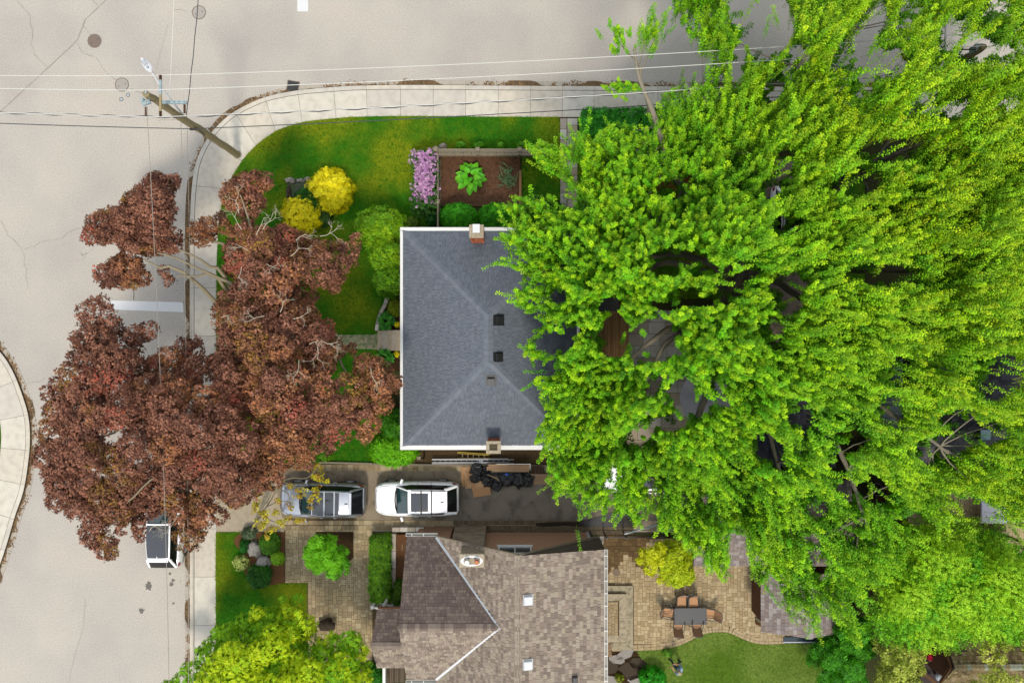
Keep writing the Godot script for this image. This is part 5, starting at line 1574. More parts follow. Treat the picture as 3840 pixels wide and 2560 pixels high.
class Cloud:    # places, tones and kinds of sprays that make up one crown
	var xf := []
	var col := []
	func add(t: Transform3D, c: Color) -> void:
		xf.append(t); col.append(c)

func crown(parent: Node, called: String, kind: String, count: int, c: Cloud, m: Material) -> void:
	for k in count:
		var xf := []; var col := []
		for i in range(k, c.xf.size(), count):
			xf.append(c.xf[i]); col.append(c.col[i])
		if xf.size(): swarm(called, sprig["%s_%d" % [kind, k]], m, xf, col, parent)

func tone(list: Array, spread := 0.12) -> Color:
	var a: Color = list[rng.randi() % list.size()]
	var b: Color = list[rng.randi() % list.size()]
	return a.lerp(b, rng.randf()) * rng.randf_range(1.0 - spread, 1.0 + spread) * YOUNG

func dome(c: Cloud, o: Vector3, r: Vector3, per: float, tones: Array, size := 1.0, low := -0.15, lumps := 0.18, freq := 1.0, droop := 0.0) -> void:   # sprays over the upper shell of a lumpy ellipsoid
	var f := noise(freq, 2, FastNoiseLite.TYPE_SIMPLEX_SMOOTH, 9)
	var area := TAU * (r.x * r.z + (r.x + r.z) * 0.5 * r.y) * 0.75
	for i in int(area * per):
		var y := rng.randf_range(low, 1.0)
		var a := rng.randf() * TAU
		var q := sqrt(maxf(0.0, 1.0 - y * y))
		var d := Vector3(cos(a) * q, y, sin(a) * q)
		var k := 1.0 + lumps * f.get_noise_3dv((o + d * r) * 1.6)
		k *= 1.05 - 0.4 * rng.randf() * rng.randf()
		var n := Vector3(d.x / r.x, d.y / r.y + droop, d.z / r.z).normalized()
		c.add(Transform3D(basis_to((n + rand_dir(rng.randf_range(-0.6, 0.6)) * 0.5).normalized(), rng.randf() * TAU, Vector3.ONE * size * rng.randf_range(0.65, 1.4)), o + d * r * k), tone(tones))

func make_lawns() -> void:
	var front := PackedVector2Array()
	var inner := offset_line(walk_path, walk_wide)
	for i in inner.size():
		if inner[i].y < flat(0, 1745).y and inner[i].x < flat(2098, 0).x: front.append(inner[i])
	var corner := front.duplicate()
	front.append(flat(2098, 443)); front.append(flat(2098, 590)); front.append(flat(1650, 590)); front.append(flat(1650, 880)); front.append(flat(1560, 880)); front.append(flat(1560, 1095)); front.append(flat(1462, 1095)); front.append(flat(1440, 1160)); front.append(flat(1420, 1240)); front.append(flat(1420, 1400)); front.append(flat(1500, 1690)); front.append(flat(1440, 1735)); front.append(flat(812, 1742))
	var g := Geo.new(); g.prism(front, 0.02, 0.13); setting("front_lawn", g, M.turf)
	var south := plan([812, 1994, 1066, 1994, 1066, 2184, 1152, 2184, 1152, 2640, 812, 2640])
	g = Geo.new(); g.prism(south, 0.02, 0.13); setting("side_lawn", g, M.turf)
	g = Geo.new()
	var mul := curve_through([flat(1068, 1994), flat(905, 1996), flat(878, 2030), flat(905, 2060), flat(925, 2110), flat(920, 2150), flat(1000, 2190), flat(1068, 2182)], 0.3)
	g.prism(mul, 0.05, 0.145); setting("mulch_bed", g, M.mulch)
	var back := PackedVector2Array()
	back.append_array(curve_through([flat(2389, 2437), flat(2474, 2432), flat(2538, 2420), flat(2589, 2398), flat(2631, 2377), flat(2674, 2369), flat(2725, 2369), flat(2767, 2386), flat(2814, 2405), flat(2857, 2413), flat(2940, 2411)], 0.2))
	back.append(flat(3080, 2411)); back.append(flat(3080, 2700)); back.append(flat(2430, 2700)); back.append(flat(2440, 2530)); back.append(flat(2395, 2450))
	g = Geo.new(); g.prism(back, 0.02, 0.135); setting("garden_lawn", g, M.turf_fine)
	g = Geo.new(); g.prism(plan([2240, 2438, 2388, 2438, 2396, 2452, 2438, 2530, 2430, 2700, 2240, 2700]), 0.02, 0.14); setting("shade_bed", g, M.mulch_dark)
	var bed := PackedVector2Array(); bed.append_array(mul)
	# blades over the turf
	var f := noise(0.35, 3, FastNoiseLite.TYPE_SIMPLEX_SMOOTH, 41)
	var f2 := noise(0.12, 2, FastNoiseLite.TYPE_SIMPLEX_SMOOTH, 43)
	var inner_yard := plan([1958, 590, 2700, 590, 2700, 1120, 2180, 1120, 2180, 860, 1958, 860])
	for q in [[front, 0.13, 62000, 0], [south, 0.13, 16000, 0], [back, 0.135, 15000, 1], [inner_yard, 0.13, 9000, 0]]:
		var c := Cloud.new()
		var lo: Vector2 = q[0][0]; var hi: Vector2 = q[0][0]
		for p in q[0]: lo = lo.min(p); hi = hi.max(p)
		hi.y = minf(hi.y, 20.5)
		var tries := 0
		while c.xf.size() < q[2] and tries < q[2] * 3:
			tries += 1
			var p := Vector2(rng.randf_range(lo.x, hi.x), rng.randf_range(lo.y, hi.y))
			if not inside(p, q[0]) or inside(p, bed): continue
			var v := f.get_noise_2d(p.x, p.y) * 0.7 + f2.get_noise_2d(p.x, p.y) * 0.9
			var col: Color
			if q[3] == 1: col = lin(108, 142, 36).lerp(lin(140, 164, 70), clampf(0.5 + v, 0, 1))
			else: col = lin(50, 122, 4).lerp(lin(138, 150, 12), clampf(0.42 + v * 1.3, 0, 1))
			c.add(Transform3D(Basis(Vector3.UP, rng.randf() * TAU) * Basis.from_scale(Vector3(1.2, rng.randf_range(0.8, 1.5), 1.2)), Vector3(p.x, q[1], p.y)), col * rng.randf_range(1.45, 2.2))
		for k in 3:
			var xf := []; var col := []
			for i in range(k, c.xf.size(), 3): xf.append(c.xf[i]); col.append(c.col[i])
			var s := swarm("grass", sprig["grass_%d" % k], M.grass_leaf, xf, col)
			s.set_meta("label", "short green grass blades of the " + ("dining patio's lawn" if q[3] == 1 else "front and side lawns"))

# ------------------------------------------------------------------ the great maple
func limb(parent: Node, called: String, p: Array, r0: float, r1: float, m: Material, sides := 8) -> void:
	var g := Geo.new()
	var q := []; var rad := []
	var n := p.size()
	for i in n - 1:
		var a: Vector3 = p[maxi(i - 1, 0)]; var b: Vector3 = p[i]; var c: Vector3 = p[i + 1]; var d: Vector3 = p[mini(i + 2, n - 1)]
		var k := maxi(2, int(b.distance_to(c) / 0.45))
		for j in k:
			var t := float(j) / k
			q.append(b.cubic_interpolate(c, a, d, t) + rand_dir(rng.randf_range(-1, 1)) * 0.03 * minf(1.0, b.distance_to(c)))
			rad.append(lerpf(r0, r1, (i + t) / (n - 1)) * rng.randf_range(0.93, 1.07))
	q.append(p[n - 1]); rad.append(r1)
	g.tube(q, rad, sides)
	obj(called, g, m, parent)

func twig_fan(g: Geo, o: Vector3, d: Vector3, l: float, r: float, depth: int) -> void:
	var e := o + d * l
	g.tube([o, o.lerp(e, 0.5) + rand_dir(0) * l * 0.07, e], [r, r * 0.8, r * 0.6], 5, false)
	if depth <= 0: return
	for i in 2 + rng.randi() % 2:
		var nd := (d + rand_dir(rng.randf_range(-0.4, 0.5)) * 0.85).normalized()
		twig_fan(g, o.lerp(e, rng.randf_range(0.55, 1.0)), nd, l * rng.randf_range(0.5, 0.75), r * 0.6, depth - 1)

func make_maple() -> void:
	var maple := thing("maple_tree", "huge bright green maple whose crown covers the right half of the picture", "tree", Vector3.ZERO)
	var outline := PackedVector2Array()   # of the crown, in the photograph
	for v in [[2240, -250], [2500, -120], [2530, 40], [2520, 90], [2570, 130], [2620, 190], [2680, 300], [2620, 330], [2560, 300], [2520, 350], [2470, 400], [2500, 440], [2440, 490], [2330, 470], [2240, 520], [2180, 510], [2120, 560], [2040, 540], [1965, 545], [2010, 610], [2090, 680], [2160, 720], [2030, 740], [1930, 745], [1900, 780], [1960, 830], [1920, 850], [1870, 885], [1960, 930], [1900, 960], [1850, 990], [1950, 1010], [1990, 1040], [1940, 1090], [1920, 1130], [1980, 1160], [2030, 1210], [2000, 1270], [1975, 1330], [2030, 1370], [2020, 1430], [2060, 1500], [2040, 1570], [2020, 1640], [2060, 1700], [2050, 1740], [2080, 1800], [2100, 1870], [2160, 1870], [2190, 1900], [2160, 2000], [2200, 1920], [2250, 1880], [2280, 1960], [2300, 1890], [2360, 1940], [2370, 1990], [2440, 1890], [2480, 1960], [2520, 2000], [2600, 2060], [2640, 2130], [2680, 2180], [2720, 2150], [2750, 2050], [2790, 2040], [2830, 2160], [2890, 2220], [2930, 2260], [2970, 2310], [3000, 2250], [3070, 2390], [3090, 2300], [3150, 2350], [3230, 2420], [3200, 2280], [3260, 2240], [3340, 2180], [3380, 2080], [3480, 2020], [3560, 1960], [3600, 1900], [3720, 1960], [3800, 1990], [3850, 1950], [4100, 1900], [4300, 1300], [4300, -250]]:
		outline.append(Vector2(v[0], v[1]))
	# where road, roofs and paving show through: [x, y, half width, half height]
	var gaps := [[2880, 90, 85, 130], [2800, 20, 70, 60], [3240, 130, 26, 70], [3300, 70, 22, 60], [3330, 240, 60, 50], [3565, 130, 34, 60], [3650, 190, 42, 46], [3210, 215, 80, 40], [2990, 215, 40, 30], [3400, 60, 20, 50], [3720, 40, 30, 40], [3760, 200, 60, 20], [3240, 320, 40, 24], [3455, 395, 30, 34], [3560, 420, 60, 22], [2770, 250, 20, 70], [2900, 340, 30, 30], [3780, 390, 40, 16], [2940, 600, 24, 50], [3330, 560, 110, 34], [3210, 690, 80, 40], [2940, 840, 40, 28], [2900, 700, 30, 36], [2460, 1275, 92, 78], [2300, 1255, 52, 84], [2280, 1140, 46, 24], [2540, 960, 110, 20], [2660, 1010, 60, 14], [2790, 1015, 56, 34], [2740, 1080, 46, 46], [2480, 1010, 40, 18], [2650, 1130, 60, 18], [2560, 1465, 46, 46], [2610, 1530, 34, 30], [2545, 1560, 24, 50], [2650, 1515, 22, 22], [2700, 1440, 24, 24], [2710, 1500, 18, 24], [2450, 1440, 20, 44], [2480, 1590, 90, 22], [2400, 1640, 40, 26], [2420, 1330, 40, 30], [2120, 1240, 46, 20], [2080, 1290, 60, 34], [2060, 1390, 44, 14], [2100, 1110, 26, 26], [3300, 1020, 120, 26], [3340, 1060, 90, 12], [2950, 1070, 60, 30], [2960, 1140, 46, 40], [2900, 1250, 24, 60], [3380, 1400, 20, 60], [3340, 1540, 36, 60], [3000, 1560, 40, 60], [2880, 1680, 50, 40], [2930, 1740, 40, 16], [3600, 1570, 60, 36], [3700, 1620, 60, 40], [3560, 1660, 70, 28], [3720, 1450, 50, 60], [3770, 1390, 60, 60], [3480, 1690, 34, 40], [3200, 1640, 60, 34], [3150, 1720, 36, 50], [3285, 1838, 44, 44], [3160, 1820, 34, 24], [3060, 1900, 40, 40], [3670, 1912, 46, 34], [3640, 1880, 40, 20], [2290, 1800, 16, 30], [2440, 1815, 18, 20], [2560, 1110, 50, 26], [2510, 700, 50, 14], [2500, 1140, 60, 14], [2765, 2060, 26, 60], [2625, 2110, 12, 16], [2905, 2200, 14, 30], [3110, 2380, 30, 60], [3070, 2110, 22, 60], [3440, 1960, 50, 34], [3040, 2010, 40, 16], [2150, 760, 50, 24], [2160, 640, 12, 24]]
	var stem := Vector2(2745, 1105)
	var bough := noise(1.0, 2, FastNoiseLite.TYPE_SIMPLEX_SMOOTH, 5)
	var soft := noise(0.004, 2, FastNoiseLite.TYPE_SIMPLEX_SMOOTH, 8)
	var c := Cloud.new(); var under := Cloud.new()
	var bright := [lin(146, 202, 8), lin(126, 190, 8), lin(166, 210, 12), lin(104, 172, 6)]
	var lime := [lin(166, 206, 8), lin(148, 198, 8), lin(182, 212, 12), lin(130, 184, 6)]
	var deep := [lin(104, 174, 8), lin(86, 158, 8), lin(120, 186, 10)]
	var feet := []
	var tries := 0
	while c.xf.size() < 15500 and tries < 120000:
		tries += 1
		var p := Vector2(rng.randf_range(1840, 4000), rng.randf_range(-160, 2420))
		if not inside(p, outline) or (p.x < 2260 and p.y < 440): continue
		var edge := edge_distance(p, outline)
		var d := p - stem
		var r := d.length() / 1000.0
		var ang := d.angle()
		var b := bough.get_noise_2d(ang * 5.5 + soft.get_noise_2d(p.x, p.y) * 0.8, r * 2.6)
		var lean := Vector2(d.x, d.y).normalized()
		if b < -0.3 and rng.randf() < 0.7: continue
		var h := 7.4 + 4.6 * smoothstep(0.0, 620.0, edge) + 1.6 * smoothstep(700.0, 200.0, p.y) * smoothstep(2500.0, 2900.0, p.x) + b * 1.3 + soft.get_noise_2d(p.x + 900, p.y) * 1.2 + rng.randfn(0, 0.35)
		var o := at(p.x, p.y, h)
		var rise := 1.35 - 0.75 * smoothstep(0.35, 1.1, r) + rng.randf_range(-0.2, 0.3)
		var dir := (Vector3(lean.x, 0, lean.y) * (0.26 + 0.26 * smoothstep(0.1, 0.9, r)) + Vector3.UP * maxf(0.35, rise) + rand_dir(0) * 0.34 + Vector3(soft.get_noise_2d(p.x * 4, p.y * 4), 0, soft.get_noise_2d(p.y * 4, p.x * 4)) * 0.8).normalized()
		var l := rng.randf_range(0.75, 1.5) * (1.15 if edge < 140 else 1.0)
		var open := false
		for s in [0.0, 0.55, 1.0]:
			var e: Vector3 = o + dir * l * s
			var k: float = 1.0 / PER / (1.0 - e.y / HIGH)
			var q := Vector2(e.x * k + 1920, e.z * k + 1280)
			for gp in gaps:
				if Vector2((q.x - gp[0]) / (gp[2] + 8), (q.y - gp[1]) / (gp[3] + 8)).length() < 1.0: open = true
			if s == 1.0 and edge < 160 and not inside(q.lerp(stem, 0.03), outline) and rng.randf() < 0.9: open = true
		if open and rng.randf() < 0.97: continue
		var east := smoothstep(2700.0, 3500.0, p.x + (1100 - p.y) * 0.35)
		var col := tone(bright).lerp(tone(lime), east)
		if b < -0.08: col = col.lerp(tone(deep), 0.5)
		col *= rng.randf_range(0.7, 1.2)
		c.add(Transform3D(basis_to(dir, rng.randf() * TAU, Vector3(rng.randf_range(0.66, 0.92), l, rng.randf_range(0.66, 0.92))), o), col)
		feet.append(o)
	tries = 0
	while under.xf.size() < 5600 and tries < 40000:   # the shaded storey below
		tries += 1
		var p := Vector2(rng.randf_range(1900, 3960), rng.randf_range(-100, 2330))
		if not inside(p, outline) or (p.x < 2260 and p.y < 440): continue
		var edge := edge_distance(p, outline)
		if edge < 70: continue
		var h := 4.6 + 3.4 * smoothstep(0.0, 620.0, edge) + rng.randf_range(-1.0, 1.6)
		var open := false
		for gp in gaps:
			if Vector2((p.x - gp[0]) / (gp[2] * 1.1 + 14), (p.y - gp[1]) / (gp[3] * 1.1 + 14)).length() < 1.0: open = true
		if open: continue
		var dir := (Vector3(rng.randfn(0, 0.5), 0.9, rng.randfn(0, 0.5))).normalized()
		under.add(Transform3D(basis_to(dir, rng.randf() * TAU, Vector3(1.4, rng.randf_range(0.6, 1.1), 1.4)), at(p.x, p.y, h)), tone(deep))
	# trunk and limbs
	var base := at(2690, 1180, 0.0); var fork := at(2745, 1105, 3.4)
	limb(maple, "trunk", [base, base.lerp(fork, 0.5) + Vector3(0.1, 0, 0.05), fork], 0.62, 0.46, M.maple_bark, 14)
	var ends := [[[2880, 1010, 5.5], [3130, 700, 7.6], [3330, 590, 9.0], [3560, 500, 10.6]], [[2830, 970, 6.0], [3060, 760, 8.0], [3230, 660, 9.0], [3440, 380, 10.5]], [[2840, 1020, 5.0], [3060, 1010, 6.8], [3300, 1018, 8.0], [3520, 1010, 9.4]], [[2880, 1050, 5.0], [2990, 1110, 6.5], [3160, 1230, 8.0], [3280, 1260, 9.0]], [[2700, 1010, 5.0], [2560, 955, 6.4], [2420, 965, 7.6], [2300, 940, 8.4]], [[2640, 1020, 5.0], [2500, 985, 6.2], [2400, 1030, 7.2], [2320, 1060, 8.0]], [[2580, 1230, 5.6], [2510, 1230, 6.6], [2440, 1280, 7.4], [2330, 1380, 8.4]], [[2620, 1250, 5.8], [2540, 1260, 6.8], [2470, 1330, 7.5], [2420, 1500, 8.6]], [[2720, 920, 6.0], [2690, 700, 7.6], [2680, 500, 8.8], [2640, 360, 9.5]], [[2700, 860, 6.2], [2560, 700, 7.4], [2490, 540, 8.4], [2440, 400, 8.9], [2400, 300, 9.0], [2380, 180, 9.3]], [[2800, 1300, 6.0], [2860, 1500, 8.0], [2900, 1680, 9.0], [2960, 1900, 9.6]], [[2700, 1330, 6.0], [2620, 1560, 8.0], [2560, 1720, 8.8], [2480, 1850, 9.0]], [[2800, 840, 6.5], [2900, 500, 8.5], [3000, 250, 9.6], [3090, 60, 10.5]], [[2910, 1180, 6.0], [3200, 1450, 8.6], [3420, 1600, 9.8], [3560, 1700, 10.5]], [[2830, 1200, 6.0], [3060, 1520, 8.6], [3180, 1760, 9.6], [3260, 2000, 9.8]]]
	var nodes := []
	for e in ends:
		var p := [fork - Vector3(0, 0.3, 0)]
		for q in e: p.append(at(q[0], q[1], q[2] - (1.4 if q[2] > 7.9 and q[1] > 900 else 0.3)))
		limb(maple, "limb", p, 0.24, 0.05, M.maple_bark, 10)
		for q in range(1, p.size()):
			for t in 4: nodes.append(p[q - 1].lerp(p[q], t / 4.0))
	for i in 420:
		var f: Vector3 = feet[rng.randi() % feet.size()]
		var best: Vector3 = nodes[0]
		for n in nodes:
			if n.distance_squared_to(f) < best.distance_squared_to(f): best = n
		if best.distance_to(f) > 3.2: continue
		limb(maple, "branch", [best, best.lerp(f, 0.5) + Vector3(0, -0.3, 0), f], 0.05, 0.014, M.maple_bark, 5)
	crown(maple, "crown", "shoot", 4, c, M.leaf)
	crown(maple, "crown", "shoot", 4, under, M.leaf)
	# the long bough that hangs out over the pavement
	var sp := Cloud.new()
	limb(maple, "limb", [at(2545, 560, 6.8), at(2460, 480, 7.2), at(2425, 380, 7.5), at(2405, 300, 7.6), at(2400, 240, 7.7)], 0.085, 0.03, M.pale_bark, 7)
	for e in [[2400, 240, 2330, 170, 2300, 130], [2400, 250, 2420, 140, 2430, 60], [2405, 300, 2360, 330, 2310, 335], [2405, 270, 2440, 180, 2480, 100]]:
		var a := at(e[0], e[1], 7.6); var b := at(e[2], e[3], 7.9); var d := at(e[4], e[5], 8.2)
		limb(maple, "branch", [a, b, d], 0.03, 0.012, M.pale_bark, 5)
		for i in 24:
			var q := b.lerp(d, rng.randf_range(-0.5, 1.1)) + Vector3(rng.randfn(0, 0.22), rng.randfn(0, 0.1), rng.randfn(0, 0.22))
			sp.add(Transform3D(basis_to((Vector3.UP + (d - b).normalized() * 0.7 + rand_dir(0) * 0.4).normalized(), rng.randf() * TAU, Vector3.ONE * rng.randf_range(0.5, 0.8)), q), tone(bright))
	crown(maple, "crown", "shoot", 4, sp, M.leaf)

func make_red_maple() -> void:
	var t := thing("red_maple", "dark red-brown maple spreading over lawn, pavement and side street", "tree", Vector3.ZERO)
	var main := PackedVector2Array()
	for v in [[835, 935], [880, 850], [930, 830], [985, 860], [1060, 850], [1110, 840], [1180, 890], [1260, 905], [1340, 875], [1388, 930], [1370, 965], [1305, 1000], [1290, 1045], [1248, 1125], [1205, 1085], [1170, 1140], [1200, 1175], [1262, 1210], [1255, 1258], [1300, 1290], [1400, 1300], [1440, 1350], [1500, 1405], [1508, 1460], [1490, 1500], [1435, 1570], [1420, 1640], [1300, 1690], [1200, 1715], [1165, 1762], [1060, 1790], [1040, 1850], [975, 1890], [930, 1955], [855, 1945], [815, 1985], [770, 2000], [740, 2060], [700, 2095], [665, 2080], [650, 2000], [628, 1920], [590, 1925], [575, 2000], [598, 2020], [585, 2045], [540, 2045], [490, 2040], [500, 1990], [470, 2015], [400, 1990], [455, 2040], [440, 2098], [350, 2098], [315, 2030], [210, 1940], [125, 1880], [180, 1830], [132, 1730], [132, 1640], [165, 1530], [140, 1475], [195, 1420], [215, 1385], [255, 1320], [255, 1275], [295, 1140], [392, 1090], [455, 1175], [460, 1240], [555, 1190], [625, 1255], [605, 1305], [650, 1275], [720, 1258], [815, 1290], [800, 1210], [770, 1175], [815, 1125], [850, 1045], [815, 980]]: main.append(Vector2(v[0], v[1]))
	var parts := [main]
	for list in [[[582, 640], [664, 652], [697, 690], [720, 728], [692, 744], [676, 712], [650, 720], [655, 765], [660, 815], [630, 835], [680, 870], [695, 905], [690, 940], [600, 955], [510, 953], [552, 990], [560, 1025], [574, 1070], [565, 1077], [460, 1085], [410, 1085], [352, 1055], [342, 1025], [380, 980], [425, 970], [450, 928], [416, 910], [360, 935], [322, 930], [310, 893], [320, 830], [344, 795], [382, 787], [425, 770], [450, 775], [450, 732], [490, 720], [520, 692], [535, 660]], [[714, 812], [740, 804], [765, 817], [800, 793], [846, 795], [872, 846], [858, 898], [820, 876], [778, 922], [775, 940], [757, 962], [731, 948], [714, 900], [705, 838]], [[858, 676], [901, 660], [952, 634], [1010, 640], [1040, 690], [1000, 725], [985, 765], [965, 805], [940, 850], [918, 842], [880, 792], [825, 790], [822, 735]], [[590, 1000], [640, 985], [680, 1010], [660, 1065], [598, 1075]]]:
		var q := PackedVector2Array()
		for v in list: q.append(Vector2(v[0], v[1]))
		parts.append(q)
	var gaps := [[480, 1590, 30, 24], [430, 1625, 44, 16], [395, 1655, 50, 24], [560, 1720, 24, 24], [440, 1660, 26, 20], [785, 1265, 26, 22], [600, 1290, 34, 26], [545, 1355, 16, 50], [790, 1462, 10, 14], [410, 1790, 26, 46], [410, 1880, 18, 16], [612, 1975, 24, 60], [700, 1890, 12, 20], [1280, 1390, 30, 60], [1250, 1420, 28, 50], [970, 1560, 20, 24], [1290, 1640, 30, 12], [560, 1940, 12, 16], [835, 1860, 20, 18], [1175, 1060, 40, 34], [870, 1060, 30, 26], [745, 1350, 12, 12]]
	var c := Cloud.new()
	var dull := [lin(138, 90, 68), lin(114, 72, 54), lin(162, 110, 86), lin(90, 55, 41)]
	var warm := [lin(166, 106, 66), lin(144, 88, 54), lin(184, 128, 86), lin(132, 92, 50)]
	var red := [lin(168, 90, 70), lin(172, 86, 62), lin(150, 82, 66)]
	var olive := [lin(140, 104, 42), lin(116, 84, 34), lin(156, 112, 52)]
	var f := noise(0.004, 2, FastNoiseLite.TYPE_SIMPLEX_SMOOTH, 21)
	var lump_list := []
	for q in parts.size():
		var poly: PackedVector2Array = parts[q]
		var lo := poly[0]; var hi := poly[0]
		for p in poly: lo = lo.min(p); hi = hi.max(p)
		var step := 52.0 if q == 0 else 36.0
		var y := lo.y
		while y < hi.y:
			var x := lo.x
			while x < hi.x:
				var p := Vector2(x, y) + Vector2(rng.randf_range(-0.45, 0.45), rng.randf_range(-0.45, 0.45)) * step
				x += step
				if not inside(p, poly): continue
				var edge := edge_distance(p, poly)
				if edge < 14: continue
				var open := false
				for g in gaps:
					if Vector2((p.x - g[0]) / (g[2] + 16), (p.y - g[1]) / (g[3] + 16)).length() < 1.0: open = true
				if open: continue
				var h := (6.0 if q == 0 else 5.6) + (3.4 if q == 0 else 1.2) * smoothstep(0, 330, edge) + rng.randfn(0, 0.6) + f.get_noise_2d(p.x * 2, p.y * 2) * 1.6
				var r := minf(rng.randf_range(38, 70), maxf(22, edge * 1.05))
				lump_list.append([p, h, r])
			y += step
	for L in lump_list:
		var p: Vector2 = L[0]
		var o := at(p.x, p.y, L[1])
		var r: float = L[2] * PER * (1.0 - L[1] / HIGH)
		var mood := f.get_noise_2d(p.x + 500, p.y * 1.3) + (p.x - 800) / 1400.0
		var list := (red + dull) if rng.randf() < 0.1 else (warm + dull) if mood > 0.12 else dull
		if p.x < 330: list = dull
		if rng.randf() < 0.1: list = olive + dull
		dome(c, o, Vector3(r, r * 0.5, r), 34.0, list, 0.72, -0.25, 0.35, 1.4)
	crown(t, "crown", "spray", 3, c, M.red_leaf)
	var base := at(1010, 1330, 0.1); var fork := at(960, 1290, 2.6)
	limb(t, "trunk", [base, base.lerp(fork, 0.5) + Vector3(0.05, 0, 0), fork], 0.3, 0.22, M.maple_bark, 12)
	for e in [[[900, 1100, 4.8], [830, 1048, 5.2], [770, 1020, 5.7], [660, 965, 6.3], [588, 948, 6.6]], [[840, 1035, 5.1], [790, 1000, 5.6], [720, 955, 6.2], [660, 930, 6.4]], [[870, 960, 5.0], [800, 905, 5.6], [715, 892, 6.0]], [[820, 1045, 5.2], [740, 1038, 5.8], [660, 1036, 6.2]], [[690, 1020, 6.0], [600, 1005, 6.3], [535, 970, 6.5]], [[880, 1500, 6.0], [700, 1560, 7.2], [510, 1578, 7.6], [430, 1620, 7.8], [340, 1650, 7.9]], [[900, 1600, 6.0], [760, 1720, 7.0], [600, 1770, 7.5], [480, 1880, 7.6]], [[1000, 1500, 5.0], [1040, 1640, 5.8], [980, 1800, 6.2], [900, 1880, 6.4]], [[1060, 1250, 4.6], [1200, 1200, 5.2], [1300, 1400, 5.6], [1400, 1480, 5.8]], [[960, 1150, 4.8], [960, 980, 5.8], [940, 860, 6.2], [900, 730, 6.6]], [[560, 1740, 7.0], [540, 1732, 7.2], [588, 1722, 7.2]]]:
		var p := [fork]
		for q in e: p.append(at(q[0], q[1], q[2]))
		limb(t, "limb", p, 0.12, 0.03, M.pale_bark, 8)
	for s in [[895, 800, -0.1, -1.0], [905, 860, -0.3, -0.8], [960, 880, 0.6, -0.8], [985, 860, 0.8, -0.7], [930, 940, -0.5, -0.3], [905, 1000, -0.1, 0.9], [1000, 990, 0.5, 0.2], [1090, 960, 0.8, -0.6], [1200, 885, 1.0, -0.2], [1110, 900, 0.9, -0.4], [990, 1185, -0.8, 0.3], [1050, 1170, 0.4, -0.9], [1100, 1195, 0.8, -0.2], [1160, 1290, 0.7, -0.2], [1190, 1300, 0.1, 0.9], [1210, 1280, 0.9, 0.2], [1390, 1380, 0.3, 0.8], [1120, 1350, 0.0, 1.0], [830, 1190, 0.6, -0.1], [350, 930, -0.6, 0.6], [560, 1990, 0.6, -0.5], [665, 1930, -0.3, 0.8], [690, 1960, 0.2, 0.9], [450, 1380, 0.6, 0.4]]:
		var g := Geo.new()
		twig_fan(g, at(s[0], s[1], 9.6 if s[0] > 600 and s[1] < 1500 else 7.6), Vector3(s[2], 0.45, s[3]).normalized(), 0.6, 0.017, 4)
		obj("dead_twigs", g, M.grey_twig, t)
	# a young tree with sparse olive leaves leaning over the silver car
	var s := thing("olive_sapling", "sparse olive-yellow sapling leaning over the silver car's bonnet", "tree", Vector3.ZERO)
	var root := at(940, 1990, 0.1)
	var sc := Cloud.new()
	for e in [[[1000, 1880, 3.5], [1060, 1800, 4.2], [1130, 1795, 4.4], [1160, 1785, 4.5], [1185, 1755, 4.6]], [[1000, 1900, 3.4], [1060, 1805, 4.2], [1140, 1850, 4.4], [1200, 1890, 4.5]], [[980, 1940, 3.0], [1040, 1960, 3.8], [1110, 1945, 4.2]], [[960, 1960, 3.0], [985, 1975, 3.6], [1010, 1965, 3.8]], [[985, 1880, 3.4], [990, 1830, 3.8], [960, 1840, 4.0]], [[1000, 1900, 3.4], [1080, 1880, 4.2], [1090, 1915, 4.3]], [[1050, 1830, 4.0], [1090, 1890, 4.2], [1100, 1870, 4.3]]]:
		var p := [root]
		for q in e: p.append(at(q[0], q[1], q[2]))
		limb(s, "branch", p, 0.035, 0.012, M.pale_bark, 6)
	for q in [[1180, 1760, 26, 26], [1190, 1790, 22, 16], [1215, 1800, 18, 10], [1085, 1822, 14, 14], [1130, 1840, 20, 18], [1185, 1850, 16, 30], [1160, 1880, 16, 14], [1105, 1865, 14, 12], [1090, 1900, 14, 14], [1040, 1885, 12, 14], [1030, 1920, 16, 12], [1120, 1950, 26, 14], [1055, 1960, 22, 14], [990, 1930, 26, 20], [960, 1900, 22, 26], [985, 1970, 30, 18], [970, 1840, 22, 30], [1160, 1900, 14, 10], [1075, 1940, 18, 8], [1000, 2010, 20, 14], [1025, 1985, 16, 14]]:
		for i in int(q[2] * q[3] / 36.0):
			var o := at(q[0] + rng.randfn(0, 0.5) * q[2], q[1] + rng.randfn(0, 0.5) * q[3], rng.randf_range(3.9, 4.7))
			sc.add(Transform3D(basis_to((Vector3.UP + rand_dir(0) * 0.5).normalized(), rng.randf() * TAU, Vector3.ONE * rng.randf_range(0.5, 0.8)), o), tone([lin(180, 164, 22), lin(150, 132, 24), lin(196, 190, 30), lin(164, 120, 40)]))
	crown(s, "crown", "spray", 3, sc, M.leaf)

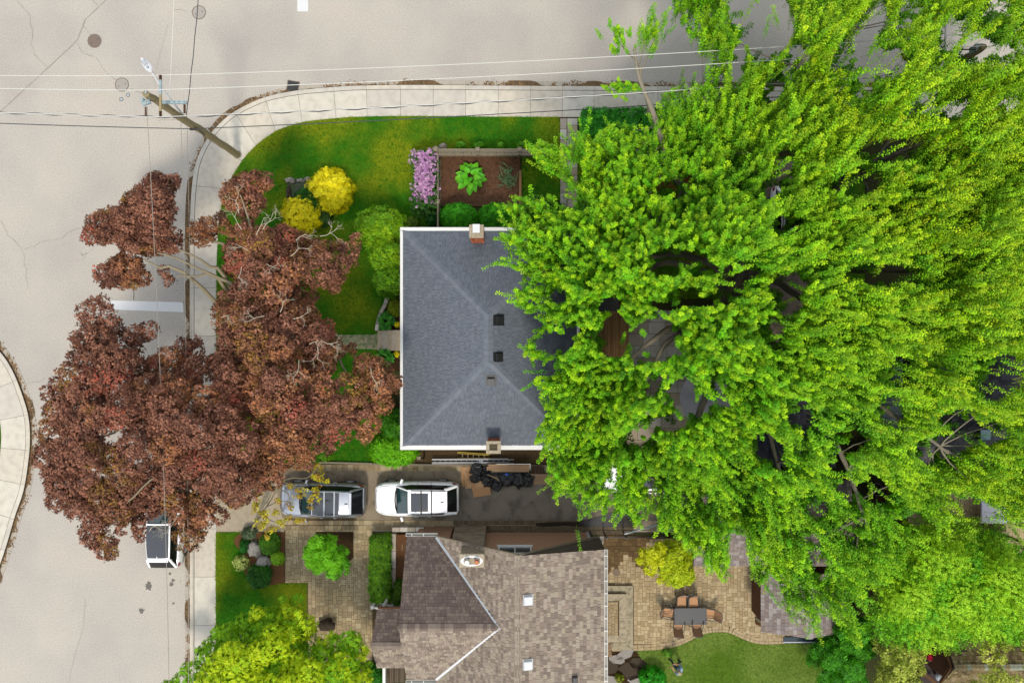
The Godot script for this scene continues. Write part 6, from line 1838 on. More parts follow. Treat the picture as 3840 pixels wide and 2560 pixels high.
func lumpy_tree(t: Node3D, poly_list: Array, step: float, h0: float, h1: float, over: float, r0: float, r1: float, per: float, tones: Array, kind: String, size: float, m: Material, hi_tones := [], holes := []) -> void:
	var poly := PackedVector2Array()
	for i in range(0, poly_list.size(), 2): poly.append(Vector2(poly_list[i], poly_list[i + 1]))
	var lo := poly[0]; var hi := poly[0]
	for p in poly: lo = lo.min(p); hi = hi.max(p)
	hi.y = minf(hi.y, 2640.0); hi.x = minf(hi.x, 3960.0)
	var c := Cloud.new()
	var f := noise(0.006, 2, FastNoiseLite.TYPE_SIMPLEX_SMOOTH, 31)
	var y := lo.y
	while y < hi.y:
		var x := lo.x
		while x < hi.x:
			var p := Vector2(x, y) + Vector2(rng.randf_range(-0.45, 0.45), rng.randf_range(-0.45, 0.45)) * step
			x += step
			if not inside(p, poly): continue
			var open := false
			for g in holes:
				if Vector2((p.x - g[0]) / g[2], (p.y - g[1]) / g[3]).length() < 1.0: open = true
			if open: continue
			var edge := edge_distance(p, poly)
			if edge < 6: continue
			var v := f.get_noise_2d(p.x, p.y)
			var h := h0 + (h1 - h0) * smoothstep(0, over, edge) + v * 1.2 + rng.randfn(0, 0.12)
			var r := minf(rng.randf_range(r0, r1), maxf(r0 * 0.5, edge * 1.05)) * PER * (1.0 - h / HIGH)
			dome(c, at(p.x, p.y, h), Vector3(r, r * 0.7, r), per, hi_tones if hi_tones.size() and v + rng.randf_range(-0.15, 0.15) > 0.0 else tones, size, -0.2, 0.2, 1.2)
		y += step
	crown(t, "crown", kind, 3, c, m)

func make_low_trees() -> void:
	var lime := [lin(122, 178, 10), lin(146, 192, 12), lin(106, 162, 10)]
	var yel := [lin(178, 204, 12), lin(194, 210, 16), lin(158, 196, 12)]
	var t := thing("yellow_green_tree", "yellow-green tree with rosette leaves at the bottom left, over the side lawn", "tree", Vector3.ZERO)
	lumpy_tree(t, [600, 2560, 660, 2500, 720, 2480, 740, 2440, 795, 2360, 870, 2330, 900, 2300, 960, 2270, 1000, 2280, 1050, 2240, 1110, 2215, 1150, 2225, 1145, 2260, 1100, 2285, 1160, 2290, 1195, 2340, 1180, 2380, 1240, 2370, 1300, 2350, 1340, 2375, 1370, 2420, 1385, 2480, 1395, 2560, 1370, 2800, 600, 2800], 44, 3.6, 5.4, 180, 34, 60, 46, lime, "rosette", 0.85, M.leaf, yel, [[700, 2590, 40, 30], [1185, 2330, 12, 20]])
	limb(t, "trunk", [at(1010, 2560, 0.1), at(1000, 2560, 2.0), at(980, 2540, 3.6)], 0.16, 0.09, M.maple_bark, 10)
	for e in [[800, 2480, 4.2], [1100, 2320, 4.2], [1280, 2450, 4.2], [900, 2380, 4.4]]: limb(t, "limb", [at(995, 2555, 2.2), at((995 + e[0]) / 2.0, (2555 + e[1]) / 2.0, 3.4), at(e[0], e[1], e[2])], 0.07, 0.02, M.maple_bark, 7)
	var green := [lin(92, 166, 10), lin(78, 150, 10), lin(108, 180, 14), lin(64, 134, 10)]
	t = thing("green_ornamental_tree", "small bright green tree standing in the planting square of the paved court", "tree", Vector3.ZERO)
	lumpy_tree(t, [1134, 2040, 1160, 2020, 1185, 2000, 1205, 2002, 1225, 2012, 1245, 1998, 1275, 2010, 1290, 2035, 1305, 2060, 1312, 2100, 1308, 2150, 1298, 2172, 1275, 2165, 1258, 2185, 1240, 2206, 1232, 2180, 1220, 2145, 1190, 2152, 1155, 2142, 1142, 2100], 26, 2.2, 3.1, 70, 16, 28, 105, green, "fine", 0.95, M.leaf, [lin(116, 188, 16), lin(102, 176, 12)])
	limb(t, "trunk", [at(1240, 2060, 0.1), at(1230, 2080, 1.6), at(1222, 2084, 2.4)], 0.08, 0.05, M.maple_bark, 8)
	for e in [[1170, 2060], [1270, 2120], [1250, 2030]]: limb(t, "limb", [at(1234, 2075, 1.4), at(e[0], e[1], 2.3)], 0.04, 0.015, M.maple_bark, 6)
	t = thing("lime_tree", "round lime-yellow tree beside the iron fence at the dining patio", "tree", Vector3.ZERO)
	lumpy_tree(t, [2388, 2090, 2400, 2060, 2440, 2040, 2470, 2020, 2520, 2020, 2570, 2040, 2600, 2080, 2610, 2130, 2600, 2180, 2570, 2195, 2530, 2203, 2490, 2195, 2440, 2165, 2410, 2140, 2392, 2115], 30, 2.4, 3.6, 90, 18, 32, 95, [lin(178, 196, 14), lin(160, 186, 14), lin(194, 208, 20)], "fine", 1.1, M.leaf, [lin(200, 208, 16), lin(208, 214, 26)])
	limb(t, "trunk", [at(2470, 2080, 0.1), at(2482, 2092, 1.6), at(2490, 2100, 2.6)], 0.1, 0.06, M.maple_bark, 8)
	var birch := [lin(110, 186, 18), lin(96, 172, 16), lin(130, 200, 24)]
	t = thing("small_leaved_tree", "wide small-leaved tree in the bottom right, over garage end and shake roof", "tree", Vector3.ZERO)
	lumpy_tree(t, [3240, 2060, 3300, 2010, 3420, 1960, 3540, 1950, 3640, 1960, 3740, 2010, 3820, 2050, 3960, 2040, 3960, 2300, 3900, 2390, 3800, 2400, 3700, 2385, 3560, 2400, 3480, 2430, 3420, 2400, 3320, 2400, 3270, 2350, 3290, 2260, 3250, 2200], 44, 4.2, 6.4, 200, 28, 50, 62, birch, "wisp", 0.85, M.leaf, [lin(150, 206, 26), lin(168, 212, 30)], [[3290, 2230, 24, 80], [3480, 1970, 50, 30]])
	limb(t, "trunk", [at(3480, 2180, 0.1), at(3520, 2190, 2.6), at(3560, 2210, 4.6)], 0.14, 0.08, M.pale_bark, 10)
	for e in [[3350, 2150], [3700, 2200], [3560, 2030], [3600, 2350]]: limb(t, "limb", [at(3520, 2190, 2.8), at(e[0], e[1], 4.8)], 0.06, 0.02, M.pale_bark, 6)
	t = thing("dark_green_bush", "dense dark green bush at the edge of the dining patio's lawn", "bush", Vector3.ZERO)
	lumpy_tree(t, [3040, 2420, 3080, 2390, 3150, 2340, 3220, 2300, 3260, 2330, 3290, 2400, 3270, 2470, 3270, 2700, 3060, 2700, 3050, 2550, 3025, 2480], 38, 2.0, 3.4, 110, 24, 42, 90, [lin(60, 136, 8), lin(46, 114, 6), lin(82, 160, 12)], "fine", 1.05, M.leaf)
	t = thing("pale_tree", "pale yellow-green thin-leaved tree between dark bush and shake roof", "tree", Vector3.ZERO)
	lumpy_tree(t, [3270, 2400, 3320, 2370, 3410, 2370, 3470, 2400, 3470, 2520, 3440, 2700, 3270, 2700, 3285, 2500], 36, 2.6, 4.0, 90, 20, 36, 36, [lin(168, 184, 62), lin(148, 164, 48), lin(190, 200, 84)], "spray", 0.62, M.leaf)
	t = thing("pale_tree", "pale yellow tree with loose foliage hanging over the shake roof's right end", "tree", Vector3.ZERO)
	lumpy_tree(t, [3660, 2440, 3700, 2400, 3760, 2380, 3800, 2330, 3960, 2330, 3960, 2700, 3530, 2700, 3560, 2570, 3640, 2560, 3680, 2510], 46, 4.0, 5.4, 120, 20, 38, 28, [lin(184, 196, 70), lin(164, 176, 54), lin(204, 208, 96)], "spray", 0.62, M.leaf, [], [[3810, 2450, 24, 60]])

func shrub(called: String, label: String, cat: String, px: float, py: float, rx: float, ry: float, tall: float, tones: Array, kind: String, per: float, size := 1.0, group := "", m: Material = null, y0 := 0.12, lumps := 0.18) -> Node3D:
	var h := tall * 0.55
	var o := at(px, py, h)
	var k := PER * (1.0 - h / HIGH)
	var t := thing(called, label, cat, Vector3.ZERO, 0.0, group)
	var c := Cloud.new()
	dome(c, Vector3(o.x, y0 + tall * 0.28, o.z), Vector3(rx * k, tall * 0.72, ry * k), per, tones, size, -0.3, lumps, 1.4)
	crown(t, "foliage", kind, 3, c, m if m else M.leaf)
	var g := Geo.new()
	for i in 4: g.tube([Vector3(o.x, y0 - 0.03, o.z), Vector3(o.x, y0, o.z) + rand_dir(1.0) * tall * 0.6], [0.02, 0.008], 5)
	obj("stem", g, M.brown_wood, t)
	return t

func box_hedge(called: String, label: String, a: Vector2, b: Vector2, wide: float, tall: float, tones: Array, kind: String, per: float, size: float, y0 := 0.12) -> void:   # a clipped hedge along a line
	var t := thing(called, label, "hedge", Vector3.ZERO)
	var c := Cloud.new()
	var d := (b - a).normalized(); var n := d.orthogonal(); var l := a.distance_to(b)
	var f := noise(0.9, 2, FastNoiseLite.TYPE_SIMPLEX_SMOOTH, 61)
	var area := l * wide + 2 * (l + wide) * tall
	for i in int(area * per):
		var u := rng.randf(); var v := rng.randf_range(-0.5, 0.5)
		var nn := Vector3.UP; var y := tall
		var pick := rng.randf() * area
		if pick > l * wide:
			y = rng.randf() * tall
			if pick < l * wide + 2 * l * tall: v = 0.5 if rng.randf() < 0.5 else -0.5; nn = Vector3(n.x, 0.4, n.y) * (1.0 if v > 0 else -1.0); nn.y = 0.4
			else: u = 0.0 if rng.randf() < 0.5 else 1.0; nn = Vector3(d.x, 0.4, d.y) * (1.0 if u > 0.5 else -1.0); nn.y = 0.4
		var q := a + d * (u * l) + n * (v * wide)
		var w := 0.16 * f.get_noise_2d(q.x * 1.5, q.y * 1.5 + y)
		c.add(Transform3D(basis_to((nn.normalized() + rand_dir(0) * 0.35).normalized(), rng.randf() * TAU, Vector3.ONE * size * rng.randf_range(0.75, 1.3)), Vector3(q.x, y0 + y + w - 0.12 * rng.randf() * rng.randf(), q.y) + nn * w * 0.6), tone(tones))
	crown(t, "foliage", kind, 3, c, M.leaf)
	var g := Geo.new()
	for i in int(l / 0.5): var q := a + d * ((i + 0.5) * 0.5); g.tube([Vector3(q.x, y0 - 0.03, q.y), Vector3(q.x, y0 + tall * 0.8, q.y)], [0.03, 0.012], 5)
	obj("stem", g, M.brown_wood, t)

func make_shrubs() -> void:
	var gold := [lin(255, 240, 14), lin(252, 232, 16), lin(255, 246, 40), lin(232, 220, 14)]
	var gold2 := [lin(255, 240, 18), lin(250, 228, 16), lin(214, 210, 14)]
	shrub("golden_shrub", "large round golden-yellow shrub on the front lawn, upper right of the pair", "shrub", 1235, 716, 78, 78, 1.35, gold, "fine", 210, 0.85, "golden-yellow shrubs on the front lawn", null, 0.12, 0.34)
	shrub("golden_shrub", "smaller golden shrub with green gaps touching the red maple's edge", "shrub", 1133, 803, 72, 66, 1.3, gold2, "fine", 150, 0.85, "golden-yellow shrubs on the front lawn", null, 0.12, 0.34)
	var yew := [lin(40, 96, 16), lin(30, 76, 14), lin(54, 112, 20)]
	shrub("dark_yew", "dark green yew between the two golden shrubs", "shrub", 1172, 752, 66, 50, 1.0, yew, "needle", 120, 1.2, "", M.dark_leaf)
	shrub("dark_yew", "low dark green shrub at the foot of the larger golden shrub", "shrub", 1212, 805, 34, 42, 0.7, [lin(56, 92, 22), lin(40, 74, 18)], "fine", 120, 1.0, "", M.dark_leaf)
	var ced := [lin(132, 184, 16), lin(108, 164, 14), lin(160, 200, 24), lin(92, 146, 14)]
	shrub("golden_cedar", "yellow-green cedar at the grey house's north-west corner, the topmost of its row", "shrub", 1425, 850, 82, 66, 2.2, ced, "needle", 110, 1.45, "cedars along the grey house's front", null, 0.12, 0.4)
	shrub("golden_cedar", "yellow-green cedar in the middle of the row along the grey house's front", "shrub", 1452, 955, 58, 62, 2.1, ced, "needle", 110, 1.4, "cedars along the grey house's front", null, 0.12, 0.4)
	shrub("golden_cedar", "darker cedar beside the garden wall, the lowest of the front row", "shrub", 1462, 1050, 52, 56, 1.8, [lin(96, 150, 14), lin(76, 128, 12), lin(120, 172, 20)], "needle", 110, 1.3, "cedars along the grey house's front", null, 0.12, 0.4)
	shrub("cedar_bush", "small olive shrub between the top cedar and the vegetable fence", "shrub", 1545, 838, 26, 22, 0.9, [lin(110, 136, 34), lin(84, 116, 28)], "fine", 120, 0.9)
	shrub("dark_shrub", "small dark green shrub by the fence corner below the lilac", "shrub", 1620, 822, 22, 30, 0.9, [lin(30, 104, 24), lin(22, 84, 18)], "fine", 130, 0.9)
	var jun := [lin(112, 190, 16), lin(92, 170, 14), lin(132, 204, 24)]
	shrub("juniper", "bright green feathery juniper at the grey house's south-west corner beside the drive", "shrub", 1478, 1690, 84, 54, 1.2, jun, "needle", 120, 1.4)
	shrub("juniper", "taller dark green juniper against the grey house above the bright one", "shrub", 1478, 1590, 44, 50, 1.9, [lin(64, 130, 12), lin(48, 108, 10), lin(84, 152, 16)], "needle", 110, 1.3)
	shrub("low_green_shrub", "low green mound on the grass beside the drive under the red maple", "shrub", 1218, 1706, 26, 20, 0.5, [lin(84, 140, 16), lin(100, 156, 20)], "fine", 130, 0.8)
	var round := [lin(62, 156, 12), lin(48, 136, 10), lin(82, 178, 18)]
	shrub("clipped_yew", "left one of two round dark green shrubs against the grey house's north wall", "shrub", 1718, 815, 72, 52, 1.7, round, "needle", 130, 1.0, "round clipped shrubs at the north wall", M.leaf, 0.12, 0.08)
	shrub("clipped_yew", "right one of two round dark green shrubs, beside the brick chimney", "shrub", 1858, 814, 62, 50, 1.6, round, "needle", 130, 1.0, "round clipped shrubs at the north wall", M.leaf, 0.12, 0.08)
	shrub("dark_shrub", "nearly black-green bush at the end of the inner lawn under the maple", "shrub", 2030, 775, 70, 40, 1.3, [lin(22, 62, 12), lin(16, 48, 10)], "fine", 130, 0.9, "", M.dark_leaf)
	for k in [[1727, "leftmost of the small green shrubs before the fence"], [1797, "second small green shrub from the left, beside a fence post"], [1876, "third small green shrub from the left before the fence"], [1957, "fourth small green shrub from the left before the fence"], [2022, "last small green shrub before the slab walk"]]:
		shrub("boxwood", k[1], "shrub", k[0], 548, 19, 14, 0.55, [lin(96, 160, 22), lin(76, 140, 18)], "fine", 190, 0.7, "small shrubs before the wooden fence")
	# hedges
	box_hedge("front_hedge", "dense green hedge beside the pavement between slab walk and maple", flat(2178, 492), flat(2700, 492), 1.55, 1.45, [lin(44, 140, 14), lin(32, 116, 12), lin(64, 164, 18)], "fine", 130, 1.05)
	box_hedge("court_hedge", "long clipped dark green hedge between paved court and planter wall", flat(1424, 2018, 0.9), flat(1424, 2250, 0.9), 0.98, 0.95, [lin(84, 134, 16), lin(60, 106, 12), lin(108, 158, 24)], "needle", 150, 1.25)
	shrub("planter_shrub", "green shrub filling the lower end of the planter by the brown roof", "shrub", 1500, 2225, 22, 52, 0.8, [lin(88, 126, 22), lin(64, 104, 16)], "needle", 130, 1.1, "", null, 0.3)
	# lilac
	var t := thing("lilac", "lilac bush in full mauve bloom at the fence corner", "shrub", Vector3.ZERO)
	var c := Cloud.new(); var lv := Cloud.new()
	for i in 420:
		var u := rng.randf(); var px := 1590 + rng.randfn(0, 24); var py := lerpf(570, 765, u) + rng.randfn(0, 8)
		if px > 1648 or px < 1534: continue
		if py > 730 and rng.randf() < 0.6: continue
		var h := 2.2 - absf(px - 1595) / 60.0 * 0.8 - absf(u - 0.45) * 0.9 + rng.randf_range(-0.3, 0.1)
		c.add(Transform3D(basis_to((Vector3.UP + rand_dir(0) * 0.7).normalized(), rng.randf() * TAU, Vector3.ONE * rng.randf_range(0.8, 1.35)), at(px, py, h)), tone([lin(226, 170, 218), lin(204, 146, 200), lin(240, 196, 230)]))
	for i in 700:
		var u := rng.randf(); var px := 1592 + rng.randfn(0, 24); var py := lerpf(572, 800, u) + rng.randfn(0, 8)
		if px > 1650 or px < 1540: continue
		lv.add(Transform3D(basis_to((Vector3.UP + rand_dir(0) * 0.7).normalized(), rng.randf() * TAU, Vector3.ONE * rng.randf_range(0.8, 1.2)), at(px, py, rng.randf_range(0.7, 1.7))), tone([lin(54, 100, 24), lin(40, 82, 20)]))
	crown(t, "blossom", "panicle", 2, c, M.petal)
	crown(t, "foliage", "rosette", 3, lv, M.dark_leaf)
	var g := Geo.new()
	for i in 7: g.tube([at(1600 + i * 4, 700, 0.1), at(1570 + i * 8, 640 + i * 14, 1.6)], [0.03, 0.012], 6)
	obj("stem", g, M.brown_wood, t)
	# hostas by the steps, rhubarb and onions in the bed: each leaf a piece
	big_leaves("hosta", "green hosta at the top side of the front steps", 1452, 1206, 34, 38, 0.55, 46, [srf(56, 142, 22), srf(44, 122, 18), srf(72, 160, 30)], "hosta plants beside the front steps", 0.3)
	big_leaves("hosta", "green hosta at the lower side of the front steps", 1447, 1338, 34, 34, 0.55, 44, [srf(50, 134, 18), srf(38, 114, 16), srf(66, 152, 26)], "hosta plants beside the front steps", 0.3)
	big_leaves("rhubarb", "rhubarb plant with broad crinkled leaves in the vegetable bed", 1766, 668, 58, 56, 0.6, 36, [srf(104, 206, 24), srf(84, 188, 20), srf(124, 216, 40)], "", 0.44)
	var on := thing("onion_clump", "clump of blue-green onion leaves at the right of the vegetable bed", "plant", at(1905, 668, 0.15))
	for i in 90:
		g = Geo.new()
		var o := Vector3(rng.randfn(0, 0.24), 0, rng.randfn(0, 0.34)); var d := rand_dir(rng.randf_range(0.6, 1.3)); var l := rng.randf_range(0.3, 0.55)
		g.tube([o, o + d * l * 0.5 + Vector3.UP * 0.05, o + d * l + Vector3(d.x, 0, d.z) * 0.15 - Vector3.UP * 0.03], [0.02, 0.017, 0.003], 5, false)
		obj("leaf", g, M["onion_%d" % (i % 3)] if i > 2 else mat("onion_%d" % i, [srf(130, 172, 112), srf(108, 152, 98), srf(156, 188, 128)][i], 0.6), on)
	shrub("ornamental_grass", "yellow-green tufted grass against the grey house above the hosta", "grass plant", 1482, 1152, 20, 26, 0.6, [lin(150, 164, 30), lin(126, 146, 26)], "needle", 160, 1.3)
	shrub("yellow_flowers", "small yellow flowering plant between hosta and house", "flowers", 1490, 1217, 11, 12, 0.35, gold, "fine", 220, 0.6)
	shrub("yellow_flowers", "small yellow plant between the lower hosta and the house", "flowers", 1489, 1326, 10, 12, 0.35, gold, "fine", 220, 0.6)
	# rock garden
	shrub("rock_garden_shrub", "dark green round shrub left of the flat grey rock", "shrub", 917, 2046, 18, 26, 0.55, [lin(30, 112, 24), lin(22, 90, 18)], "fine", 200, 0.7)
	shrub("rock_garden_shrub", "round mid-green dwarf pine right of the flat grey rock", "shrub", 1011, 2038, 33, 36, 0.8, [lin(84, 136, 22), lin(66, 116, 18)], "needle", 170, 1.1)
	shrub("rock_garden_shrub", "lime green little shrub right of the lower rock", "shrub", 1041, 2092, 24, 24, 0.5, [lin(150, 198, 40), lin(128, 180, 32)], "fine", 180, 0.8)
	shrub("variegated_shrub", "pale variegated shrub at the lawn edge of the rock garden", "shrub", 904, 2110, 30, 26, 0.5, [lin(196, 206, 116), lin(172, 186, 90)], "rosette", 120, 0.6)
	shrub("spiky_grass", "dark green spiky grass tuft below the rocks", "grass plant", 973, 2158, 36, 38, 0.7, [lin(44, 104, 26), lin(34, 84, 20), lin(64, 120, 34)], "needle", 150, 1.6)
	shrub("blue_grass", "grey-green grass tuft above the flat rock", "grass plant", 935, 1998, 22, 18, 0.5, [lin(104, 120, 88), lin(86, 104, 72)], "needle", 150, 1.3)
	shrub("round_green_bush", "bright green round bush on the lawn at the bottom edge", "bush", 2448, 2545, 48, 40, 1.1, [lin(52, 172, 26), lin(40, 150, 20), lin(76, 192, 36)], "rosette", 110, 0.8)
	shrub("fern", "light green fern on the lawn edge above the person", "plant", 2503, 2446, 18, 14, 0.35, [lin(110, 166, 44), lin(90, 146, 36)], "rosette", 150, 0.6)
	shrub("shade_plant", "small yellow-green plant among the stones of the shade bed", "plant", 2322, 2540, 16, 14, 0.35, [lin(160, 170, 40), lin(120, 140, 30)], "rosette", 150, 0.6)
	shrub("corner_shrub", "green shrub between the white porch rail and the yellow-green tree", "shrub", 1405, 2540, 34, 46, 1.0, [lin(60, 150, 36), lin(46, 126, 28)], "fine", 120, 0.9)

func big_leaves(called: String, label: String, px: float, py: float, rx: float, ry: float, tall: float, count: int, cols: Array, group: String, size: float) -> void:
	var t := thing(called, label, "plant", at(px, py, 0.14), 0.0, group)
	for i in 3: if not M.has("%s_%d" % [called, i]): leafy("%s_%d" % [called, i], 0.45); M["%s_%d" % [called, i]].albedo_color = cols[i]
	var protos := []
	for k in 3:
		var g := Geo.new()
		var rows := []
		for j in 6:
			var v := j / 5.0
			var w := 0.42 * sin(PI * pow(v, 0.75) * 0.98 + 0.02) * (1.0 - 0.25 * v)
			var row := PackedVector3Array()
			for i in 5:
				var x := (i - 2) / 2.0
				row.append(Vector3(x * w, 0.09 * absf(x) * w * 4 - 0.28 * v * v + 0.03 * rng.randf_range(-1, 1), v))
			rows.append(row)
		g.grid(rows, true)
		protos.append(g.mesh())
	for i in count:
		var u := sqrt((i + 0.5) / count)
		var a := i * 2.4 + rng.randf() * 0.5
		var o := obj("leaf", protos[i % 3], M["%s_%d" % [called, rng.randi() % 3]], t)
		var tilt := lerpf(-0.9, 0.05, u)
		o.transform = Transform3D(Basis(Vector3.UP, a) * Basis(Vector3.RIGHT, tilt) * Basis.from_scale(Vector3.ONE * size * rng.randf_range(0.75, 1.2)), Vector3(sin(a) * rx * u * PER * 0.62, tall * (1.0 - 0.6 * u) * rng.randf_range(0.8, 1.1), cos(a) * ry * u * PER * 0.62))

# ------------------------------------------------------------------ cars: front towards -x, wheels on y = 0
func at_station(st: Array, t: float) -> Array:
	for i in st.size() - 1:
		if t <= st[i + 1][0]:
			var k := clampf((t - st[i][0]) / (st[i + 1][0] - st[i][0]), 0, 1)
			var out := [t]
			for j in range(1, st[i].size()): out.append(lerpf(st[i][j], st[i + 1][j], k))
			return out
	return st[st.size() - 1]

func make_suv(label: String, body_paint: Material, lower: Material, roof_paint: Material, where: Vector3, turn: float, long: float, half: float, style: int, group := "parked cars") -> Node3D:
	var t := thing("parked_car", label, "car", where, turn, group)
	var L := long; var W := half
	var st := [[0.0, 0.50, 0.56, 0.40], [0.006, 0.64, 0.66, 0.30], [0.025, 0.77, 0.76, 0.24], [0.06, 0.87, 0.86, 0.2], [0.12, 0.945, 0.94, 0.2], [0.2, 0.985, 1.0, 0.2], [0.29, 1.0, 1.05, 0.2], [0.45, 1.0, 1.06, 0.2], [0.62, 1.0, 1.08, 0.2], [0.78, 0.995, 1.1, 0.2], [0.88, 0.975, 1.1, 0.22], [0.94, 0.94, 1.06, 0.26], [0.975, 0.885, 0.98, 0.3], [0.993, 0.8, 0.86, 0.38], [1.0, 0.7, 0.72, 0.46]]
	var rows := []
	var skin := func(t0: float) -> PackedVector3Array:
		var s := at_station(st, t0)
		var w: float = s[1] * W; var y: float = s[2]; var lo: float = s[3]
		var prof := [[0.88, lo], [0.965, lo + (y - lo) * 0.22], [1.0, lo + (y - lo) * 0.5], [0.992, lo + (y - lo) * 0.74], [0.955, lo + (y - lo) * 0.92], [0.88, y - 0.004], [0.55, y + 0.03], [0.0, y + 0.045]]
		var row := PackedVector3Array()
		for p in prof: row.append(Vector3((t0 - 0.5) * L, p[1], -p[0] * w))
		for i in range(prof.size() - 2, -1, -1): row.append(Vector3((t0 - 0.5) * L, prof[i][1], prof[i][0] * w))
		return row
	for i in 61:
		var u := i / 60.0
		rows.append(skin.call(u * u * (3 - 2 * u) * 0.55 + u * 0.45))
	var g := Geo.new()
	g.grid(rows, true)
	for e in [0, rows.size() - 1]:
		var m := Vector3.ZERO
		for p in rows[e]: m += p / rows[e].size()
		for i in rows[e].size() - 1:
			if e == 0: g.tri(m, rows[e][i], rows[e][i + 1])
			else: g.tri(m, rows[e][i + 1], rows[e][i])
	obj("body", g, body_paint, t)
	g = Geo.new()   # darker sills and bumpers
	rows = []
	for i in 25:
		var s: PackedVector3Array = skin.call(i / 24.0)
		rows.append(PackedVector3Array([s[0] + Vector3(0, -0.02, 0.12), s[0] + Vector3(0, -0.03, 0), s[1] + Vector3(0, -0.03, -0.012)]))
	g.grid(rows, true)
	rows = []
	for i in 25:
		var s: PackedVector3Array = skin.call(i / 24.0)
		var n := s.size()
		rows.append(PackedVector3Array([s[n - 2] + Vector3(0, -0.03, 0.012), s[n - 1] + Vector3(0, -0.03, 0), s[n - 1] + Vector3(0, -0.02, -0.12)]))
	g.grid(rows, true)
	obj("sill", g, lower, t)
	# cabin
	var cb := [[0.27, 0.80, 0.80, 1.06], [0.42, 0.90, 0.665, 1.60], [0.52, 0.90, 0.68, 1.665], [0.7, 0.90, 0.67, 1.665], [0.855, 0.88, 0.62, 1.61], [0.982, 0.80, 0.74, 1.07]]
	var cab := func(t0: float, out := 0.0) -> PackedVector3Array:
		var s := at_station(cb, t0)
		var wb: float = s[1] * W; var wr: float = s[2] * W; var y: float = s[3]
		var row := PackedVector3Array()
		var prof := [[wb, 1.02], [lerpf(wb, wr, 0.35) + 0.015, lerpf(1.02, y, 0.42)], [wr + 0.045, y - 0.07], [wr, y - 0.012], [wr * 0.6, y + 0.02], [0.0, y + 0.03]]
		for p in prof: row.append(Vector3((t0 - 0.5) * L, p[1] + out, -p[0]))
		for i in range(prof.size() - 2, -1, -1): row.append(Vector3((t0 - 0.5) * L, prof[i][1] + out, prof[i][0]))
		return row
	rows = []
	for i in 33: rows.append(cab.call(0.27 + 0.712 * i / 32.0))
	g = Geo.new(); g.grid(rows, true); obj("side_window", g, M.car_glass, t)
	g = Geo.new(); rows = []
	for i in 17:
		var r: PackedVector3Array = cab.call(0.423 + 0.437 * i / 16.0, 0.008)
		rows.append(PackedVector3Array([r[2], r[3], r[4], r[5], r[6], r[7], r[8]]))
	g.grid(rows, true)
	for s in [2, 8]:   # pillars run on from the roof edge
		var a := []; var d := []
		for i in 7: a.append(cab.call(0.275 + 0.15 * i / 6.0, 0.0)[3 if s == 2 else 7])
		for i in 7: d.append(cab.call(0.85 + 0.122 * i / 6.0, 0.0)[2 if s == 2 else 8])
		g.tube(a, [0.045], 6); g.tube(d, [0.1 if style == 1 else 0.075], 6)
	obj("roof", g, roof_paint, t)
	g = Geo.new(); rows = []
	for i in 9:
		var r: PackedVector3Array = cab.call(0.285 + 0.128 * i / 8.0, 0.006)
		rows.append(PackedVector3Array([r[3] * Vector3(1, 1, 0.93), r[4], r[5], r[6], r[7] * Vector3(1, 1, 0.93)]))
	g.grid(rows, true); obj("windscreen", g, M.windscreen, t)
	g = Geo.new(); rows = []
	for i in 7:
		var r: PackedVector3Array = cab.call(0.876 + 0.098 * i / 6.0, 0.008)
		rows.append(PackedVector3Array([r[3] * Vector3(1, 1, 0.9), r[4], r[5], r[6], r[7] * Vector3(1, 1, 0.9)]))
	g.grid(rows, true); obj("rear_window", g, M.car_glass, t)
	g = Geo.new()
	g.box(Vector3((0.862 - 0.5) * L, 1.628, 0), Vector3(0.16, 0.035, W * 1.22), Basis(Vector3.BACK, -0.08), 0.012); obj("spoiler", g, roof_paint, t)
	# seam of the bonnet
	for s in [-1, 1]:
		var p := []
		for i in 10:
			var u := 0.035 + 0.235 * i / 9.0
			var r: PackedVector3Array = skin.call(u)
			p.append(Vector3(r[5].x, r[5].y + 0.003, s * absf(r[5].z) * (0.96 if i > 1 else 0.82)))
		g = Geo.new(); g.tube(p, [0.012], 5); obj("seam", g, M.rubber, t)
	g = Geo.new(); var f0: PackedVector3Array = skin.call(0.035)
	g.tube([f0[5] * Vector3(1, 1, 0.82) + Vector3.UP * 0.003, f0[6] + Vector3(-0.06, 0.004, 0), f0[7] + Vector3(-0.08, 0.004, 0), f0[8] + Vector3(-0.06, 0.004, 0), f0[9] * Vector3(1, 1, 0.82) + Vector3.UP * 0.003], [0.012], 5); obj("seam", g, M.rubber, t)
	# sun roof, bars, fin
	g = Geo.new(); rows = []
	var sr := [0.46, 0.66] if style == 1 else [0.435, 0.74] if style == 0 else [0.44, 0.83]
	for i in 9:
		var r: PackedVector3Array = cab.call(lerpf(sr[0], sr[1], i / 8.0), 0.016)
		var w := 0.86 if style == 1 else 0.98
		rows.append(PackedVector3Array([r[3] * Vector3(1, 1, w), r[4], r[5], r[6], r[7] * Vector3(1, 1, w)]))
	g.grid(rows, true); obj("sun_roof", g, M.roof_glass, t)
	for b in ([0.575, 0.69] if style == 0 else [0.58, 0.7] if style == 1 else []):
		g = Geo.new(); g.box(Vector3((b - 0.5) * L, 1.735, 0), Vector3(0.09 if style == 0 else 0.06, 0.03, W * 1.44), Basis.IDENTITY, 0.01); obj("cross_bar", g, M.steel if style == 0 else M.iron_dark, t)
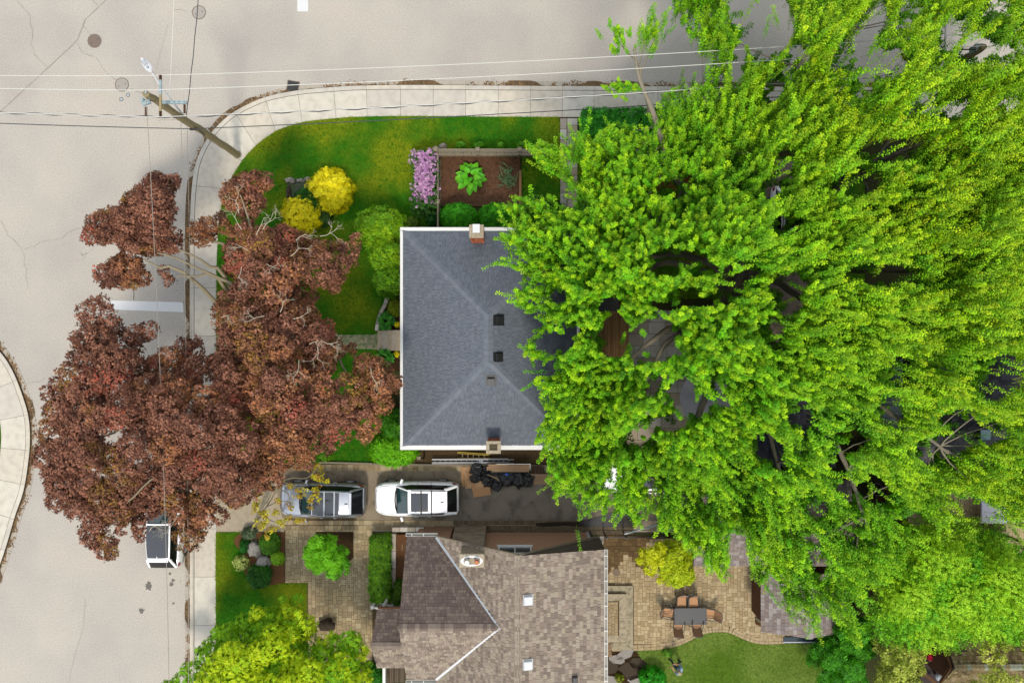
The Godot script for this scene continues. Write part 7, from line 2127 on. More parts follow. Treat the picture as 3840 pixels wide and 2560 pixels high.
	for s in [-1, 1]:
		var p := []
		for i in 9: var r: PackedVector3Array = cab.call(0.46 + 0.4 * i / 8.0, 0.0); p.append(Vector3(r[3].x, r[3].y + (0.05 if i > 0 and i < 8 else 0.0), s * (absf(r[3].z) + 0.0)))
		if style != 2: g = Geo.new(); g.tube(p, [0.022], 6); obj("roof_rail", g, M.steel if style == 0 else M.iron_dark, t)
		g = Geo.new(); var rr: PackedVector3Array = skin.call(0.335); var mx: float = rr[3].x
		g.box(Vector3(mx, 1.08, s * (W + 0.1)), Vector3(0.13, 0.16, 0.24), Basis(Vector3.UP, s * 0.35), 0.03); g.box(Vector3(mx + 0.01, 1.03, s * (W - 0.03)), Vector3(0.05, 0.05, 0.12)); obj("mirror", g, body_paint, t)
		for u in [0.5, 0.655]:
			g = Geo.new(); var h: PackedVector3Array = skin.call(u); g.tube([Vector3(h[3].x - 0.1, 0.9, s * (W - 0.01)), Vector3(h[3].x - 0.06, 0.905, s * (W + 0.035)), Vector3(h[3].x + 0.06, 0.905, s * (W + 0.035)), Vector3(h[3].x + 0.1, 0.9, s * (W - 0.01))], [0.018], 6); obj("door_handle", g, M.white_metal if style < 2 else body_paint, t)
		for u in [0.19, 0.8]:
			g = Geo.new(); var o := Vector3((u - 0.5) * L, 0.35, s * (W - 0.12)); var wb := Basis(Vector3.RIGHT, s * PI / 2)
			g.lathe(o, [[0.2, -0.11], [0.33, -0.11], [0.35, -0.08], [0.35, 0.08], [0.33, 0.115], [0.23, 0.12]], 24, wb); var wh := obj("wheel", g, M.rubber, t)
			g = Geo.new(); g.lathe(o, [[0.23, 0.1], [0.21, 0.122], [0.06, 0.11], [0.05, 0.125], [0, 0.125]], 20, wb); obj("rim", g, M.steel, wh)
		g = Geo.new(); rows = []
		for i in 5:
			var r: PackedVector3Array = skin.call(0.03 + 0.07 * i / 4.0)
			rows.append(PackedVector3Array([Vector3(r[2].x - 0.012, r[3].y - 0.02, s * (absf(r[3].z) + 0.006)), Vector3(r[4].x - 0.01, r[4].y, s * (absf(r[4].z) + 0.006)), Vector3(r[5].x - 0.005, r[5].y + 0.002, s * absf(r[5].z) * 0.985)]))
		g.grid(rows, s > 0); obj("headlight", g, M.lamp_glass, t)
		g = Geo.new(); rows = []
		for i in 5:
			var r: PackedVector3Array = skin.call(0.925 + 0.055 * i / 4.0)
			rows.append(PackedVector3Array([Vector3(r[2].x + 0.01, r[3].y - 0.04, s * (absf(r[3].z) + 0.006)), Vector3(r[4].x + 0.008, r[4].y, s * (absf(r[4].z) + 0.006)), Vector3(r[5].x + 0.004, r[5].y + 0.004, s * absf(r[5].z) * 0.94)]))
		g.grid(rows, s > 0); obj("tail_light", g, M.tail_glass, t)
	g = Geo.new(); var cw: PackedVector3Array = cab.call(0.272)   # black cowl, door gaps
	g.tube([Vector3(cw[3].x + 0.05, 1.075, -W * 0.8), Vector3(cw[3].x - 0.05, 1.1, -W * 0.4), Vector3(cw[3].x - 0.07, 1.11, 0), Vector3(cw[3].x - 0.05, 1.1, W * 0.4), Vector3(cw[3].x + 0.05, 1.075, W * 0.8)], [0.035], 6); obj("cowl", g, M.rubber, t)
	for s in [-1, 1]:
		for u in [0.36, 0.52, 0.68]:
			g = Geo.new(); var dg: PackedVector3Array = skin.call(u); var gp := []
			for k in 5: gp.append(Vector3(dg[k + 1].x, dg[k + 1].y, s * (absf(dg[k + 1].z) + 0.001)))
			g.tube(gp, [0.007], 4); obj("door_gap", g, M.rubber, t)
	g = Geo.new(); g.box(Vector3((0.82 - 0.5) * L, 1.69, 0), Vector3(0.16, 0.07, 0.035), Basis.IDENTITY, 0.012); obj("aerial", g, M.rubber if style < 2 else body_paint, t)
	for i in 2:
		g = Geo.new(); g.tube([Vector3((0.275 - 0.5) * L, 1.085, -0.5 + i * 0.6), Vector3((0.3 - 0.5) * L, 1.15, -0.05 + i * 0.55)], [0.012], 5); obj("wiper", g, M.rubber, t)
	return t

func make_cars() -> void:
	paint("silver_paint", Color(0.36, 0.37, 0.4).linear_to_srgb(), 0.9, 0.28)
	paint("white_car_paint", Color(0.82, 0.82, 0.82).linear_to_srgb(), 0.0, 0.3)
	paint("dark_paint", Color(0.02, 0.022, 0.02).linear_to_srgb(), 0.1, 0.2)
	mat("car_glass", Color(0.006, 0.007, 0.008).linear_to_srgb(), 0.12).metallic_specular = 0.4
	mat("windscreen", Color(0.012, 0.035, 0.034).linear_to_srgb(), 0.05).metallic_specular = 0.7
	mat("roof_glass", Color(0.03, 0.032, 0.038).linear_to_srgb(), 0.12).metallic_specular = 0.6
	mat("lamp_glass", srf(214, 220, 224), 0.1).metallic_specular = 0.6
	mat("tail_glass", srf(150, 22, 24), 0.15).metallic_specular = 0.6
	make_suv("silver and black car with bright roof bars under the olive sapling", M.silver_paint, M.dark_paint, M.silver_paint, Vector3(-10.6, 0.125, 8.84), -0.012, 4.82, 0.955, 0)
	make_suv("white car with dark sun roof parked behind the silver car on the drive", M.white_car_paint, M.white_metal, M.white_car_paint, Vector3(-5.33, 0.13, 8.78), 0.008, 4.72, 0.95, 1)
	make_suv("white car with black roof at the kerb of the side street under the red maple", M.white_car_paint, M.iron_dark, M.white_car_paint, Vector3(-19.42, 0.0, 10.35), -PI / 2, 4.6, 0.93, 2)
	make_suv("white car almost hidden by maple boughs at the drive's far end", M.white_car_paint, M.white_metal, M.white_car_paint, Vector3(7.3, 0.13, 7.55), 0.0, 4.6, 0.93, 1)
	make_suv("white car on the rosy side drive, glimpsed through the maple near its trunk", M.white_car_paint, M.iron_dark, M.white_car_paint, Vector3(15.4, 0.14, -6.4), PI / 2, 4.6, 0.93, 1)

# ------------------------------------------------------------------ pole and wires
func wire(parent: Node, called: String, a: Vector3, b: Vector3, sag: float, r: float, m: Material, wave := 0.0) -> void:
	var p := []
	var n := maxi(8, int(a.distance_to(b) / (0.35 if wave > 0.0 else 1.2)))
	for i in n + 1:
		var t := float(i) / n
		p.append(a.lerp(b, t) + Vector3.DOWN * sag * 4 * t * (1 - t) + (Vector3(0, sin(i * 1.3), cos(i * 1.3)) * wave if wave > 0.0 else Vector3.ZERO))
	var g := Geo.new(); g.tube(p, [r], 5); obj(called, g, m, parent)

func make_pole_and_wires() -> void:
	var t := thing("utility_pole", "weathered wooden utility pole at the corner, leaning out of the picture's perspective", "utility pole", Vector3.ZERO)
	var foot := at(890, 580, 0.12); var top := Vector3(foot.x - 0.06, 9.75, foot.z + 0.02)
	limb(t, "pole", [foot, foot.lerp(top, 0.5), top], 0.205, 0.15, M.pole_wood, 14)
	var g := Geo.new(); g.lathe(foot, [[0.24, 0.0], [0.22, 0.03], [0.17, 0.04]], 16); obj("collar", g, M.rock, t)
	var arm := func(y: float) -> Vector3: return foot.lerp(top, (y - foot.y) / (top.y - foot.y))
	g = Geo.new()
	var p1: Vector3 = arm.call(8.7)
	g.box(p1 + Vector3(0.62, 0.0, 0.0), Vector3(1.25, 0.1, 0.14), Basis.IDENTITY, 0.01); obj("crossarm", g, M.galvanised, t)
	for i in 4: g = Geo.new(); g.lathe(p1 + Vector3(0.5 + i * 0.22, 0.05, 0), [[0.022, 0], [0.022, 0.02], [0, 0.025]], 8); obj("bolt", g, M.iron_dark, t)
	g = Geo.new(); g.box(top + Vector3(-0.12, -0.25, 0.28), Vector3(0.36, 0.12, 0.2), Basis(Vector3.UP, 0.3), 0.02); g.lathe(top + Vector3(-0.24, -0.25, 0.2), [[0.07, -0.16], [0.09, 0], [0.07, 0.16], [0, 0.18]], 12); obj("bracket", g, M.galvanised, t)
	g = Geo.new(); g.tube([top + Vector3(0, 0.03, 0), top + Vector3(0.05, 0.05, -0.12)], [0.05, 0.03], 8); obj("pin", g, M.galvanised, t)
	var ins := func(o: Vector3, dir: Vector3, l: float) -> void:
		var gg := Geo.new(); var prof := []
		for i in 6: prof.append([0.03, l * i / 6.0]); prof.append([0.07, l * (i + 0.4) / 6.0]); prof.append([0.03, l * (i + 0.8) / 6.0])
		gg.lathe(o, prof, 12, basis_to(dir, 0)); obj("insulator", gg, M.brown_wood, t)
	var m := top + Vector3(0.42, -0.4, 0)
	g = Geo.new(); g.tube([m + Vector3(0, 0, -0.72), m + Vector3(0, 0, 0.62)], [0.06], 8); obj("standoff", g, mat("fibreglass", srf(176, 156, 112), 0.6), t)
	g = Geo.new(); g.tube([m + Vector3(0, 0, -0.75), m + Vector3(0, 0, -0.1)], [0.062], 8); obj("sleeve", g, M.galvanised, t)
	ins.call(m + Vector3(0, 0, 0.62), Vector3.BACK, 0.22)
	ins.call(m + Vector3(0, 0, -0.72), Vector3.FORWARD, 0.24)
	ins.call(top + Vector3(-0.18, -0.35, 0.45), Vector3.BACK, 0.4)
	ins.call(p1 + Vector3(1.15, 0, 0.1), Vector3.BACK, 0.4)
	g = Geo.new(); var p2: Vector3 = arm.call(5.6)
	for i in 3: g.box(p2 + Vector3(-0.1 + i * 0.1, -0.1, 0.2), Vector3(0.09, 0.12, 0.1), Basis.IDENTITY, 0.02)
	obj("terminal", g, M.iron_dark, t)
	for i in 4: wire(t, "lead", arm.call(6.0 - i * 0.25) + Vector3(0.12, 0, 0.1), arm.call(4.8 - i * 0.2) + Vector3(0.25 - i * 0.1, 0, 0.2), 0.15, 0.012, M.wire_black)
	# street light on the same pole
	var l := thing("street_light", "white street light on a long arm from the utility pole over the junction", "street light", Vector3.ZERO)
	var b0: Vector3 = arm.call(6.4) + Vector3(0, 0, -0.15); var b1 := at(566, 268, 8.25)
	g = Geo.new(); g.tube([b0, b0.lerp(b1, 0.35) + Vector3.UP * 0.22, b0.lerp(b1, 0.7) + Vector3.UP * 0.2, b1], [0.05, 0.045, 0.04, 0.038], 10); obj("arm", g, M.white_metal, l)
	var hd := at(546, 240, 8.32); var dr := (hd - b1).normalized()
	var hb := basis_to(dr, 0.0)
	g = Geo.new()
	var rows := []
	for i in 9:
		var u := i / 8.0
		var w: float = [0.05, 0.11, 0.15, 0.165, 0.17, 0.165, 0.15, 0.11, 0.03][i]
		var row := PackedVector3Array()
		var side := dr.cross(Vector3.UP).normalized()
		for k in 13:
			var a := TAU * k / 12
			row.append(b1 + dr * (u * 0.72 - 0.05) + side * cos(a) * w + Vector3.UP * sin(a) * (0.07 + 0.02 * u))
		rows.append(row)
	g.grid(rows); obj("head", g, M.white_metal, l)
	var sd := dr.cross(Vector3.UP).normalized()
	g = Geo.new()
	for i in 7: g.box(b1 + dr * (0.3 + i * 0.04) + Vector3.UP * 0.085, Vector3(0.2, 0.02, 0.018), Basis(sd, Vector3.UP, sd.cross(Vector3.UP)))
	obj("cooling_fin", g, M.steel, l)
	g = Geo.new(); g.lathe(b1 + dr * 0.18 + Vector3.UP * 0.08, [[0.05, 0], [0.05, 0.06], [0, 0.07]], 12); obj("photocell", g, M.galvanised, l)
	# the next pole, under the maple
	var q := thing("utility_pole", "second utility pole rising through the maple at the top right", "utility pole", Vector3.ZERO)
	var f2 := at(3250, 448, 0.12); var t2 := Vector3(f2.x + 0.05, 9.75, f2.z)
	limb(q, "pole", [f2, f2.lerp(t2, 0.5), t2], 0.175, 0.125, M.pole_wood, 14)
	g = Geo.new(); g.box(t2 + Vector3(0, -0.5, -0.1), Vector3(0.3, 0.5, 0.3), Basis.IDENTITY, 0.03); obj("bracket", g, M.galvanised, q)
	g = Geo.new(); g.tube([t2 + Vector3(-0.9, -0.3, 0.0), t2 + Vector3(0.1, -0.3, 0)], [0.03], 6); obj("crossarm", g, M.iron_dark, q)
	var l2 := thing("street_light", "second street light reaching over the road through the maple", "street light", Vector3.ZERO)
	var a0 := f2.lerp(t2, 0.66); var a1 := at(3550, 60, 8.3)
	g = Geo.new(); g.tube([a0, a0.lerp(a1, 0.5) + Vector3.UP * 0.3, a1], [0.045], 8); obj("arm", g, M.white_metal, l2)
	g = Geo.new(); g.box(a1 + Vector3(0, 0.02, -0.25), Vector3(0.3, 0.12, 0.62), Basis.IDENTITY, 0.05); obj("head", g, M.white_metal, l2)
	# wires
	var run := func(label: String, called: String, pts: Array, sag: float, r: float, mm: Material, wave := 0.0) -> void:
		var w := thing(called, label, "wire", Vector3.ZERO, 0.0, "overhead wires")
		for i in pts.size() - 1: wire(w, "strand", pts[i], pts[i + 1], sag, r, mm, wave)
	var far := Vector3(-48, 0, 0)
	run.call("uppermost white overhead wire crossing the picture above the pole's top", "overhead_wire", [at(-1300, 238, 9.9), m + Vector3(0, 0, -0.95), t2 + Vector3(0, 0.1, -0.55)], 0.5, 0.015, M.wire_white)
	run.call("white overhead wire passing over the pole's head", "overhead_wire", [at(-1300, 272, 9.8), top + Vector3(0.05, 0.1, -0.12), t2 + Vector3(0, 0.1, 0.0)], 0.5, 0.015, M.wire_white)
	run.call("white overhead wire held by the brown insulator on the pole", "overhead_wire", [at(-1300, 350, 9.4), m + Vector3(0, 0.0, 0.86), t2 + Vector3(0, -0.4, 0.8)], 0.5, 0.015, M.wire_white)
	var lash: Vector3 = arm.call(7.3) + Vector3(-0.05, 0, 0.2)
	run.call("black twisted cable slung along just under the third white wire", "overhead_cable", [at(-1300, 356, 8.6), lash, f2.lerp(t2, 0.78) + Vector3(0, 0, 0.2)], 0.5, 0.026, M.wire_black, 0.035)
	var low: Vector3 = arm.call(5.6) + Vector3(0, 0, 0.22)
	run.call("dark low cable crossing from the road over the front lawn to the hedge", "overhead_cable", [at(-1300, 398, 6.8), low, f2.lerp(t2, 0.58) + Vector3(0, 0, 0.2)], 0.45, 0.022, M.wire_black)
	run.call("white wire running up the picture from the street light arm", "overhead_wire", [p1 + Vector3(0.45, 0, 0.0), at(660, -700, 9.3)], 0.25, 0.015, M.wire_white)
	run.call("black wavy cable running up the picture past the manhole cover", "overhead_cable", [arm.call(6.2), at(790, -700, 8.2)], 0.25, 0.02, M.wire_black, 0.02)
	run.call("thin pale wire running down over the red maple and the kerbside car", "overhead_wire", [top, at(640, 3500, 9.8)], 0.55, 0.013, M.wire_grey)
	run.call("left one of two thin wires running down the picture above the kerb", "overhead_wire", [arm.call(6.7), at(700, 3500, 7.4)], 0.4, 0.013, M.wire_grey)
	run.call("right one of two thin wires running down the picture above the kerb", "overhead_wire", [arm.call(6.1), at(715, 3500, 6.8)], 0.4, 0.013, M.wire_grey)

# ------------------------------------------------------------------ builders' clutter beside the drive
func make_drive_clutter() -> void:
	var g := Geo.new()
	var ld := thing("ladder", "yellow step ladder lying on the gravel by the grey house", "ladder", at(1777, 1709, 0.25), 0.0)
	g = Geo.new(); g.box(Vector3(0, 0, 0.14), Vector3(1.85, 0.12, 0.07), Basis.IDENTITY, 0.01); obj("rail", g, M.yellow_paint, ld)
	g = Geo.new(); g.box(Vector3(0, 0.02, -0.17), Vector3(1.85, 0.08, 0.03), Basis(Vector3.UP, -0.07), 0.008); obj("rail", g, M.yellow_paint, ld)
	g = Geo.new(); g.box(Vector3(-0.05, 0.07, -0.11), Vector3(1.8, 0.05, 0.03), Basis(Vector3.UP, -0.07), 0.008); obj("rail", g, M.yellow_paint, ld)
	for i in 5: g = Geo.new(); g.box(Vector3(-0.65 + i * 0.31, 0.03, 0), Vector3(0.05, 0.03, 0.3)); obj("rung", g, M.weathered, ld)
	ld = thing("ladder", "long aluminium extension ladder lying along the timber edging", "ladder", at(1773, 1730, 0.3), 0.004)
	for s in [[-0.1, 4.65, 0.0], [0.1, 4.65, 0.02], [-0.16, 4.3, 0.07], [0.03, 4.3, 0.08]]: g = Geo.new(); g.box(Vector3(0 if s[1] > 4.5 else -0.15, s[2], s[0]), Vector3(s[1], 0.07, 0.03), Basis.IDENTITY, 0.006); obj("rail", g, M.white_metal, ld)
	for i in 15: g = Geo.new(); g.tube([Vector3(-2.15 + i * 0.3, 0.02, -0.1), Vector3(-2.15 + i * 0.3, 0.03, 0.1)], [0.018], 6); obj("rung", g, M.steel, ld)
	for i in 2: g = Geo.new(); g.box(Vector3(0.4 + i * 0.12, 0.05, 0), Vector3(0.09, 0.03, 0.2)); obj("bracket", g, M.steel, ld)
	# flattened boxes
	var boxes := [[1748, 1785, 0.55, 1.15, 0.06, "narrow flattened cardboard box standing highest against the timber edging"], [1757, 1800, 0.4, 0.95, 0.02, "flattened cardboard box lying beside the narrow one"], [1790, 1790, 0.92, 0.42, -0.03, "tan flattened box under the first black bag"], [1768, 1814, 0.55, 0.45, 0.1, "folded box half under the big sheet"], [1804, 1832, 1.0, 0.86, 0.16, "large creased cardboard sheet nearest the cars"]]
	for i in boxes.size():
		var b: Array = boxes[i]
		var t := thing("flattened_box", b[5], "cardboard box", at(b[0], b[1], 0.17 + i * 0.05), b[4], "flattened boxes beside the drive")
		var rows := []
		for j in 7:
			var row := PackedVector3Array()
			for k in 7:
				row.append(Vector3((k / 6.0 - 0.5) * b[2] + rng.randf_range(-0.015, 0.015), (0.035 if (j + k) % 3 == 0 else 0.0) + rng.randf_range(0, 0.02), (j / 6.0 - 0.5) * b[3] + rng.randf_range(-0.015, 0.015)))
			rows.append(row)
		g = Geo.new(); g.grid(rows, true); obj("sheet", g, M.cardboard if i % 2 else M.cardboard_b, t)
		g = Geo.new(); g.box(Vector3(b[2] * 0.1, 0.035, -b[3] * 0.28), Vector3(b[2] * 0.72, 0.012, b[3] * 0.34), Basis(Vector3.UP, 0.05) * Basis(Vector3.RIGHT, 0.04)); obj("flap", g, M.cardboard_b if i % 2 else M.cardboard, t)
	var nz := noise(2.2, 3, FastNoiseLite.TYPE_SIMPLEX, 12)
	var nb := noise(1.1, 3, FastNoiseLite.TYPE_SIMPLEX, 13)
	var bags := [[1790, 1760, 0.36, "black rubbish bag against the timber edging, the one with a yellow scrap"], [1822, 1758, 0.2, "little black bag wedged beside the timber pile's left end"], [1785, 1790, 0.28, "black bag squeezed under the tan box"], [1828, 1797, 0.34, "round knotted black bag between tan box and scrap sticks"], [1862, 1816, 0.3, "pointed black bag nearest the driveway"], [1900, 1788, 0.44, "big black bag with blue plastic showing"], [1944, 1794, 0.42, "big wrinkled black bag right of the blue plastic"], [1978, 1795, 0.36, "black bag against the plank bundle"], [1874, 1775, 0.34, "black bag half under the timber pile"], [1940, 1770, 0.3, "black bag below the timber pile's right end"]]
	for b in bags:
		var t := thing("rubbish_bag", b[3], "rubbish bag", at(b[0], b[1], 0.13), rng.randf() * TAU, "black rubbish bags in the heap")
		g = Geo.new(); g.blob(Vector3(0, b[2] * 0.68, 0), Vector3(b[2] * 1.1, b[2] * 0.8, b[2] * 1.0), nb, 0.5, 16); obj("bag", g, M.bin_bag, t)
		g = Geo.new(); g.tube([Vector3(0, b[2] * 1.25, 0), Vector3(0.03, b[2] * 1.45, 0.02), Vector3(0.1, b[2] * 1.5, 0.06)], [0.07, 0.03, 0.06], 7); obj("knot", g, M.bin_bag, t)
	var bl := thing("blue_plastic", "scrap of bright blue plastic on the big black bag", "plastic scrap", at(1898, 1780, 0.68)); g = Geo.new(); g.blob(Vector3.ZERO, Vector3(0.16, 0.06, 0.09), nz, 0.6, 6); obj("scrap", g, M.blue_plastic, bl)
	var tp := thing("timber_pile", "pile of pale planed boards lying over the black bags", "timber", at(1906, 1752, 0.75), 0.0)
	for s in [[0.0, 0.0, 0.0, 2.42, 0.1], [0.0, 0.0, 0.11, 2.42, 0.1], [0.05, 0.01, -0.1, 2.3, 0.07], [0.12, -0.02, 0.21, 2.1, 0.1], [-0.6, 0.03, -0.16, 1.1, 0.05]]: g = Geo.new(); g.box(Vector3(s[0], s[1], s[2]), Vector3(s[3], 0.05, s[4]), Basis(Vector3.UP, -0.01 * s[2]), 0.006); obj("board", g, M.pine, tp)
	g = Geo.new(); g.box(Vector3(0.3, 0.035, -0.19), Vector3(1.9, 0.04, 0.03)); g.box(Vector3(1.225, 0.03, -0.06), Vector3(0.03, 0.06, 0.26)); obj("white_strip", g, M.white_paint, tp)
	for q in [[-1.0, -0.3], [1.0, 0.25]]: g = Geo.new(); g.box(Vector3(q[0], -0.33, q[1] * 0.3), Vector3(0.1, 0.6, 0.1)); obj("bearer", g, M.weathered_dark, tp)
	var sk := thing("scrap_sticks", "broken sticks of trim poking out between the black bags", "scrap wood", at(1846, 1784, 0.62), 0.0)
	for i in 4: g = Geo.new(); g.box(Vector3(0.05 * i, 0.02 * i, 0.04 * i), Vector3(0.62, 0.03, 0.04), Basis(Vector3.UP, -0.25 - 0.08 * i)); obj("stick", g, M.pine if i % 2 else M.weathered, sk)
	var pb := thing("plank_bundle", "bundle of cut deck boards laid crosswise at the maple's edge", "timber", at(2026, 1792, 0.4), 0.0)
	for i in 11: g = Geo.new(); g.box(Vector3(-0.46 + i * 0.112, rng.randf_range(-0.01, 0.01), 0), Vector3(0.105, 0.04, 0.46 + rng.randf_range(-0.02, 0.02)), Basis.IDENTITY, 0.005); obj("plank", g, M.pine, pb)
	for z in [-0.15, 0.3]: g = Geo.new(); g.box(Vector3(0.0, -0.14, z), Vector3(1.3, 0.2, 0.16)); obj("bearer", g, M.pine, pb)
	var ps := thing("scrap_planks", "dark and pale scrap planks between timber pile and maple", "scrap wood", at(2014, 1762, 0.2), 0.0)
	for i in 6: g = Geo.new(); g.box(Vector3(-0.2 + i * 0.1, 0.1 + 0.03 * (i % 2), 0), Vector3(0.085, 0.03, 0.5), Basis(Vector3.UP, rng.randf_range(-0.1, 0.1))); obj("plank", g, M.weathered_dark if i % 2 else M.brown_wood, ps)
	g = Geo.new(); g.box(Vector3(0.05, 0.03, 0), Vector3(0.7, 0.08, 0.4)); obj("bearer", g, M.weathered_dark, ps)
	var pl := thing("wall_post", "thin post with a small box beside the bright juniper", "post", at(1591, 1712, 0.12)); g = Geo.new(); g.box(Vector3(0, 0.55, 0), Vector3(0.09, 1.1, 0.09)); obj("post", g, M.weathered_dark, pl)
	g = Geo.new(); g.box(Vector3(-0.18, 0.9, -0.1), Vector3(0.22, 0.26, 0.2), Basis.IDENTITY, 0.02); obj("box", g, M.weathered, pl)
	var ss := thing("stray_stone", "single pale stone on the drive's top edging between the cars", "stone", at(1556, 1763, 0.15), 0.2); g = Geo.new(); g.box(Vector3(0, 0.03, 0), Vector3(0.13, 0.06, 0.1), Basis.IDENTITY, 0.02); obj("stone", g, M.cardboard, ss)

func make_garden_bits() -> void:
	var g: Geo
	var nz := noise(0.9, 3, FastNoiseLite.TYPE_SIMPLEX, 14)
	var rk := func(label: String, px: float, py: float, s: Vector3, m: Material, turn := 0.0, y := 0.1) -> void:
		var t := thing("rock", label, "rock", at(px, py, y), turn)
		var gg := Geo.new(); gg.blob(Vector3(0, s.y * 0.45, 0), s, nz, 0.7, 8); obj("stone", gg, m, t)
	rk.call("pale grey rock at the top left of the dark pond edge", 1090, 678, Vector3(0.27, 0.22, 0.17), M.rock)
	rk.call("flat grey rock along the pond's top side", 1130, 678, Vector3(0.26, 0.14, 0.1), M.rock)
	rk.call("grey rock at the pond's top right, touching the golden shrub", 1156, 672, Vector3(0.18, 0.16, 0.12), M.rock)
	rk.call("dark rock along the pond's left side", 1084, 722, Vector3(0.13, 0.16, 0.42), M.rock_dark)
	rk.call("pale rock where the red maple meets the smaller golden shrub", 1069, 850, Vector3(0.12, 0.18, 0.22), M.rock)
	rk.call("flat grey boulder with a cleft in the rock garden", 957, 2054, Vector3(0.36, 0.3, 0.5), M.rock, 0.1)
	rk.call("cracked grey boulder below the flat one in the rock garden", 991, 2100, Vector3(0.36, 0.34, 0.36), M.rock, 0.6)
	rk.call("dark round boulder on the paving beside the yellow-green tree", 1228, 2338, Vector3(0.42, 0.34, 0.34), M.rock_dark, 0.0, 0.14)
	rk.call("smooth pinkish stone left of the fence's corner post", 1634, 566, Vector3(0.3, 0.25, 0.22), mat("pink_rock", srf(206, 190, 174), 0.9, "bark", 0.6), 0.3)
	rk.call("smooth pinkish stone right of the fence's corner post", 1663, 552, Vector3(0.2, 0.24, 0.2), M.pink_rock)
	g = Geo.new(); g.prism(plan([1080, 672, 1160, 668, 1170, 720, 1110, 780, 1078, 790]), 0.05, 0.145); setting("pond_liner", g, mat("wet_stone", srf(56, 50, 44), 0.3, "bark", 0.5))
	for q in [[2340, 2452, 44, 20, "wide stepping stone just below the stone landing"], [2395, 2490, 36, 24, "stepping stone at the lawn side of the shade bed"], [2362, 2512, 44, 34, "largest dark stepping stone, in the middle of the shade bed"], [2290, 2500, 34, 26, "stepping stone close under the brown roof's gutter"], [2312, 2472, 30, 16, "small narrow stepping stone between gutter and wide stone"], [2388, 2548, 36, 22, "stepping stone beside the bright round bush at the bottom edge"], [2300, 2555, 40, 22, "stepping stone at the bottom edge under the gutter"]]:
		var t := thing("stepping_stone", q[4], "stepping stone", at(q[0], q[1], 0.14), rng.randf_range(-0.5, 0.5), "stepping stones of the shade bed")
		var ring := PackedVector2Array()
		for i in 7: var a := TAU * i / 7 + rng.randf() * 0.3; ring.append(Vector2(cos(a) * q[2], sin(a) * q[3]) * PER * rng.randf_range(0.8, 1.1))
		g = Geo.new(); g.prism(ring, 0.0, 0.04); obj("stone", g, M.rock_dark if q[0] % 4 else M.rock, t)
	var ks := ["long", "short", "split", "pale", "leaning", "lowest"]
	var kd := thing("kindling", "fan of pale split sticks at the corner of the stone landing", "firewood", at(2268, 2436, 0.3))
	for i in 9: g = Geo.new(); g.box(Vector3(0.1, 0.03 + i * 0.012, 0.06 * (i - 4)), Vector3(0.5 + rng.randf() * 0.12, 0.03, 0.05), Basis(Vector3.UP, -0.09 * (i - 4)) * Basis(Vector3.BACK, 0.05)); obj("stick", g, M.pine, kd)
	var hs := thing("stick", "short pale stick lying on the planter's mulch", "stick", at(1507, 2050, 0.36)); g = Geo.new(); g.tube([Vector3(0, 0.02, -0.16), Vector3(0.03, 0.03, -0.05), Vector3(0.0, 0.03, 0.06), Vector3(0.03, 0.02, 0.17)], [0.02], 6); obj("wood", g, M.cap_stone, hs)
	var dr := thing("patio_drain", "small round dark drain in the patio's wet patch", "drain", at(2312, 2146, 0.15)); g = Geo.new(); g.lathe(Vector3.ZERO, [[0.22, -0.03], [0.22, 0.01], [0.19, 0.014], [0, 0.012]], 20); obj("cover", g, mat("damp", srf(120, 96, 62), 0.6), dr)
	var ff := thing("red_flowers", "red flowering plant in the dark gap beside the deck awning", "flowers", Vector3.ZERO)
	var c := Cloud.new()
	dome(c, at(2340, 1142, 0.9), Vector3(0.25, 0.3, 0.25), 150, [lin(200, 30, 36), lin(60, 110, 30), lin(170, 20, 30)], 0.8)
	crown(ff, "bloom", "fine", 3, c, M.petal)
	g = Geo.new(); g.lathe(at(2340, 1142, 0.1), [[0.16, 0], [0.22, 0.5], [0.24, 0.5], [0.24, 0.54], [0, 0.5]], 16); obj("pot", g, M.terracotta, ff)
	ff = thing("red_flowers", "crimson flowers in the dark gap beside the shake roof", "flowers", Vector3.ZERO)
	c = Cloud.new()
	dome(c, at(3487, 2452, 0.5), Vector3(0.16, 0.2, 0.3), 160, [lin(196, 24, 60), lin(160, 20, 50)], 0.7)
	crown(ff, "bloom", "fine", 3, c, M.petal)
	g = Geo.new(); g.box(at(3487, 2452, 0.3), Vector3(0.3, 0.4, 0.7), Basis.IDENTITY, 0.02); obj("box", g, M.iron_dark, ff)
	ff = thing("red_flowers", "rust-red shrub under the maple between patio and garage", "shrub", Vector3.ZERO)
	c = Cloud.new()
	dome(c, at(2380, 1520, 0.9), Vector3(0.35, 0.5, 0.5), 120, [lin(150, 60, 30), lin(120, 50, 26)], 0.9)
	crown(ff, "foliage", "fine", 3, c, M.petal)

# ------------------------------------------------------------------ the person on the lawn
func field(p: Vector3, bones: Array, k: float) -> float:
	var d := 1e9
	for b in bones:
		var ab: Vector3 = b[1] - b[0]
		var t := clampf((p - b[0]).dot(ab) / maxf(ab.length_squared(), 1e-6), 0, 1)
		var e: float = (p - b[0] - ab * t).length() - lerpf(b[2], b[3], t)
		if d > 1e8: d = e; continue
		var h := clampf(0.5 + 0.5 * (d - e) / k, 0, 1)
		d = lerpf(d, e, h) - k * h * (1 - h)
	return d

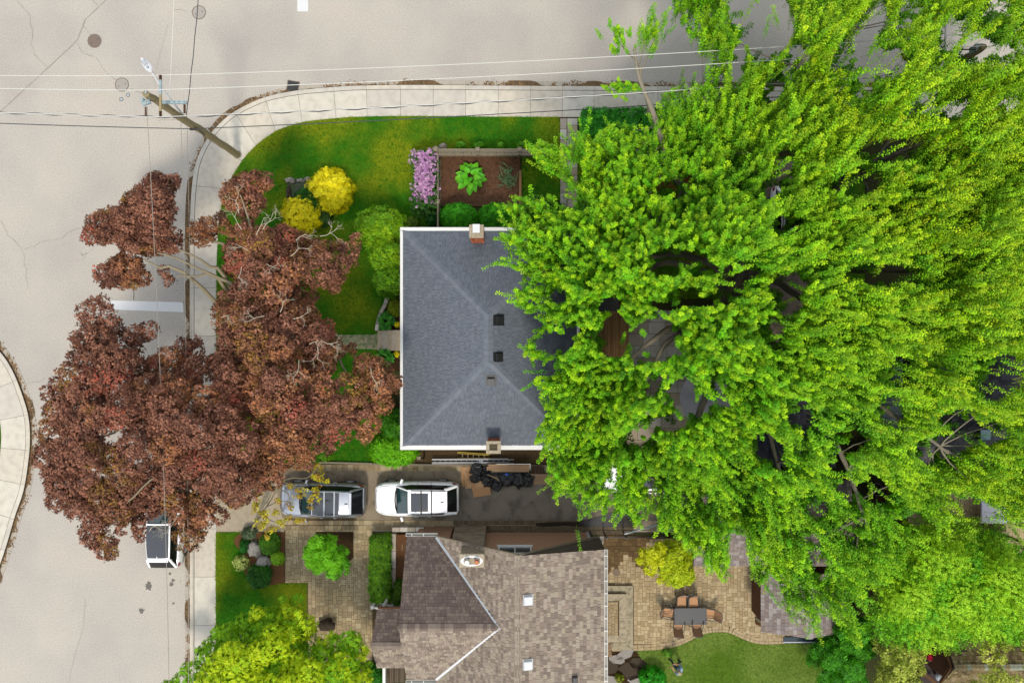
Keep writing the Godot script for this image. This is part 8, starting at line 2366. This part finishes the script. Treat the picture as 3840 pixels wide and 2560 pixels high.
func nets(g: Geo, bones: Array, cell: float, k: float) -> void:   # one skin over tapered bones: one point in each cell that the surface crosses
	var lo := Vector3.ONE * 1e9; var hi := -lo
	for b in bones:
		for i in 2:
			var r: Vector3 = Vector3.ONE * (b[2 + i] + cell * 2)
			lo = lo.min(b[i] - r); hi = hi.max(b[i] + r)
	var n := Vector3i((hi - lo) / cell) + Vector3i.ONE * 2
	var val := PackedFloat32Array(); val.resize(n.x * n.y * n.z); val.fill(1.0)
	for z in n.z:
		for y in n.y:
			for x in n.x: val[(z * n.y + y) * n.x + x] = field(lo + Vector3(x, y, z) * cell, bones, k)
	var spot := {}
	var id := func(x: int, y: int, z: int) -> int: return (z * n.y + y) * n.x + x
	for z in n.z - 1:
		for y in n.y - 1:
			for x in n.x - 1:
				var s := Vector3.ZERO; var c := 0
				for e in [[0, 0, 0, 1, 0, 0], [0, 1, 0, 1, 1, 0], [0, 0, 1, 1, 0, 1], [0, 1, 1, 1, 1, 1], [0, 0, 0, 0, 1, 0], [1, 0, 0, 1, 1, 0], [0, 0, 1, 0, 1, 1], [1, 0, 1, 1, 1, 1], [0, 0, 0, 0, 0, 1], [1, 0, 0, 1, 0, 1], [0, 1, 0, 0, 1, 1], [1, 1, 0, 1, 1, 1]]:
					var a: float = val[id.call(x + e[0], y + e[1], z + e[2])]; var b: float = val[id.call(x + e[3], y + e[4], z + e[5])]
					if (a < 0) != (b < 0):
						var t := a / (a - b)
						s += Vector3(x + e[0], y + e[1], z + e[2]).lerp(Vector3(x + e[3], y + e[4], z + e[5]), t); c += 1
				if c: spot[id.call(x, y, z)] = lo + s / c * cell
	var shade := func(p: Vector3) -> Array:
		var e := cell * 0.5
		var m := Vector3(field(p + Vector3(e, 0, 0), bones, k) - field(p - Vector3(e, 0, 0), bones, k), field(p + Vector3(0, e, 0), bones, k) - field(p - Vector3(0, e, 0), bones, k), field(p + Vector3(0, 0, e), bones, k) - field(p - Vector3(0, 0, e), bones, k)).normalized()
		var best := 1e9; var col := Color.WHITE
		for b in bones:
			var ab: Vector3 = b[1] - b[0]
			var t := clampf((p - b[0]).dot(ab) / maxf(ab.length_squared(), 1e-6), 0, 1)
			var d: float = (p - b[0] - ab * t).length() - lerpf(b[2], b[3], t)
			if d < best: best = d; col = b[4]
		return [m, col]
	var look := {}
	for q in spot: look[q] = shade.call(spot[q])
	var put := func(a: int, b: int, c: int, d: int, turn: bool) -> void:
		var o := [a, b, c, d]
		if turn: o.reverse()
		for f in [[0, 1, 2], [0, 2, 3]]:
			var i: int = o[f[0]]; var j: int = o[f[1]]; var l: int = o[f[2]]
			g.v.append(spot[i]); g.v.append(spot[l]); g.v.append(spot[j])
			g.n.append(look[i][0]); g.n.append(look[l][0]); g.n.append(look[j][0])
			g.c.append(look[i][1]); g.c.append(look[l][1]); g.c.append(look[j][1])
	for z in range(1, n.z - 1):
		for y in range(1, n.y - 1):
			for x in range(1, n.x - 1):
				var a := val[id.call(x, y, z)] < 0
				if a != (val[id.call(x + 1, y, z)] < 0): put.call(id.call(x, y - 1, z - 1), id.call(x, y, z - 1), id.call(x, y, z), id.call(x, y - 1, z), not a)
				if a != (val[id.call(x, y + 1, z)] < 0): put.call(id.call(x - 1, y, z - 1), id.call(x - 1, y, z), id.call(x, y, z), id.call(x, y, z - 1), not a)
				if a != (val[id.call(x, y, z + 1)] < 0): put.call(id.call(x - 1, y - 1, z), id.call(x, y - 1, z), id.call(x, y, z), id.call(x - 1, y, z), not a)

func make_person() -> void:
	# facing -x, mid-stride on the grass, looking down at a stick held in both hands
	var o := at(2532, 2476, 0.14)
	var t := thing("person", "person in light blue shirt and dark jeans walking on the lawn, looking down", "person", o, -0.55)
	var skin := lin(222, 168, 136); var shirt := lin(158, 190, 214); var jeans := lin(74, 88, 108); var shoe := lin(34, 34, 40); var hair := lin(190, 170, 138)
	var hip := Vector3(0.0, 0.92, 0); var chest := Vector3(-0.06, 1.3, 0); var neck := Vector3(-0.1, 1.46, 0)
	var B := [[hip + Vector3(0, 0, 0.07), hip + Vector3(0, 0, -0.07), 0.125, 0.125, jeans], [hip + Vector3(0, 0.1, 0), chest, 0.13, 0.145, shirt], [chest + Vector3(-0.01, 0.06, 0.13), chest + Vector3(-0.01, 0.06, -0.13), 0.095, 0.095, shirt], [neck + Vector3(0, -0.02, 0), neck + Vector3(-0.03, 0.08, 0), 0.055, 0.052, skin]]
	for s in [-1, 1]:
		var knee := Vector3(-0.16 if s > 0 else 0.04, 0.5, s * 0.11); var foot := Vector3(-0.2 if s > 0 else 0.26, 0.08, s * 0.11)
		B.append([hip + Vector3(0, -0.04, s * 0.09), knee, 0.095, 0.066, jeans]); B.append([knee, foot, 0.066, 0.048, jeans])
		B.append([foot + Vector3(0.04, -0.035, 0), foot + Vector3(-0.17, -0.045, 0), 0.048, 0.038, shoe])
		var sh := chest + Vector3(-0.02, 0.07, s * 0.19); var el := sh + Vector3(-0.08, -0.27, s * 0.06); var wr := el + Vector3(-0.2, 0.02, -s * 0.12)
		B.append([sh, sh.lerp(el, 0.75), 0.066, 0.056, shirt]); B.append([sh.lerp(el, 0.7), el, 0.05, 0.043, skin]); B.append([el, wr, 0.043, 0.031, skin])
		B.append([wr, wr + Vector3(-0.06, -0.01, -s * 0.02), 0.033, 0.036, skin])
	var g := Geo.new(); nets(g, B, 0.022, 0.035)
	var palm := []
	for s in [-1, 1]:
		var sh := chest + Vector3(-0.02, 0.07, s * 0.19); var wr := sh + Vector3(-0.28, -0.25, -s * 0.06)
		var pm := wr + Vector3(-0.05, -0.005, -s * 0.015)
		palm.append(pm + Vector3(-0.05, -0.02, -s * 0.02))
		var H := [[wr + Vector3(-0.03, 0, 0), pm + Vector3(-0.03, 0, 0), 0.03, 0.034, skin]]
		for f in 4:
			var b := pm + Vector3(-0.05, 0.03 - f * 0.02, -s * 0.005); var l: float = [0.036, 0.042, 0.039, 0.03][f]
			H.append([b, b + Vector3(-l, -0.004, -s * 0.01), 0.0095, 0.009, skin]); H.append([b + Vector3(-l, -0.004, -s * 0.01), b + Vector3(-l + 0.006, -0.01, -s * 0.045), 0.009, 0.008, skin])
		H.append([pm + Vector3(-0.005, 0.032, -s * 0.01), pm + Vector3(-0.04, 0.05, -s * 0.035), 0.011, 0.009, skin])
		nets(g, H, 0.008, 0.008)
	var hc := neck + Vector3(-0.09, 0.19, 0)   # head, bowed
	var F := [[hc + Vector3(0.03, 0.01, 0), hc + Vector3(-0.03, -0.02, 0), 0.095, 0.085, skin], [hc + Vector3(-0.05, -0.07, 0), hc + Vector3(-0.07, -0.09, 0), 0.055, 0.042, skin], [hc + Vector3(-0.1, -0.01, 0), hc + Vector3(-0.128, -0.045, 0), 0.012, 0.017, skin], [hc + Vector3(-0.11, -0.085, 0.02), hc + Vector3(-0.11, -0.085, -0.02), 0.011, 0.011, lin(190, 110, 100)]]
	for s in [-1, 1]:
		F.append([hc + Vector3(0.005, -0.02, s * 0.088), hc + Vector3(0.01, -0.05, s * 0.088), 0.02, 0.014, skin])
		F.append([hc + Vector3(-0.098, -0.01, s * 0.035), hc + Vector3(-0.1, -0.01, s * 0.035), 0.013, 0.013, lin(60, 50, 44)])
	nets(g, F, 0.012, 0.015)
	obj("body", g, M.plain, t)
	g = Geo.new()
	nets(g, [[hc + Vector3(0.035, 0.03, 0.0), hc + Vector3(-0.03, 0.035, 0), 0.098, 0.088, hair], [hc + Vector3(0.06, 0.0, 0), hc + Vector3(0.055, -0.05, 0), 0.085, 0.06, hair]], 0.014, 0.03)
	obj("hair", g, M.plain, t)
	var st := thing("stick", "bent pale stick held by the person on the lawn", "stick", Vector3.ZERO)
	var rot := Basis(Vector3.UP, -0.55)
	var mid: Vector3 = o + rot * ((palm[0] + palm[1]) / 2)
	g = Geo.new(); g.tube([mid + rot * Vector3(0.02, 0.03, -0.26), mid + rot * Vector3(0.0, 0.0, -0.1), mid + rot * Vector3(0.0, 0.0, 0.1), mid + rot * Vector3(-0.12, -0.02, 0.22), mid + rot * Vector3(-0.2, 0.02, 0.3)], [0.013], 6); obj("wood", g, M.pine, st)
